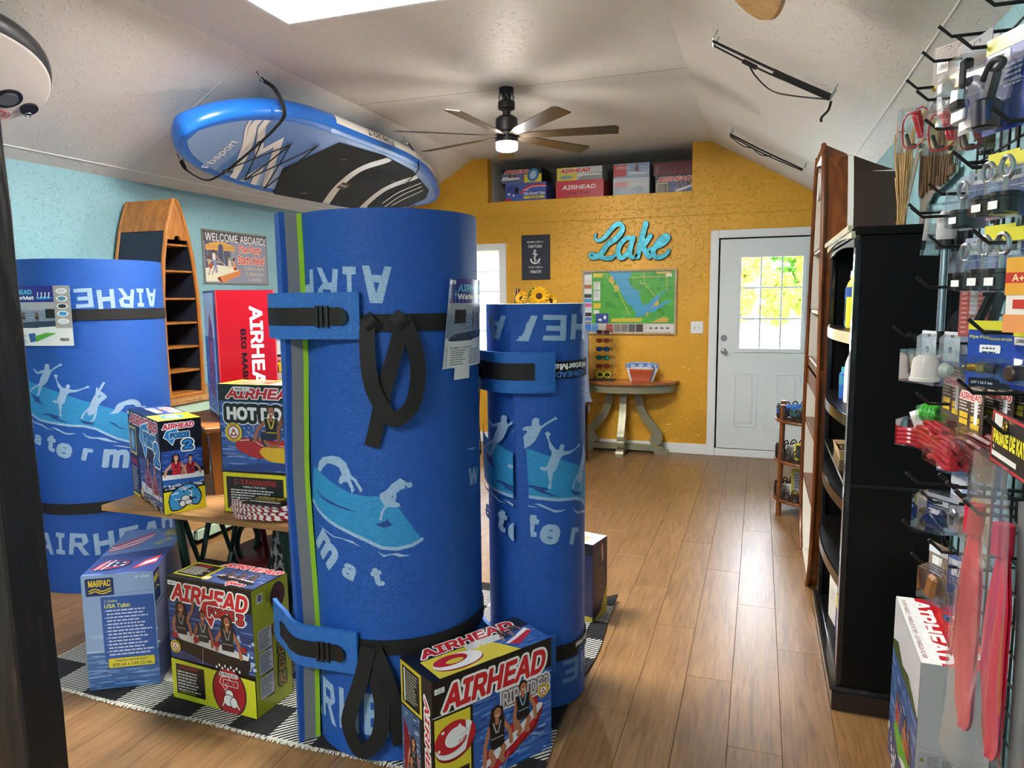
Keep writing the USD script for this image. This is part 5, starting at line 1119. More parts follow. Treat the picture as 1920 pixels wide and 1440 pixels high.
# ---------------------------------------------------------------- boat-shaped shelves
NAVY, DARKB = mat('navy_board', '#1c2638', .6), mat('dark_brown_hull', '#2b1c12', .5)
VARN = wood('varnished_mahogany', '#4a260f', '#7a4218', .28, (12, 12, 1.2)); CREAMP = mat('cream_interior', '#d8d4c6', .55, noise=(6, .08)); WHITEL = mat('boat_white_line', '#dcdad6', .5)
def boat_outline(prof, n=26):
    z = np.linspace(prof[0][0], prof[-1][0], n); return z, np.interp(z, [p[0] for p in prof], [p[1] for p in prof])
def shell(zs, ws, yc, xa, xb, th, side, ztop=None):
    """one curved side of the boat between depth xa and xb"""
    V, F = [], []
    for z, w in zip(zs, ws):
        for x in (xa, xb):
            for o in (0, th):
                zz = z if ztop is None else min(z, ztop(x)); V.append((x, yc + side * (w - o), zz))
    for i in range(len(zs) - 1):
        a = i * 4; b = a + 4
        for p, q in ((0, 2), (2, 3), (3, 1), (1, 0)): F.append((a + p, a + q, b + q, b + p))
    n = (len(zs) - 1) * 4; F += [(0, 1, 3, 2), (n, n + 2, n + 3, n + 1)]
    m = trimesh.Trimesh(V, np.array(F)[:, [0, 1, 2]], process=False); f = np.array(F); m = trimesh.Trimesh(V, np.vstack([f[:, [0, 1, 2]], f[:, [0, 2, 3]]]), process=False); m.fix_normals(); return m

t = thing('boat_shelf', 'honey wood boat-shaped shelf with dark blue side on the bench by the left wall', 'shelf', (0, 0, .936))
prof = [(0, .150), (.3, .158), (.65, .154), (.9, .130), (1.1, .088), (1.22, .045), (1.29, .012)]
zs, ws = boat_outline(prof); yc, xa, xb = 3.735, -3.615, -4.01
for s in (-1, 1):
    put('side', shell(zs, ws, yc, xa, xb, .012, s), NAVY, t, smooth=40)
    put('gunwale', tube([(xa + .004, yc + s * (w - .004), z) for z, w in zip(zs, ws)], .014, 8), OAKV, t)
    put('stern_strip', tube([(xb + .012, yc + s * (w - .002), z) for z, w in zip(zs, ws)], .012, 8), OAKV, t)
    put('top_strip', shell(zs[-5:], ws[-5:] + .003, yc, xa - .004, xb + .004, .010, s), OAKV, t, smooth=40)
bo_ = Polygon([(yc - w, z) for z, w in zip(zs, ws)] + [(yc + w, z) for z, w in zip(zs[::-1], ws[::-1])])
put('back', axes(extrude(bo_, .008), (xb, 0, 0), (0, 1, 0), (0, 0, 1), (1, 0, 0)), OAKV, t, smooth=False)
dk_ = bo_.intersection(sbox(0, 1.03, 9, 2)).difference(Point(yc, 1.03).buffer(.028))
put('bow_deck', axes(extrude(dk_, .02), (xa - .012, 0, 0), (0, 1, 0), (0, 0, 1), (1, 0, 0)), OAKV, t, smooth=False)
put('base', bx(xb, xa + .01, yc - .160, yc + .160, 0, .02, .004), OAKV, t, smooth=False)
for z in (.16, .32, .48, .64, .82, .99):
    w = float(np.interp(z, zs, ws)) - .013
    put('shelf', bx(xb + .01, xa - .006, yc - w, yc + w, z, z + .014, .002), OAKX, t, smooth=False)
    put('shelf_back_rail', bx(xb + .008, xb + .018, yc - w, yc + w, z + .03, z + .05, .002), OAKX, t, smooth=False)

t = thing('boat_shelf', 'big varnished boat-shaped shelf with dark hull, upright beyond the black bookcase', 'shelf', (0, 0, 0))
prof = [(0, .29), (.12, .42), (.35, .51), (.7, .525), (1.1, .50), (1.6, .43), (2.05, .34), (2.25, .27), (2.34, .20)]
zs, ws = boat_outline(prof, 30); yc, xa, xb = 4.30, .292, .632
zt = lambda x: 2.335 - (x - xa) * .50
for s in (-1, 1):
    for nm, m, a, b in (('varnished_strake', VARN, xa, .398), ('white_stripe', WHITEL, .398, .425), ('dark_bottom', DARKB, .425, xb)):
        put(nm, shell(zs, ws, yc, a, b, .014, s, zt), m, t, smooth=40)
    put('lining', shell(zs, ws - .0145, yc, xa + .004, xb - .02, .004, s, zt), CREAMP, t, smooth=40)
    put('gunwale', tube([(xa - .004, yc + s * w, min(z, zt(xa))) for z, w in zip(zs, ws)], .013, 8), VARN, t)
zs2 = [z for z in zs]
bo_ = Polygon([(yc - w, min(z, zt(xb))) for z, w in zip(zs, ws)] + [(yc + w, min(z, zt(xb))) for z, w in zip(zs[::-1], ws[::-1])]).buffer(0)
put('back', axes(extrude(bo_, .01), (xb - .01, 0, 0), (0, 1, 0), (0, 0, 1), (1, 0, 0)), CREAMP, t, smooth=False)
v = np.array([(x, yc + s * .20, zt(x) - k) for x in (xa - .01, xb) for s in (-1, 1) for k in (0, .05)]); put('transom', trimesh.convex.convex_hull(v), VARN, t, smooth=False)
put('porthole_ring', axes(extrude(Point(0, 0).buffer(.075, 12).difference(Point(0, 0).buffer(.05, 12)), .012), (xa - .014, yc - .06, 2.14), (0, 1, 0), (0, 0, 1), (1, 0, 0)), WHITEL, t, smooth=False)
for z in (.42, .78, 1.12, 1.46, 1.80):
    w = float(np.interp(z, zs, ws)) - .02; put('shelf', bx(xa + .002, xb - .01, yc - w, yc + w, z, z + .022, .003), VARN, t, smooth=False)
put('floor_board', bx(xa, xb, yc - .28, yc + .28, .001, .02, .003), CREAMP, t, smooth=False)
put('side_cleat', bx(xa + .002, xa + .03, yc - .50, yc + .50, 1.02, 1.19, .004), VARN, t, smooth=False)

# dried grass leaning in the corner behind the bookcase
t = thing('dried_grass', 'bunch of dried tan grass against the blue wall above the black bookcase', 'dried grass', (.575, 3.56, 1.80))
q_ = np.random.default_rng(3); L = []
for k in range(90):
    a, b = q_.normal(0, .02), q_.normal(0, .05); h = q_.uniform(.25, .48)
    L.append(tube([(q_.normal(0, .008), q_.normal(0, .012), 0), (a * .5, b * .5, h * .5), (max(-.06, min(.05, a)), b, h)], [.0016, .0015, .0028], 4))
put('stalks', cat_(L), mat('straw', '#b39463', .8), t, smooth=False, kind='stuff')
put('tie', cyl(.02, .02, (0, 0, .06), 12), mat('straw_tie', '#8a6a3e', .8), t)

# ---------------------------------------------------------------- boards hung under the ceiling
SL = math.atan2(ZC - ZE, CL - XL); sv, sn = np.array([math.cos(SL), 0, math.sin(SL)]), np.array([math.sin(SL), 0, -math.cos(SL)])
so = np.array([XL, 0, ZE])
def on_left(y, v, d): return so + np.outer(np.asarray(v, float), sv) + np.outer(np.asarray(y, float), [0, 1.0, 0]) + np.outer(np.asarray(d, float), sn)
def board_mesh(hw, L, th, nose, n=64, m=28):
    """stand-up board: hw(t) half width, nose(t) rocker; y from 0 to L, deck towards +d"""
    V, F, Q = [], [], []
    for i, tt in enumerate((1 - np.cos(np.linspace(0, math.pi, n))) / 2):
        w = max(hw(tt), .002); r = min(th / 2, w)
        for k in range(m):
            a = 2 * math.pi * k / m; c, s = math.cos(a), math.sin(a)
            V.append((tt * L, math.copysign(max(w - r, 0), c) * (1 if abs(c) > 1e-6 else 0) + r * c, r * s * (th / 2 / r if r > 0 else 1) * (min(1, w / .05)) + nose(tt)))
    for i in range(n - 1):
        for k in range(m): F.append((i * m + k, i * m + (k + 1) % m, (i + 1) * m + (k + 1) % m, (i + 1) * m + k))
    return np.array(V), np.array(F)
RAILB = mat('board_blue_rail', '#1f74dc', .3, coat_weight=.3)
bw = lambda t: .43 * (1 - (1 - min(t / .34, 1)) ** 2.3) ** .56 if t < .34 else (.43 if t < .55 else .43 - .34 * ((t - .55) / .45) ** 2.4 if t < .985 else .09 * max(0, 1 - ((t - .985) / .015) ** 2) ** .5)
BY, BV, BD, BL, BT = 3.435, .792, .150, 3.50, .135
t = thing('paddle_board', 'blue inflatable paddle board with a black deck pad strapped under the sloping ceiling', 'paddle board', (0, 0, 0))
v, f_ = board_mesh(bw, BL, BT, lambda t: .06 * max(0, 1 - t / .25) ** 2)
W3 = on_left(BY + v[:, 0], BV + v[:, 1], BD + v[:, 2])
put('body', (W3, f_), RAILB, t, smooth=True)
rock = lambda x: .06 * np.maximum(0, 1 - x / BL / .25) ** 2
deck = lambda x, y, d: on_left(BY + x, BV + y, BD + BT / 2 + rock(x) + .0008 + d)
YY = lambda p: [(a - BY, b) for a, b in p]       # (room y, across) -> board
od = Polygon([(tt * BL, bw(tt) - .085) for tt in np.linspace(.02, .99, 60) if bw(tt) > .09] + [(tt * BL, -(bw(tt) - .085)) for tt in np.linspace(.99, .02, 60) if bw(tt) > .09]).buffer(0)
clip = lambda g: g.intersection(od)
P = Print()
P.add(od, '#6f9bd8'); P.add(clip(sbox(0, -1, .55, 1)), '#8fb0dc'); P.add(clip(sbox(.95, -1, 1.3, -.1)), '#b7cfee')
for k in range(0, 110): P.add(clip(sbox(.1 + k * .012, -1, .1 + k * .012 + .003, 1)), '#85a6d6' if k < 40 else '#6690cf')
P.add(clip(LineString(YY([(3.80, .24), (3.83, .168), (3.96, .019), (4.24, -.411)])).buffer(.010)), '#eeecea')
P.add(clip(LineString(YY([(3.86, .26), (3.87, .188), (4.0, .032), (4.14, -.211), (4.24, -.43)])).buffer(.030)), '#eeecea')
P.add(clip(LineString(YY([(3.93, .27), (3.95, .20), (4.16, -.03), (4.22, .116), (4.45, -.2), (4.64, -.45)])).buffer(.028, join_style=2)), '#eeecea')
P.add(clip(LineString(YY([(4.29, -.338), (4.33, -.182), (4.50, -.47)])).buffer(.026, join_style=2)), '#eeecea')
g = text_poly('Fbsport', True); a, b, c_, e = g.bounds; g = affinity.scale(g, .30 / (c_ - a), .085 / (e - b), origin=(0, 0)); g = affinity.rotate(g, 90, origin=(0, 0)); a, b, c_, e = g.bounds
P.add(affinity.translate(g, 3.83 - BY - a, -.27 - b), '#f4f4f4')
P.build('deck_print', t, deck, cut=.06)
pad = Polygon(YY([(4.75, .27), (5.37, .30), (5.95, .255), (6.55, .10), (6.66, .0), (6.57, -.143), (6.25, -.27), (5.8, -.34), (4.72, -.37), (4.54, -.112)])).buffer(.02, 3)
PADM = mat('black_deck_pad', '#131416', .75, bump=(1, .0015), bscale=(90, 60, 60))
x_, f2 = trimesh.creation.triangulate_polygon(pad, engine='earcut')
def slab_on(poly, d0, d1, cut=.12):
    L = []
    for k in range(-1, 60):
        q = poly.intersection(sbox(k * cut, -2, (k + 1) * cut, 2))
        for z in getattr(q, 'geoms', [q]):
            if z.geom_type == 'Polygon' and z.area > 1e-6:
                m = extrude(z, 1.0); vv = np.asarray(m.vertices); m.vertices = on_left(BY + vv[:, 0], BV + vv[:, 1], BD + BT / 2 + rock(vv[:, 0]) + d0 + (d1 - d0) * vv[:, 2]); m.invert(); L.append(m)
    return cat_(L)
put('deck_pad', slab_on(pad, .0, .009), PADM, t, smooth=False)
padtop = lambda x, y, d: on_left(BY + x, BV + y, BD + BT / 2 + rock(x) + .0092 + d)
P = Print()
for pts, wd in (([(5.46, .30), (5.28, .11), (5.28, -.139), (5.40, -.40)], .045), ([(6.10, .22), (5.90, -.011), (5.90, -.258), (5.96, -.36)], .045), ([(6.28, .17), (6.14, -.023), (6.12, -.2)], .010), ([(6.36, .13), (6.24, -.05), (6.22, -.24)], .010), ([(6.46, .09), (6.34, -.1), (6.30, -.2)], .010)):
    P.add(LineString(spline([(a - BY, b, 0) for a, b in pts], 8)[:, :2]).buffer(wd).intersection(pad), '#dcdad6')
P.rect(5.27 - BY, -.16, 5.40 - BY, -.08, '#17181a'); P.text('FBSPORT', 5.285 - BY, -.13, 5.385 - BY, -.11, '#e8e8e8')
P.build('pad_print', t, padtop, cut=.12)
# white band with writing on the upper rail
ths = np.linspace(-.95, .62, 12); V, F = [], []
ty = np.linspace((4.56 - BY) / BL, (6.52 - BY) / BL, 40)
for tt in ty:
    w = bw(tt); r = BT / 2 + .0016
    for a in ths: V.append((tt * BL, w - BT / 2 + r * math.cos(a), r * math.sin(a)))
V = np.array(V); m_ = len(ths)
F = [(i * m_ + k, (i + 1) * m_ + k, (i + 1) * m_ + k + 1, i * m_ + k + 1) for i in range(len(ty) - 1) for k in range(m_ - 1)]
put('rail_band', (on_left(BY + V[:, 0], BV + V[:, 1], BD + V[:, 2]), np.array(F)[:, ::-1]), mat('board_white', '#ece9e4', .35), t, smooth=True)
def rail_map(x, y, d):
    tt = x / BL; w = np.array([bw(q) for q in np.atleast_1d(tt)]); a = .15 - y / (BT / 2); r = BT / 2 + .0022 + d
    return on_left(BY + x, BV + w - BT / 2 + r * np.cos(a), BD + r * np.sin(a))
P = Print(); P.text('Fbsport', 5.00 - BY, -.028, 5.42 - BY, .028, '#2a2f3a', rot=180); P.text('Fbsport 10 6', 5.86 - BY, -.022, 6.16 - BY, .022, '#3a4a6a', rot=180); P.build('rail_print', t, rail_map, 'print_gloss', cut=.04)
CORD, RINGM = mat('bungee_black', '#141416', .7), mat('ring_steel', '#b7bcc2', .25, 1.0)
RG = [(4.31, .139), (4.55, .20), (4.28, -.30), (4.54, -.34)]
for a, b in RG + [(4.06, .079)]:
    P = Print(); P.ell(0, 0, .036, .036, '#5f93d8'); P.build('ring_patch', t, lambda x, y, d, a=a, b=b: on_left(a + x, b + BV + y, BD + BT / 2 + .0012 + rock(a - BY) + d))
    c0 = on_left([a], [b + BV], [BD + BT / 2 + .012 + float(rock(a - BY))])[0]
    put('ring', tube([c0 + .020 * (math.cos(q) * np.array([0, 1.0, 0]) + math.sin(q) * sv) + sn * .008 * math.sin(q) for q in np.linspace(0, 2 * math.pi, 14, endpoint=False)], .003, 6, True), RINGM, t)
pt = lambda a, b, d=.02: on_left([a], [b + BV], [BD + BT / 2 + d + float(rock(a - BY))])[0]
for p, q in ((0, 3), (0, 2), (1, 2), (1, 3)): put('bungee', tube([pt(*RG[p]), (pt(*RG[p]) + pt(*RG[q])) / 2 + sn * .004, pt(*RG[q])], .0045, 6), CORD, t)
put('bungee', tube([pt(4.06, .079), pt(4.28, -.30)], .0045, 6), CORD, t); put('bungee', tube([pt(4.02, -.246), pt(4.31, .139)], .0045, 6), CORD, t)
for a, b in ((4.95, .16), (5.85, .10), (4.98, -.30)): put('pad_ring', tube([pt(a + .018 * math.cos(q), b + .018 * math.sin(q), .018 + .008 * math.sin(q)) for q in np.linspace(0, 5.5, 12)], .003, 6), RINGM, t)
put('tail_logo', tube([pt(6.62 + .05 * math.cos(q), -.16 + .035 * math.sin(q), .006) for q in np.linspace(0, 2 * math.pi, 20, endpoint=False)], .003, 6, True), CORD, t)

def sling(label, pts, w, hooks):
    s = thing('ceiling_strap', label, 'strap', (0, 0, 0))
    P_ = spline(np.array([on_left([a], [b], [d])[0] for a, b, d in pts]), 8); put('strap', ribbon(P_, np.tile(sn, (len(P_), 1)), w, .003), WEB, s)
    for a, b in hooks:
        o = on_left([a], [b], [0])[0]
        put('hook', tube(spline([o, o + sn * .04, o + sn * .065 + [0, .014, 0], o + sn * .055 + [0, .03, 0], o + sn * .03 + [0, .03, 0]], 4), .0045, 6), RINGM, s)
    return s
E0 = BD + BT / 2
s1 = sling('wide black strap holding the rounded front end of the blue paddle board', [(3.84, 1.20, .05), (3.92, 1.215, .12), (3.97, 1.17, E0 + .03), (4.02, 1.02, E0 + .035), (4.04, .85, E0 + .03), (4.04, .66, E0 + .03), (4.02, .52, E0 + .035), (3.98, .41, E0 + .02), (3.94, .345, .13), (3.92, .345, .05)], .026, [(3.84, 1.20), (3.92, .345)])
put('buckle', cbox(.07, .03, .012, .003, tuple(on_left([4.03], [.56], [E0 + .042])[0]), rz=90), BUCK, s1)
sling('thin black strap around the rear end of the blue paddle board', [(5.78, 1.20, .04), (5.84, 1.20, .12), (5.93, 1.14, E0 + .02), (6.02, 1.0, E0 + .022), (6.06, .85, E0 + .022), (6.04, .62, E0 + .02), (5.98, .45, E0 + .01), (5.92, .37, .12), (5.88, .36, .04)], .012, [(5.78, 1.20), (5.88, .36)])

# white board above the left, only its nose in view
wb = lambda t: .37 * (1 - (1 - min(t / .20, 1)) ** 2.4) ** .5 if t < .20 else .37
t = thing('paddle_board', 'white inflatable board with a black edge hung at the far left under the ceiling', 'paddle board', (0, 0, 0))
v, f_ = board_mesh(wb, 2.9, .13, lambda t: 0, 60, 28)
WY, WV = 2.68, .675
W3 = on_left(WY - v[:, 0], WV + v[:, 1], .145 + v[:, 2]); f_ = np.asarray(f_)[:, ::-1]
fc_v = v[f_].mean(1)
rail = (fc_v[:, 2] < .0605) 
BWHITE = mat('board_ridged_white', '#d9d2cc', .4, bump=(1, .0012), bscale=(8, 70, 8)); BBLK = mat('board_black_rail', '#1d1e21', .4)
put('hull', (W3, f_[~rail]), BWHITE, t, smooth=True); put('rail', (W3, f_[rail]), BBLK, t, smooth=True)
wd = lambda a, b, d: on_left([a], [b - .126], [.145 + .066 + d])[0]
def disc_on(a, b, r, h, m, nm):
    g = extrude(Point(0, 0).buffer(r, 12), h); vv = np.asarray(g.vertices); g.vertices = np.array([wd(a + x, b + y, z) for x, y, z in vv]); g.invert(); return put(nm, g, m, t, smooth=30)
disc_on(2.505, .775, .062, .006, BBLK, 'valve_ring'); disc_on(2.505, .775, .042, .012, mat('valve_grey', '#5a5c60', .4), 'valve_cap')
disc_on(2.625, .745, .040, .010, BBLK, 'plug'); put('plug_loop', tube([wd(2.635 + .014 * math.cos(q), .715 + .014 * math.sin(q), .014) for q in np.linspace(0, 2 * math.pi, 12, endpoint=False)], .003, 6, True), RINGM, t)
for k in range(3): put('red_ring', tube([wd(2.50 + k * .022 + .030 * math.cos(q), .665 + .022 * math.sin(q), .002) for q in np.linspace(0, 2 * math.pi, 18, endpoint=False)], .002, 5, True), mat('red_line', '#a32530', .5), t)
s = thing('ceiling_strap', 'black strap carrying the white board under the left ceiling slope', 'strap', (0, 0, 0))
P_ = np.array([on_left([1.3], [b], [d])[0] for b, d in ((1.22, .0), (1.21, .10), (1.12, .225), (.765, .228), (.41, .225), (.31, .10), (.30, .0))]); put('strap', ribbon(spline(P_, 6), np.tile(sn, (37, 1)), .025, .003), WEB, s)

# ---------------------------------------------------------------- empty strap racks on the right slope
SR = math.atan2(ZC - ZE, XR - CR); rv, rn = np.array([math.cos(SR), 0, -math.sin(SR)]), np.array([-math.sin(SR), 0, -math.cos(SR)])
ro = np.array([CR, 0, ZC])
def on_right(y, v, d): return ro + rv * v + np.array([0, y, 0]) + rn * d
def rack(label, y, v0, v1, sag, far):
    t = thing('strap_rack', label, 'strap rack', (0, 0, 0))
    for v_ in (v0, v1):
        o = on_right(y, v_, 0)
        put('hook', tube(spline([o + [0, -.05, 0], o + [0, -.05, 0] + rn * .05, o + [0, 0, 0] + rn * .058, o + [0, .05, 0] + rn * .05, o + [0, .05, 0]], 4), .004, 6), RINGM, t)
    for k in (-1, 1): put('strap', tube(spline([on_right(y + k * .035, v0, .052), on_right(y + k * .03, (v0 + v1) / 2, .052 + (.004 if k < 0 else .012)), on_right(y + k * .03, v1, .052)], 6), .0065 if k < 0 else .0045, 6), WEB, t)
    if sag:
        c = [on_right(y + .04, v0 + .20, .058), on_right(y + .10, v0 + .26, .085), on_right(y + .16, v0 + .36, .10), on_right(y + .12, v0 + .47, .09), on_right(y + .02, v1, .06)]
        P_ = spline(c, 8); put('loose_strap', ribbon(P_, np.tile(rn, (len(P_), 1)), .014, .003), WEB, t)
        put('buckle', tube([on_right(y + .04, v0 + .17, .058), on_right(y + .045, v0 + .25, .06)], .012, 8), BUCK, t)
        put('wide_strap', ribbon(np.array([on_right(y, v0 + .34, .056), on_right(y, v0 + .45, .058), on_right(y, v1, .056)]), np.tile([0, -1.0, 0], (3, 1)), .03, .004), WEB, t)
        P_ = spline([on_right(y + .03, v1 + .01, .06), on_right(y + .04, v1 + .02, .10), on_right(y + .05, v1 + .01, .14), on_right(y + .05, v1 + .02, .16)], 5); put('tail', ribbon(P_, np.tile([0, -1.0, 0], (len(P_), 1)), .012, .003), WEB, t)
    else:
        P_ = spline([on_right(y + .04, v0, .055), on_right(y + .06, v0 + .12, .075), on_right(y + .05, v0 + .20, .062), on_right(y + .06, v0 + .28, .075), on_right(y + .04, v0 + .36, .056)], 6); put('loose_strap', ribbon(P_, np.tile(rn, (len(P_), 1)), .02, .004), WEB, t)
rack('empty strap rack with a sagging black strap on the right ceiling slope', 3.92, .29, .935, True, False)
rack('empty strap rack farther away on the right ceiling slope near the gold wall', 6.10, .29, .92, False, True)
t = thing('wooden_board', 'wooden board with a rounded tip at the top edge of the picture', 'board', (0, 0, 0))
wp = Polygon([(.15 * math.sqrt(max(0, 1 - (1 - min(d / .5, 1)) ** 2)), -d) for d in np.linspace(0, 1.6, 50)] + [(-.15 * math.sqrt(max(0, 1 - (1 - min(d / .5, 1)) ** 2)), -d) for d in np.linspace(1.6, 0, 50)]).buffer(0)
L = []
for off, a, b in ((-.012, 0, .008), (0, .008, .022), (-.012, .022, .03)):
    m = extrude(wp.buffer(off), b - a); m.apply_translation((0, 0, a)); L.append(m)
wm = cat_(L); wm.apply_transform(rotm(rz=-8)); vv = np.asarray(wm.vertices); wm.vertices = np.array([on_right(3.03 + y, .60 + x, .11 + z) for x, y, z in vv]); put('board', wm, wood('ash_wood', '#a07848', '#c49c64', .35), t, smooth=False)
for y in (2.2, 1.6):
    o = on_right(y, .60, 0); put('hanger', tube([o + rv * .19, o + rv * .19 + rn * .15, o - rv * .19 + rn * .15, o - rv * .19], .006, 6), WEB, t)

# ---------------------------------------------------------------- sign on the left wall
t = thing('metal_sign', 'grey boat party sign reading WELCOME ABOARD on the pale blue left wall', 'sign', (XL, 4.42, 1.70))
SWd, SH = .755, .42
put('plate', bx(.002, .006, 0, SWd, 0, SH, .001), mat('sign_edge', '#6a6a62', .5), t, smooth=False)
P = Print(); P.rect(0, 0, SWd, SH, '#77766a'); P.rect(.012, .012, SWd - .012, SH - .012, '#8f90a4'); P.poly([(.012, .33), (SWd - .012, .35), (SWd - .012, .408), (.012, .408)], '#56565c'); P.rect(.02, .11, .30, .33, '#565a70')
P.text('WELCOME ABOARD!', .035, .335, .735, .395, '#f2f2f0', False, fat=.015)
P.add(Polygon(spline([(.03, .30, 0), (.12, .325, 0), (.24, .33, 0), (.36, .30, 0)], 6)[:, :2].tolist() + [(.36, .265), (.03, .262)]), '#dca65a'); P.line([(.03, .285), (.36, .283)], .004, '#b47c3a'); P.line([(.05, .30), (.34, .296)], .003, '#b47c3a')
P.ell(.195, .28, .028, .035, '#4e5470'); P.rect(.165, .15, .215, .27, '#4e5470')
for x in (.05, .16, .225, .33): P.line([(x, .265), (x, .13)], .003, '#c8c6c0')
P.poly([(.02, .02), (.20, .02), (.40, .10), (.36, .14), (.14, .15), (.02, .12)], '#e8e2c8'); P.poly([(.17, .06), (.42, .12), (.40, .075), (.20, .012)], '#dd8a4e'); P.poly([(.14, .05), (.17, .06), (.20, .012), (.15, .03)], '#8a4030'); P.line([(.03, .185), (.20, .17), (.235, .15)], .005, '#e8e4d0')
P.ell(.115, .255, .012, .016, '#7a4a30'); P.poly([(.10, .24), (.13, .24), (.135, .185), (.10, .185)], '#e8ded2'); P.poly([(.10, .19), (.135, .19), (.15, .09), (.12, .09)], '#8c90b8'); P.line([(.13, .23), (.17, .19), (.19, .18)], .008, '#c89a70')
P.ell(.06, .205, .014, .017, '#7a4a30'); P.poly([(.05, .19), (.08, .19), (.08, .15), (.05, .15)], '#c8b08a'); P.poly([(.06, .16), (.10, .16), (.09, .12), (.06, .12)], '#b5503a')
P.ell(.285, .20, .012, .015, '#b8b070'); P.poly([(.27, .19), (.30, .19), (.31, .13), (.27, .13)], '#d8d0b0'); P.ell(.335, .20, .011, .014, '#5a2f22'); P.poly([(.32, .185), (.345, .185), (.36, .13), (.325, .12)], '#d89a60'); P.ell(.35, .125, .02, .012, '#a83a3a')
for k in range(5): P.line([(.03 + k * .018, .07), (.05 + k * .02, .12)], .006, '#3a4048' if k % 2 else '#d8d6c8')
P.text('The Party', .40, .245, .68, .315, '#c8483a', True, shear=.18, line=[(.005, '#f0c8b8')]); P.text('Starts Here!', .38, .165, .715, .235, '#c8483a', True, shear=.18, line=[(.005, '#f0c8b8')])
P.text('CEDAR', .46, .118, .70, .145, '#d8cc9a', False); P.text('CREEK', .47, .073, .70, .100, '#d8cc9a', False); P.text('LAKE', .50, .030, .66, .057, '#d8cc9a', False)
P.build('sign_print', t, flat((.0066, 0, 0), (0, 1, 0), (0, 0, 1)), 'print_matt')
for y in (.015, SWd - .015): put('nail', cyl(.006, .004, (.006, y, SH - .015), 10, ry=90), BLACK, t)

# ---------------------------------------------------------------- gold wall: Lake lettering, map, captain sign
t = thing('lake_lettering', 'turquoise distressed metal script sign spelling Lake on the gold wall', 'sign', (0, YF, 0))
def stroke(p, w, n=8):
    q = spline([(a, b, 0) for a, b in p], n)[:, :2]; ww = np.interp(np.linspace(0, 1, len(q)), np.linspace(0, 1, len(w)), w)
    return unary_union([LineString(q[i:i + 2]).buffer((ww[i] + ww[i + 1]) / 4, 6) for i in range(len(q) - 1)])
gL = stroke([(-1.575, 2.205), (-1.590, 2.165), (-1.555, 2.135), (-1.49, 2.165), (-1.44, 2.225), (-1.375, 2.285), (-1.325, 2.280), (-1.315, 2.225), (-1.375, 2.150), (-1.455, 2.10), (-1.50, 2.04), (-1.545, 1.985), (-1.605, 1.963), (-1.645, 1.985), (-1.625, 2.012), (-1.57, 1.992), (-1.50, 1.962), (-1.43, 1.958), (-1.385, 1.985)], [.020, .030, .040, .045, .055, .055, .055, .055, .060, .060, .060, .055, .040, .030, .030, .040, .050, .050, .035])
ga = unary_union([stroke([(-1.215, 2.135), (-1.265, 2.150), (-1.325, 2.10), (-1.355, 2.03), (-1.335, 1.965), (-1.295, 1.965), (-1.25, 2.02), (-1.222, 2.09)], [.04, .05, .055, .055, .055, .05, .05, .045]), stroke([(-1.205, 2.150), (-1.232, 2.04), (-1.235, 1.98), (-1.205, 1.958), (-1.17, 1.98)], [.055, .055, .055, .045, .03])])
gk = unary_union([stroke([(-1.080, 2.285), (-1.105, 2.20), (-1.135, 2.085), (-1.16, 1.965)], [.055, .06, .06, .058]), stroke([(-1.035, 2.165), (-1.08, 2.10), (-1.12, 2.07)], [.05, .055, .055]), stroke([(-1.11, 2.08), (-1.08, 2.01), (-1.045, 1.962)], [.055, .058, .058])])
ge = stroke([(-1.05, 2.03), (-.98, 2.05), (-.905, 2.085), (-.862, 2.135), (-.885, 2.162), (-.935, 2.130), (-.985, 2.06), (-1.005, 2.00), (-.985, 1.958), (-.93, 1.955), (-.875, 1.985), (-.852, 2.02)], [.035, .045, .05, .048, .042, .048, .055, .055, .052, .050, .040, .030])
TEAL = node_mat('distressed_teal', {'tc': ('texture_coordinate', {}), 'n': ('noise_texture', {'scale': 16.0, 'detail': 5.0, 'roughness': .7}), 'rp': ('rgb_ramp', {'ramp': [(.30, lin('#4a3524')), (.36, lin('#1f7f90')), (.55, lin('#2f9db2')), (.75, lin('#5fb9c6'))]}), 'p': ('principled_bsdf', {'roughness': .35, 'metallic': .35})}, [('tc.object', 'n.vector'), ('n.fac', 'rp.fac'), ('rp.color', 'p.base_color')])
RUST = mat('rusty_edge', '#3a2a1e', .6, .5)
for nm, g in (('letter', gL), ('letter', ga), ('letter', gk), ('letter', ge)):
    g = g.buffer(.004).buffer(-.004)
    rim = put(nm, axes(extrude(g, .026), (0, -.036, 0), (1, 0, 0), (0, 0, 1), (0, 1, 0)), RUST, t, smooth=35)
    put('face', axes(extrude(g.buffer(-.003), .002), (0, -.038, 0), (1, 0, 0), (0, 0, 1), (0, 1, 0)), TEAL, t, smooth=False)
for x, z in ((-1.37, 2.10), (-.93, 1.96), (-1.13, 2.06)): put('standoff', cyl(.006, .012, (x, -.012, z), 8, rx=-90), RUST, t)

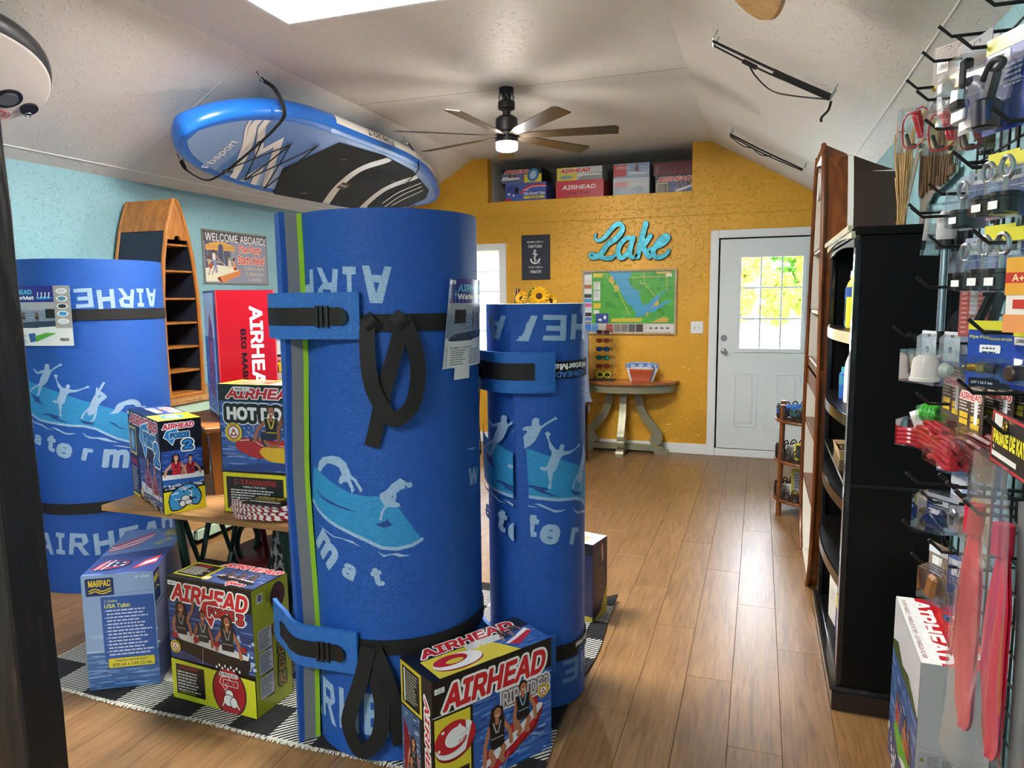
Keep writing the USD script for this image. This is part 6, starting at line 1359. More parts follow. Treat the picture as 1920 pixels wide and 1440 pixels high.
t = thing('lake_map', 'green and blue lake map in a pale wood frame on the gold wall', 'map', (-1.722, YF, 1.195))
mw, mh = .948, .646
put('frame', axes(extrude(sbox(0, 0, mw, mh).difference(sbox(.018, .018, mw - .018, mh - .018)), .028), (0, -.030, 0), (1, 0, 0), (0, 0, 1), (0, 1, 0)), wood('pale_frame_wood', '#a88f70', '#c9b394', .5), t, smooth=False)
put('backing', bx(.01, mw - .01, -.012, -.002, .01, mh - .01, 0), mat('map_backing', '#e4e2dc', .6), t, smooth=False)
P = Print(); X = lambda x: x + 1.722
Z = lambda z: z - 1.195
P.rect(.018, .018, mw - .018, mh - .018, '#eceae6'); P.rect(.098, .108, mw - .018, mh - .018, '#4fae3a')
r_ = random.Random(5)
for k in range(70): P.add(Point(r_.uniform(.11, .92), r_.uniform(.12, .62)).buffer(r_.uniform(.01, .035), 3).intersection(sbox(.098, .108, .93, .628)), r_.choice(['#47a334', '#5cb944', '#3f9a34', '#63ba52']))
lk = [(-1.452, 1.822), (-1.411, 1.767), (-1.37, 1.707), (-1.329, 1.626), (-1.287, 1.546), (-1.226, 1.476), (-1.176, 1.425), (-1.175, 1.371), (-1.076, 1.375), (-1.066, 1.42), (-1.007, 1.415), (-.919, 1.464), (-.833, 1.522), (-.833, 1.532), (-.93, 1.503), (-1.017, 1.464), (-.988, 1.504), (-.931, 1.572), (-.863, 1.63), (-.883, 1.635), (-.96, 1.582), (-1.038, 1.514), (-1.087, 1.485), (-1.127, 1.525), (-1.148, 1.604), (-1.118, 1.633), (-1.168, 1.624), (-1.218, 1.684), (-1.259, 1.744), (-1.229, 1.764), (-1.22, 1.822)]
E_ = [(a, b) for p, q in zip(lk, lk[1:] + lk[:1]) for a, b in [(p[0] + (q[0] - p[0]) * u + r_.uniform(-.009, .009), p[1] + (q[1] - p[1]) * u + r_.uniform(-.009, .009)) for u in (0, .33, .66)]]
lake = Polygon([(X(a), Z(b)) for a, b in E_]).buffer(0).intersection(sbox(.098, .108, .93, .628))
for cx, cz, rr_ in ((-1.42, 1.74, .035), (-1.37, 1.66, .03), (-1.02, 1.46, .03), (-.99, 1.48, .035), (-.97, 1.52, .03), (-1.06, 1.40, .02), (-1.22, 1.62, .015)): P.add(Polygon([(X(cx) + rr_ * math.cos(a) * r_.uniform(.5, 1.3), Z(cz) + rr_ * math.sin(a) * r_.uniform(.6, 1.6)) for a in np.linspace(0, 6.28, 12, endpoint=False)]), '#dcb45a')
P.poly([(X(-1.42), Z(1.32)), (X(-1.12), Z(1.318)), (X(-1.11), Z(1.36)), (X(-1.28), Z(1.358)), (X(-1.42), Z(1.352))], '#d9c23c'); P.poly([(X(-1.02), Z(1.315)), (X(-.86), Z(1.315)), (X(-.84), Z(1.35)), (X(-.90), Z(1.37)), (X(-.96), Z(1.345))], '#d9b24a')
P.add(lake, '#49a5d2')
for p in ([(-1.50, 1.815), (-1.38, 1.66), (-1.33, 1.58), (-1.24, 1.40)], [(-1.09, 1.815), (-1.09, 1.70), (-1.05, 1.65), (-.98, 1.57)], [(-1.24, 1.76), (-1.09, 1.765), (-.86, 1.765)], [(-1.13, 1.73), (-1.13, 1.70), (-1.08, 1.70)], [(-.87, 1.80), (-.87, 1.64)]): P.line([(X(a), Z(b)) for a, b in p], .005, '#e4d650')
for k in range(1, 6): P.line([(.10, .108 + k * .088), (.93, .108 + k * .088)], .0025, '#3d8a30')
for x, z, w, h, c in ((.112, .575, .10, .04, '#e4d24a'), (.115, .45, .07, .08, '#e8ece4'), (.115, .34, .07, .10, '#e4e8e8'), (.115, .26, .075, .055, '#e2c83a'), (.115, .205, .06, .04, '#e8ece4'), (.14, .11, .13, .10, '#2d4a93'), (.84, .57, .06, .03, '#e8e2c0'), (.75, .60, .14, .02, '#d8b84a')): P.rect(x, z, x + w, z + h, c)
P.ell(.185, .145, .02, .012, '#e8eef4'); P.ell(.235, .17, .015, .02, '#e8eef4')
for k, c in enumerate(('#8a8f9c', '#efefec', '#e8e4dc', '#b06a3a', '#f0f0ee', '#343a40', '#4aa0d8', '#d86aa0', '#c8d8ea', '#27272a', '#5a86c8', '#6d6f74')): P.rect(.022, .605 - k * .047, .095, .648 - k * .047 - .006, c)
P.lines_text(.118, .175, .435, 6, .012, '#8a8a8a', 4, .004); P.lines_text(.118, .18, .525, 6, .012, '#8a8a8a', 5, .004)
P.rect(.018, .018, mw - .018, .108, '#cfcac4')
for k, c in enumerate(('#3a7fd0', '#5b9ad8', '#c8c4bc', '#b04a4a', '#8a7f74', '#807a74', '#5a5f66', '#4a4038')): P.rect(.02 + k * .076, .024, .02 + k * .076 + .07, .102, c)
P.rect(.66, .024, .925, .102, '#dedcd8')
for k in range(4): P.ell(.70 + k * .055, .063, .016, .010, '#6a6f74')
P.build('map_print', t, flat((0, -.0125, 0), (1, 0, 0), (0, 0, 1)), 'print_gloss')

t = thing('captain_sign', 'dark slate sign with an anchor reading WORK LIKE A CAPTAIN on the gold wall', 'sign', (-2.376, YF, 1.760))
put('board', bx(0, .307, -.016, 0, 0, .460, .002), mat('slate_board', '#2c3242', .7, noise=(20, .12)), t, smooth=False)
P = Print(); WH = '#e6e8e8'
P.text('WORK LIKE A', .060, .378, .235, .398, WH, False, fat=.01); P.text('CAPTAIN', .075, .328, .222, .358, WH)
P.line([(.146, .185), (.146, .285)], .012, WH); P.add(Point(.146, .295).buffer(.015, 6).difference(Point(.146, .295).buffer(.007, 6)), WH); P.line([(.120, .268), (.172, .262)], .009, WH)
P.add(LineString(spline([(.100, .205, 0), (.115, .180, 0), (.146, .168, 0), (.178, .178, 0), (.196, .205, 0)], 6)[:, :2]).buffer(.007), WH); P.poly([(.090, .195), (.098, .225), (.116, .200)], WH); P.poly([(.206, .195), (.198, .225), (.180, .200)], WH)
P.add(LineString(spline([(.135, .285, 0), (.165, .25, 0), (.132, .225, 0), (.165, .195, 0), (.20, .165, 0)], 6)[:, :2]).buffer(.004), '#b8bcc0')
P.text('PLAY LIKE A', .078, .118, .230, .138, WH, False, fat=.01); P.text('PIRATE', .095, .066, .215, .096, WH)
P.build('sign_print', t, flat((0, -.0165, 0), (1, 0, 0), (0, 0, 1)), 'print_matt')

# ---------------------------------------------------------------- half-round table with sunglasses and a tub of packets
SAGE = mat('sage_bronze_paint', '#8d8c74', .34, .25, noise=(9, .10)); TOPW = wood('reddish_table_top', '#8a4a28', '#b5703f', .28, (2, 14, 14))
TX, TY = -1.268, YF - .006
t = thing('half_round_table', 'half-round console table with a brown top and grey-green scroll legs at the gold wall', 'table', (TX, TY, 0), scale=(1, 1, .9609))
half = lambda rx, ry: Polygon([(rx * math.cos(a), -ry * math.sin(a)) for a in np.linspace(0, math.pi, 50)])
for off, z0, z1 in ((-.006, .742, .748), (0, .748, .762), (-.006, .762, .768)): put('table_top' if off == 0 else 'top_edge', moved(extrude(half(.535 + off, .40 + off), z1 - z0), (0, 0, z0)), TOPW, t, smooth=40)
put('apron', moved(extrude(half(.50, .365).difference(half(.475, .34)), .075), (0, -.004, .667)), SAGE, t, smooth=40)
put('apron_lip', moved(extrude(half(.508, .373).difference(half(.475, .34)), .010), (0, -.004, .662)), SAGE, t, smooth=40)
def scroll(side):
    c = spline([(.13, .70, 0), (.145, .60, 0), (.165, .50, 0), (.215, .385, 0), (.30, .275, 0), (.345, .215, 0), (.352, .16, 0)], 8)[:, :2]
    g = unary_union([LineString(c[i:i + 2]).buffer(.034 + .006 * math.sin(i / len(c) * 3), 6) for i in range(len(c) - 1)] + [Point(.325, .150).buffer(.062, 12)])
    g = g.difference(Point(.255, .185).buffer(.022)); return affinity.scale(g, side, 1, origin=(0, 0))
for s in (-1, 1): put('scroll_leg', axes(extrude(scroll(s), .055), (0, -.12, 0), (1, 0, 0), (0, 0, 1), (0, 1, 0)), SAGE, t, smooth=35)
c = spline([(-.10, .70, 0), (-.125, .55, 0), (-.165, .40, 0), (-.225, .26, 0), (-.262, .19, 0), (-.262, .13, 0)], 8)[:, :2]
g = unary_union([LineString(c[i:i + 2]).buffer(.030, 6) for i in range(len(c) - 1)] + [Point(-.245, .125).buffer(.055, 10)])
put('scroll_leg', axes(extrude(g, .070), (-.035, 0, 0), (0, 1, 0), (0, 0, 1), (1, 0, 0)), SAGE, t, smooth=35)
put('foot', axes(extrude(Polygon([(-.345, 0), (-.345, .03), (-.33, .055), (-.25, .075), (0, .075), (0, .02), (-.20, .02), (-.21, 0)]), .078), (-.039, 0, 0), (0, 1, 0), (0, 0, 1), (1, 0, 0)), SAGE, t, smooth=False)
put('stretcher', axes(extrude(Polygon([(-.45, 0), (-.45, .04), (-.41, .055), (-.385, .09), (.385, .09), (.41, .055), (.45, .04), (.45, 0), (.32, 0), (.30, .035), (-.30, .035), (-.32, 0)]), .075), (0, -.13, 0), (1, 0, 0), (0, 0, 1), (0, 1, 0)), SAGE, t, smooth=False)

ACR = clear_mat('clear_acrylic', (.97, .97, .97), .04, .05)
t = thing('sunglasses_rack', 'clear plastic sunglasses stand on the left of the half-round table', 'display stand', (-1.475, YF - .16, .7385))
put('base', cbox(.24, .15, .014, .004, (0, 0, .007)), mat('dark_base', '#2a2423', .4), t, smooth=False)
put('panel', cbox(.235, .004, .52, .001, (0, .045, .28)), ACR, t, smooth=False)
for s in (-1, 1): put('side_panel', cbox(.004, .10, .50, .001, (s * .118, 0, .265)), ACR, t, smooth=False)
for k in range(6): put('peg', cyl(.005, .085, (0, .045, .055 + k * .085), 8, rx=90), ACR, t)
SG = []
def glasses(i, z, lens, frame, label, wrap=False):
    t = thing('sunglasses', label, 'sunglasses', (-1.475 + (.012 if not wrap else .02), YF - .215, z))
    lm = mat('lens_' + str(i), lens, .08, .75); fm = mat('frame_' + str(i), frame, .3)
    for s in (-1, 1):
        o = affinity.translate(affinity.scale(Point(0, 0).buffer(1, 10), .030, .020 if not wrap else .024), s * .036, 0)
        o = o.intersection(sbox(-.2, -.03, .2, .018)) if not wrap else o
        put('lens', axes(extrude(o, .003), (0, -.002, 0), (1, 0, 0), (0, 0, 1), (0, 1, 0)), lm, t, smooth=False)
        put('rim', axes(extrude(o.buffer(.0045).difference(o.buffer(-.001)), .006), (0, -.004, 0), (1, 0, 0), (0, 0, 1), (0, 1, 0)), fm, t, smooth=False)
        put('temple', tube(spline([(s * .070, 0, .008), (s * .074, .03, .010), (s * .070, .085, .006), (s * .066, .11, -.014)], 5), .0035, 6), fm, t)
    put('bridge', tube(spline([(-.008, -.001, .008), (0, -.003, .011), (.008, -.001, .008)], 4), .004, 6), fm, t)
for i, (l_, f__, lab) in enumerate([('#6a6a24', '#dbe45a', 'sunglasses with a yellow-green frame, lowest on the clear stand'), ('#c0542a', '#2a1a18', 'dark sunglasses with orange-red lenses, second from the bottom of the stand'), ('#1f9a86', '#1d2226', 'dark sunglasses with green mirror lenses, third from the bottom of the stand'), ('#2a62c0', '#1a1c22', 'dark sunglasses with blue mirror lenses, third from the top of the stand'), ('#b5562e', '#4a3a34', 'sunglasses with amber lenses, second from the top of the stand'), ('#6a4a5a', '#6a564c', 'sunglasses with rosy brown lenses, topmost on the stand')]): glasses(i, .7385 + .062 + i * .085, l_, f__, lab, i == 0)

t = thing('packet_tub', 'orange translucent tub on the right of the half-round table, full of packets', 'tub', (-1.085, YF - .17, .7385))
TUBM = clear_mat('orange_plastic', (.95, .55, .40), .15, .06, ('#d8693c', .35))
def frustum(w0, d0, w1, d1, h, z=0): return trimesh.convex.convex_hull(np.array([(sx * w / 2, sy * d / 2, z + k) for k, w, d in ((0, w0, d0), (h, w1, d1)) for sx in (-1, 1) for sy in (-1, 1)]))
for a, b in (((-.085, -.05), (.085, -.05)), ((-.085, .05), (.085, .05)), ((-.085, -.05), (-.085, .05)), ((.085, -.05), (.085, .05))):
    k = 1.32; v = [(a[0], a[1], .0), (b[0], b[1], .0), (b[0] * k, b[1] * k, .125), (a[0] * k, a[1] * k, .125)]
    n_ = np.array([np.sign(a[0] + b[0]), np.sign(a[1] + b[1]), 0.0]) * .002
    put('wall', trimesh.convex.convex_hull(np.vstack([np.array(v), np.array(v) - n_])), TUBM, t, smooth=False)
put('bottom', cbox(.168, .098, .003, .001, (0, 0, .0015)), TUBM, t, smooth=False)
q_ = np.random.default_rng(2)
for i in range(7):
    x = -.075 + i * .025; lean = (i - 3) * 6.5
    p = thing('snack_packet', ['leftmost white and blue packet leaning outwards in the orange tub', 'second packet from the left in the orange tub', 'third packet from the left in the orange tub', 'middle white and blue packet in the orange tub', 'third packet from the right in the orange tub', 'second packet from the right in the orange tub', 'rightmost white and blue packet leaning outwards in the orange tub'][i], 'packet', (-1.085 + x * .9, YF - .17 + (-.022 if i % 2 else .014) , .7425), rot=(6 if i % 2 else -3, lean, 0), group='packets in the orange tub')
    put('pouch', cbox(.085, .008, .185, .003, (0, 0, .0935)), mat('packet_white', '#e6e9ee', .3), p, smooth=False)
    P = Print(); P.rect(-.042, .145, .042, .184, '#4f82c8'); P.ell(0, .160, .026, .012, '#e8eef6'); P.text('Ocean', -.022, .154, .022, .166, '#2a4f9c'); P.rect(-.03, .05, .03, .10, '#b8cbe4'); P.ell(.012, .115, .012, .008, '#9cc04a'); P.line([(-.03, .13), (.03, .135)], .004, '#7aa0d8')
    P.build('front_print', p, flat((0, -.0046, 0), (1, 0, 0), (0, 0, 1)))

# side table, vase of sunflowers, grey-blue board and oar behind the right mat
t = thing('side_table', 'dark side table behind the right mat below the sunflowers', 'table', (-1.94, 6.42, 0))
DKW = wood('dark_table_wood', '#2e2018', '#4a3424', .45)
put('table_top', cbox(.86, .42, .025, .004, (0, 0, .5675)), DKW, t, smooth=False)
for sx in (-1, 1):
    for sy in (-1, 1): put('leg', cbox(.04, .04, .555, .004, (sx * .39, sy * .17, .2775)), DKW, t, smooth=False)
t = thing('sunflower_vase', 'vase of yellow sunflowers peeking over the top of the right mat', 'flowers', (-2.03, 6.42, .5805))
put('vase', lathe([(0, 0), (.06, 0), (.085, .08), (.075, .22), (.045, .34), (.055, .38), (.050, .38), (.040, .34), (.068, .22), (.075, .09), (.05, .01), (0, .01)], 28), mat('cream_ceramic', '#c9c2ae', .35), t)
PET, DISK, STEM = mat('sunflower_petal', '#f2b71c', .55), mat('sunflower_disc', '#3a2412', .8), mat('flower_green', '#4d6b2c', .6)
def flower(c, face, r, seed):
    q_ = np.random.default_rng(seed); n_ = np.array(face, float); n_ /= np.linalg.norm(n_); u = np.cross(n_, [0, 0, 1.0]); u /= np.linalg.norm(u); w = np.cross(u, n_); c = np.array(c, float)
    put('stem', tube(spline([(q_.normal(0, .01), q_.normal(0, .01), .05), (c[0] * .5, c[1] * .5, c[2] * .6), c - n_ * .02], 6), .006, 6), STEM, t)
    put('disc', axes(lathe([(0, .012), (r * .25, .010), (r * .36, 0), (r * .36, -.012), (0, -.012)], 18), c, u, w, n_), DISK, t)
    for ring_i in (0, 1):
        for k in range(15):
            a = 2 * math.pi * (k + .5 * ring_i) / 15 + q_.normal(0, .06); dr = math.cos(a) * u + math.sin(a) * w; tg = -math.sin(a) * u + math.cos(a) * w; L_ = r * q_.uniform(.85, 1.08); lift = n_ * (.010 + .02 * ring_i)
            p0, p1, p2 = c + dr * r * .30, c + dr * (r * .30 + L_ * .38) + lift, c + dr * (r * .30 + L_ * .78) + lift * q_.uniform(.2, 1.2) - n_ * .012
            wd_ = r * .155; V = np.array([p0 - tg * wd_ * .5, p0 + tg * wd_ * .5, p1 + tg * wd_, p1 - tg * wd_, p1 + n_ * .004, p2]); F = [(0, 1, 4), (1, 2, 4), (0, 4, 3), (3, 4, 5), (4, 2, 5)]
            put('petal', trimesh.Trimesh(np.vstack([V, V - n_ * .0012]), F + [(a_ + 6, c2 + 6, b_ + 6) for a_, b_, c2 in F], process=False), PET, t, smooth=False)
flower((-.095, -.03, .985), (-.5, -.8, .45), .075, 1); flower((.085, -.05, 1.005), (.25, -1, .30), .092, 2); flower((.175, .03, .96), (.8, -.5, .25), .07, 3)
lf = Polygon(spline([(0, 0, 0), (.03, .03, 0), (.075, .05, 0), (.12, .04, 0), (.075, .005, 0), (.035, -.005, 0), (0, 0, 0)], 5)[:, :2]).buffer(0)
put('leaf', axes(extrude(lf, .002), (-.035, -.03, .985), (.8, -.3, .5), (-.4, .2, .9), (-.4, -.9, .1)), STEM, t, smooth=False); put('leaf', axes(extrude(lf, .002), (.01, -.02, .90), (.7, .5, .3), (-.4, .2, .8), (.1, -.9, .2)), STEM, t, smooth=False)
t = thing('bodyboard', 'grey-blue board standing on the side table, its edge showing right of the right mat', 'board', (-1.70, 6.42, .5805))
bb_ = Polygon([(-.20, 0), (.218, 0), (.205, .03), (.19, .10), (.178, .22), (.172, .42), (.176, .58), (.16, .66), (.10, .70), (-.10, .70), (-.18, .64), (-.20, .4)]).buffer(.008, 3)
put('board', moved(axes(extrude(bb_, .03), (0, 0, 0), (1, 0, 0), (0, 0, 1), (0, 1, 0)), (0, .10, .012), rx=-4), mat('slate_blue_plastic', '#6d7a92', .45), t, smooth=35)
t = thing('wooden_oar', 'wooden oar handle leaning on the gold wall beside the sunflowers', 'oar', (0, 0, 0))
put('shaft', tube([(-2.46, 6.72, .42), (-2.36, 6.98, 1.655)], .019, 12), VARN, t); put('grip', tube([(-2.371, 6.955, 1.52), (-2.36, 6.983, 1.665)], .023, 12), VARN, t)
put('blade', axes(extrude(Polygon([(-.02, .44), (-.085, .30), (-.09, .02), (0, 0), (.09, .02), (.085, .30), (.02, .44)]).buffer(.006, 3), .016), (-2.495, 6.635, .012), (1, 0, 0), (.08, .20, .976), (0, -.98, .2)), VARN, t, smooth=35)

# ---------------------------------------------------------------- boxes in the niche over the gold wall
def nbox(lab, x0, x1, z0, z1, d, base, art, y=None):
    w, h = x1 - x0, z1 - z0; y = YF + .09 if y is None else y
    t = thing('niche_box', lab, 'box', ((x0 + x1) / 2, y + d / 2, z0), 0, 'towable boxes in the niche')
    put('carton', cbox(w, d, h, .003, (0, 0, h / 2)), mat('carton_' + base.strip('#'), base, .45), t, smooth=False)
    P = Print(); art(P, w, h); P.build('front_print', t, flat((-w / 2, -d / 2 - .0004, 0), (1, 0, 0), (0, 0, 1)))
N0 = NZ + .001; M1 = N0 + .195; M2 = N0 + .185
def a_blue(P, w, h):
    P.rect(0, 0, w, h, '#4f63b8'); P.add(Polygon(spline([(.16, .09, 0), (.24, .16, 0), (.36, .178, 0), (w, .165, 0)], 6)[:, :2].tolist() + [(w, .14), (.34, .150), (.25, .13), (.18, .08)]), '#c8303c'); P.line([(.20, .115), (.30, .155), (w, .15)], .006, '#f0f0f4')
    P.ell(.07, .12, .06, .05, '#3a4a98'); P.ell(.125, .12, .022, .035, '#14161e'); P.ell(.04, .085, .014, .012, '#e8e8f0'); P.ell(.09, .07, .012, .012, '#e8e8f0'); P.ell(.03, .02, .04, .02, '#c8303c')
    P.text('3-Rider', .20, .112, .26, .126, '#f0f0f4', False); P.text('USA Round Tube', .20, .066, .435, .098, '#f4f4f8'); P.rect(.20, .030, .43, .056, '#e2d23a'); P.text('INFLATED SIZE', .26, .036, .38, .050, '#4a4a30')
nbox('blue box reading USA Round Tube, lower left in the niche', -2.585, -2.137, N0, N0 + .195, .30, '#4f63b8', a_blue)
def a_blk(P, w, h):
    P.rect(0, 0, w, h, '#141417'); P.water(0, 0, .25, .10, '#5a6a96', '#a8b4cc', '#3a486c', 14, 2); P.rect(.255, 0, w, .085, '#e0cf3a'); logo(P, .03, .098, .31, .134); P.poly([(0, .03), (.20, .035), (.21, .055), (.02, .07)], '#d8dae0'); rider(P, .10, .06, .05); rider(P, .15, .06, .05, long=False)
    P.add(affinity.rotate(affinity.scale(Point(.355, .075).buffer(1, 10), .06, .07), -30), '#3a78b8'); P.add(affinity.rotate(affinity.scale(Point(.355, .075).buffer(1, 10), .035, .045), -30), '#a8c8e0')
nbox('black box with a blue tube picture, upper left in the niche', -2.632, -2.185, M1, M1 + .148, .28, '#141417', a_blk)
def a_red(P, w, h): P.rect(0, 0, w, h, '#cf3a48'); P.text('AIRHEAD', .065, .095, .42, .138, '#f6eef0', shear=.12, fat=.02); P.text('STUNT FLYER', .125, .045, .36, .068, '#5a1c24')
nbox('pinkish red box reading STUNT FLYER in the niche', -2.03, -1.531, N0, N0 + .185, .32, '#cf3a48', a_red)
def a_yel(P, w, h):
    P.rect(0, 0, w, h, '#c9ccce'); P.rect(0, 0, .21, h, '#e2d552'); logo(P, .035, .078, .355, .116); P.poly([(.21, .0), (w, .0), (w, .07), (.3, .06)], '#8f979e'); P.ell(.10, .035, .07, .02, '#8fb0a8'); P.line([(.22, .05), (.46, .05)], .014, '#eef0f0')
nbox('yellow and silver box on top of the pinkish red one in the niche', -2.02, -1.545, M2, M2 + .130, .30, '#b9bcbe', a_yel)
def a_bs(P, w, h):
    P.water(0, 0, w, h, '#8fa6cc', '#d8e0ea', '#6a84b0', 20, 4); P.rect(0, .015, .13, .13, '#c03a46'); P.text('AIRHEAD', .02, .085, .16, .118, '#e8c8d0', shear=.15); rider(P, .235, .055, .075, vest='#2a3a6a'); P.poly([(.15, .03), (.34, .025), (.34, .05), (.16, .06)], '#c8d0dc')
nbox('wrinkled blue and red box upper in the third stack of the niche', -1.43, -1.07, M2 - .01, M2 + .13, .28, '#8fa6cc', a_bs)
def a_sv(P, w, h): P.rect(0, 0, w, h, '#c2c9d2'); P.water(0, 0, w, .08, '#9fb0c8', '#e4e8ee', '#8799b4', 20, 8); P.rect(.02, .085, .15, .135, '#c88a94'); P.ell(.25, .06, .05, .03, '#8f9cb4')
nbox('pale silver box lower in the third stack of the niche', -1.432, -1.07, N0, M2 - .011, .28, '#c2c9d2', a_sv)
def a_br(P, w, h):
    P.rect(0, 0, w, h, '#141417'); logo(P, .02, .118, .35, .158); P.rect(.012, 0, .125, .105, '#c9bd8a'); P.rect(.02, 0, .118, .095, '#3a3a34'); P.lines_text(.028, .11, .085, 6, .013, '#a8a898', 3, .006); P.water(.14, 0, w, .11, '#48588c', '#98a4c4', '#2c3a66', 14, 6); P.poly([(.19, .03), (w, .08), (w, .055), (.21, .01)], '#e0e4ea'); rider(P, .24, .06, .07); rider(P, .32, .075, .07, long=False)
nbox('black AIRHEAD box lower right in the niche', -1.012, -.653, N0, N0 + .172, .30, '#141417', a_br)
def a_dr(P, w, h):
    P.rect(0, 0, w, h, '#5e0f16'); P.text('AIRHEAD', .0, .05, .07, .066, '#b08088', rot=90)
    for k in range(4): P.rect(.14 + k * .055, .02, .165 + k * .055, .05 + .02 * (k % 2), '#7a2830')
nbox('dark red box upper right in the niche', -1.03, -.656, N0 + .173, N0 + .300, .30, '#5e0f16', a_dr)

# ---------------------------------------------------------------- left foreground and left edge
t = thing('black_post', 'rough black-painted wooden post at the left edge of the picture', 'post', (-1.955, 1.33, 0), rot=(0, -1.0, 0))
vv, q_ = [], np.random.default_rng(8)
pm = cbox(.19, .12, 2.3, .006, (0, 0, 1.15)).subdivide_to_size(.05); nz_ = meshkit.fbm(np.asarray(pm.vertices) * [30, 30, 5], 3, 2) - .5; pm.vertices = np.asarray(pm.vertices) + np.asarray(pm.vertex_normals) * (nz_ * .008)[:, None]
POST = node_mat('chipped_black_paint', {'tc': ('texture_coordinate', {}), 'mp': ('mapping', {'scale': (40, 40, 5)}), 'n': ('noise_texture', {'scale': 1.0, 'detail': 6.0, 'roughness': .7}), 'rp': ('rgb_ramp', {'ramp': [(.60, (.010, .009, .009)), (.68, (.06, .035, .018)), (.8, (.12, .075, .035))]}), 'bp': ('bump', {'distance': .003}), 'p': ('principled_bsdf', {'roughness': .5})}, [('tc.object', 'mp.vector'), ('mp.vector', 'n.vector'), ('n.fac', 'rp.fac'), ('rp.color', 'p.base_color'), ('n.fac', 'bp.height'), ('bp.normal', 'p.normal')])
put('timber', pm, POST, t, smooth=30)
w_, d_, h_ = .30, .44, .388
t, F = carton('towable_box', 'white and black box on the floor at the left edge beside the left mat', w_, d_, h_, (-3.81, 2.41, .001), 0, '#d9dade')
P = Print(); P.water(0, 0, d_, .29, '#a7b0c4', '#d8dce6', '#7a86a4', 20, 3); P.rect(0, .29, d_, h_, '#141417'); P.text('AIRHEAD', .05, .31, .42, .365, '#c8202c', shear=.2, fat=.03, line=[(.010, '#f0f0f0')])
P.text('BLAST', .16, .20, .40, .275, '#2a3f9a', shear=.2, line=[(.010, '#f4f4f4'), (.005, '#15161a')], fat=.03); P.ell(.33, .12, .09, .05, '#20264a'); P.ell(.33, .15, .07, .03, '#4a5ab0'); P.ell(.33, .185, .03, .03, '#b07850'); P.poly([(0, 0), (d_, 0), (d_, .05), (0, .08)], '#c8ccd8'); badge(P, .39, .035, .03)
P.build('side_print', t, F['right'])
P = Print(); P.rect(0, 0, w_, h_, '#141417'); P.build('front_print', t, F['front'])
w_, d_, h_ = .29, .40, .345
t, F = carton('towable_box', 'blue tube box with red stripes, on top of the box at the left edge', w_, d_, h_, (-3.82, 2.40, .3895), 0, '#3a55b4')
P = Print(); P.rect(0, 0, d_, h_, '#3d5ab8'); P.rect(0, .0, d_, .035, '#8fa4cc'); P.rect(0, .29, d_, h_, '#a8b8d8')
for k in range(3): P.rect(.0, .235 + k * .018, d_, .243 + k * .018, '#c8303c' if k != 1 else '#f0f0f4')
P.text('Round', .28, .30, .37, .32, '#e8ecf4'); P.text('USA Tube', .20, .15, .38, .18, '#e8ecf4'); P.text('3 Jinetes', .26, .11, .37, .125, '#e8ecf4'); P.rect(.31, .04, .38, .07, '#e2d23a', .006)
P.build('side_print', t, F['right'])
t = thing('duffel_bag', 'grey bag with a black band and white letters hanging behind the left mat', 'bag', (-3.985, 2.79, .52))
bm = cbox(.085, .34, .44, .03, (0, 0, .22)).subdivide_to_size(.05); put('body', bm, mat('grey_cloth', '#77797a', .85, bump=(60, .001)), t, smooth=50)
put('top_flap', cbox(.10, .30, .09, .03, (.004, 0, .43)), mat('black_cloth', '#18181b', .8), t); put('band', cbox(.089, .344, .075, .01, (0, 0, .10)), mat('black_cloth', '#18181b', .8), t)
P = Print(); P.text('STEARNS', .02, .075, .30, .125, '#c8ccd0', fat=.02); P.build('band_print', t, flat((.0455, -.16, 0), (0, 1, 0), (0, 0, 1)), 'print_matt')
put('strap', tube(spline([(.02, -.05, .44), (.03, -.10, .55), (.0, .0, .66), (-.02, .06, .50)], 6), .009, 6), WEB, t)

# box on the rug behind the right mat
w_, d_, h_ = .25, .158, .385
t, F = carton('pump_box', 'dark blue box with yellow corner standing on the rug behind the right mat', w_, d_, h_, place(-.957, 3.245, .0125, -.236, w_, d_), -.236, '#161b46')
P = Print(); P.rect(0, 0, d_, h_, '#1a2154'); P.poly([(0, 0), (d_, 0), (d_, .14), (.09, .03), (0, .0)], '#c9b92e'); P.ell(.06, .31, .035, .03, '#3a3f60'); P.add(affinity.rotate(affinity.scale(Point(.105, .32).buffer(1, 10), .022, .055), 8), '#6a3a2c'); P.add(affinity.rotate(affinity.scale(Point(.105, .32).buffer(1, 10), .010, .045), 8), '#c8b8a8')
for s_, x, c in (('Air Pump Kit', .105, '#c8a860'), ('Unique et compact', .055, '#c8a860'), ('Bomba de aire', .08, '#b89850')):
    g = text_poly(s_, False); a, b, c_, e = g.bounds; g = affinity.rotate(affinity.scale(g, .16 / (c_ - a), .014 / (e - b), origin=(0, 0)), -90, origin=(0, 0)); a, b, c_, e = g.bounds; P.add(affinity.translate(g, x - a, .25 - e), c)
P.text('No. 12', .115, .045, .145, .056, '#20241a', rot=-80); P.build('side_print', t, F['right'])
P = Print(); P.rect(0, 0, w_, h_, '#12131c'); P.rect(0, .02, w_, .33, '#1a2154'); P.rect(.17, .22, .19, .30, '#0b0c12'); P.rect(.17, .05, .19, .12, '#0b0c12'); P.rect(0, 0, w_, .025, '#b8ac30'); P.build('front_print', t, F['front'])
P = Print(); P.rect(0, 0, w_, d_, '#dedad0'); P.rect(.08, .03, .2, .10, '#c8b48a'); P.lines_text(.1, .19, .09, 4, .015, '#9a8a70', 2); P.build('top_print', t, F['top'])

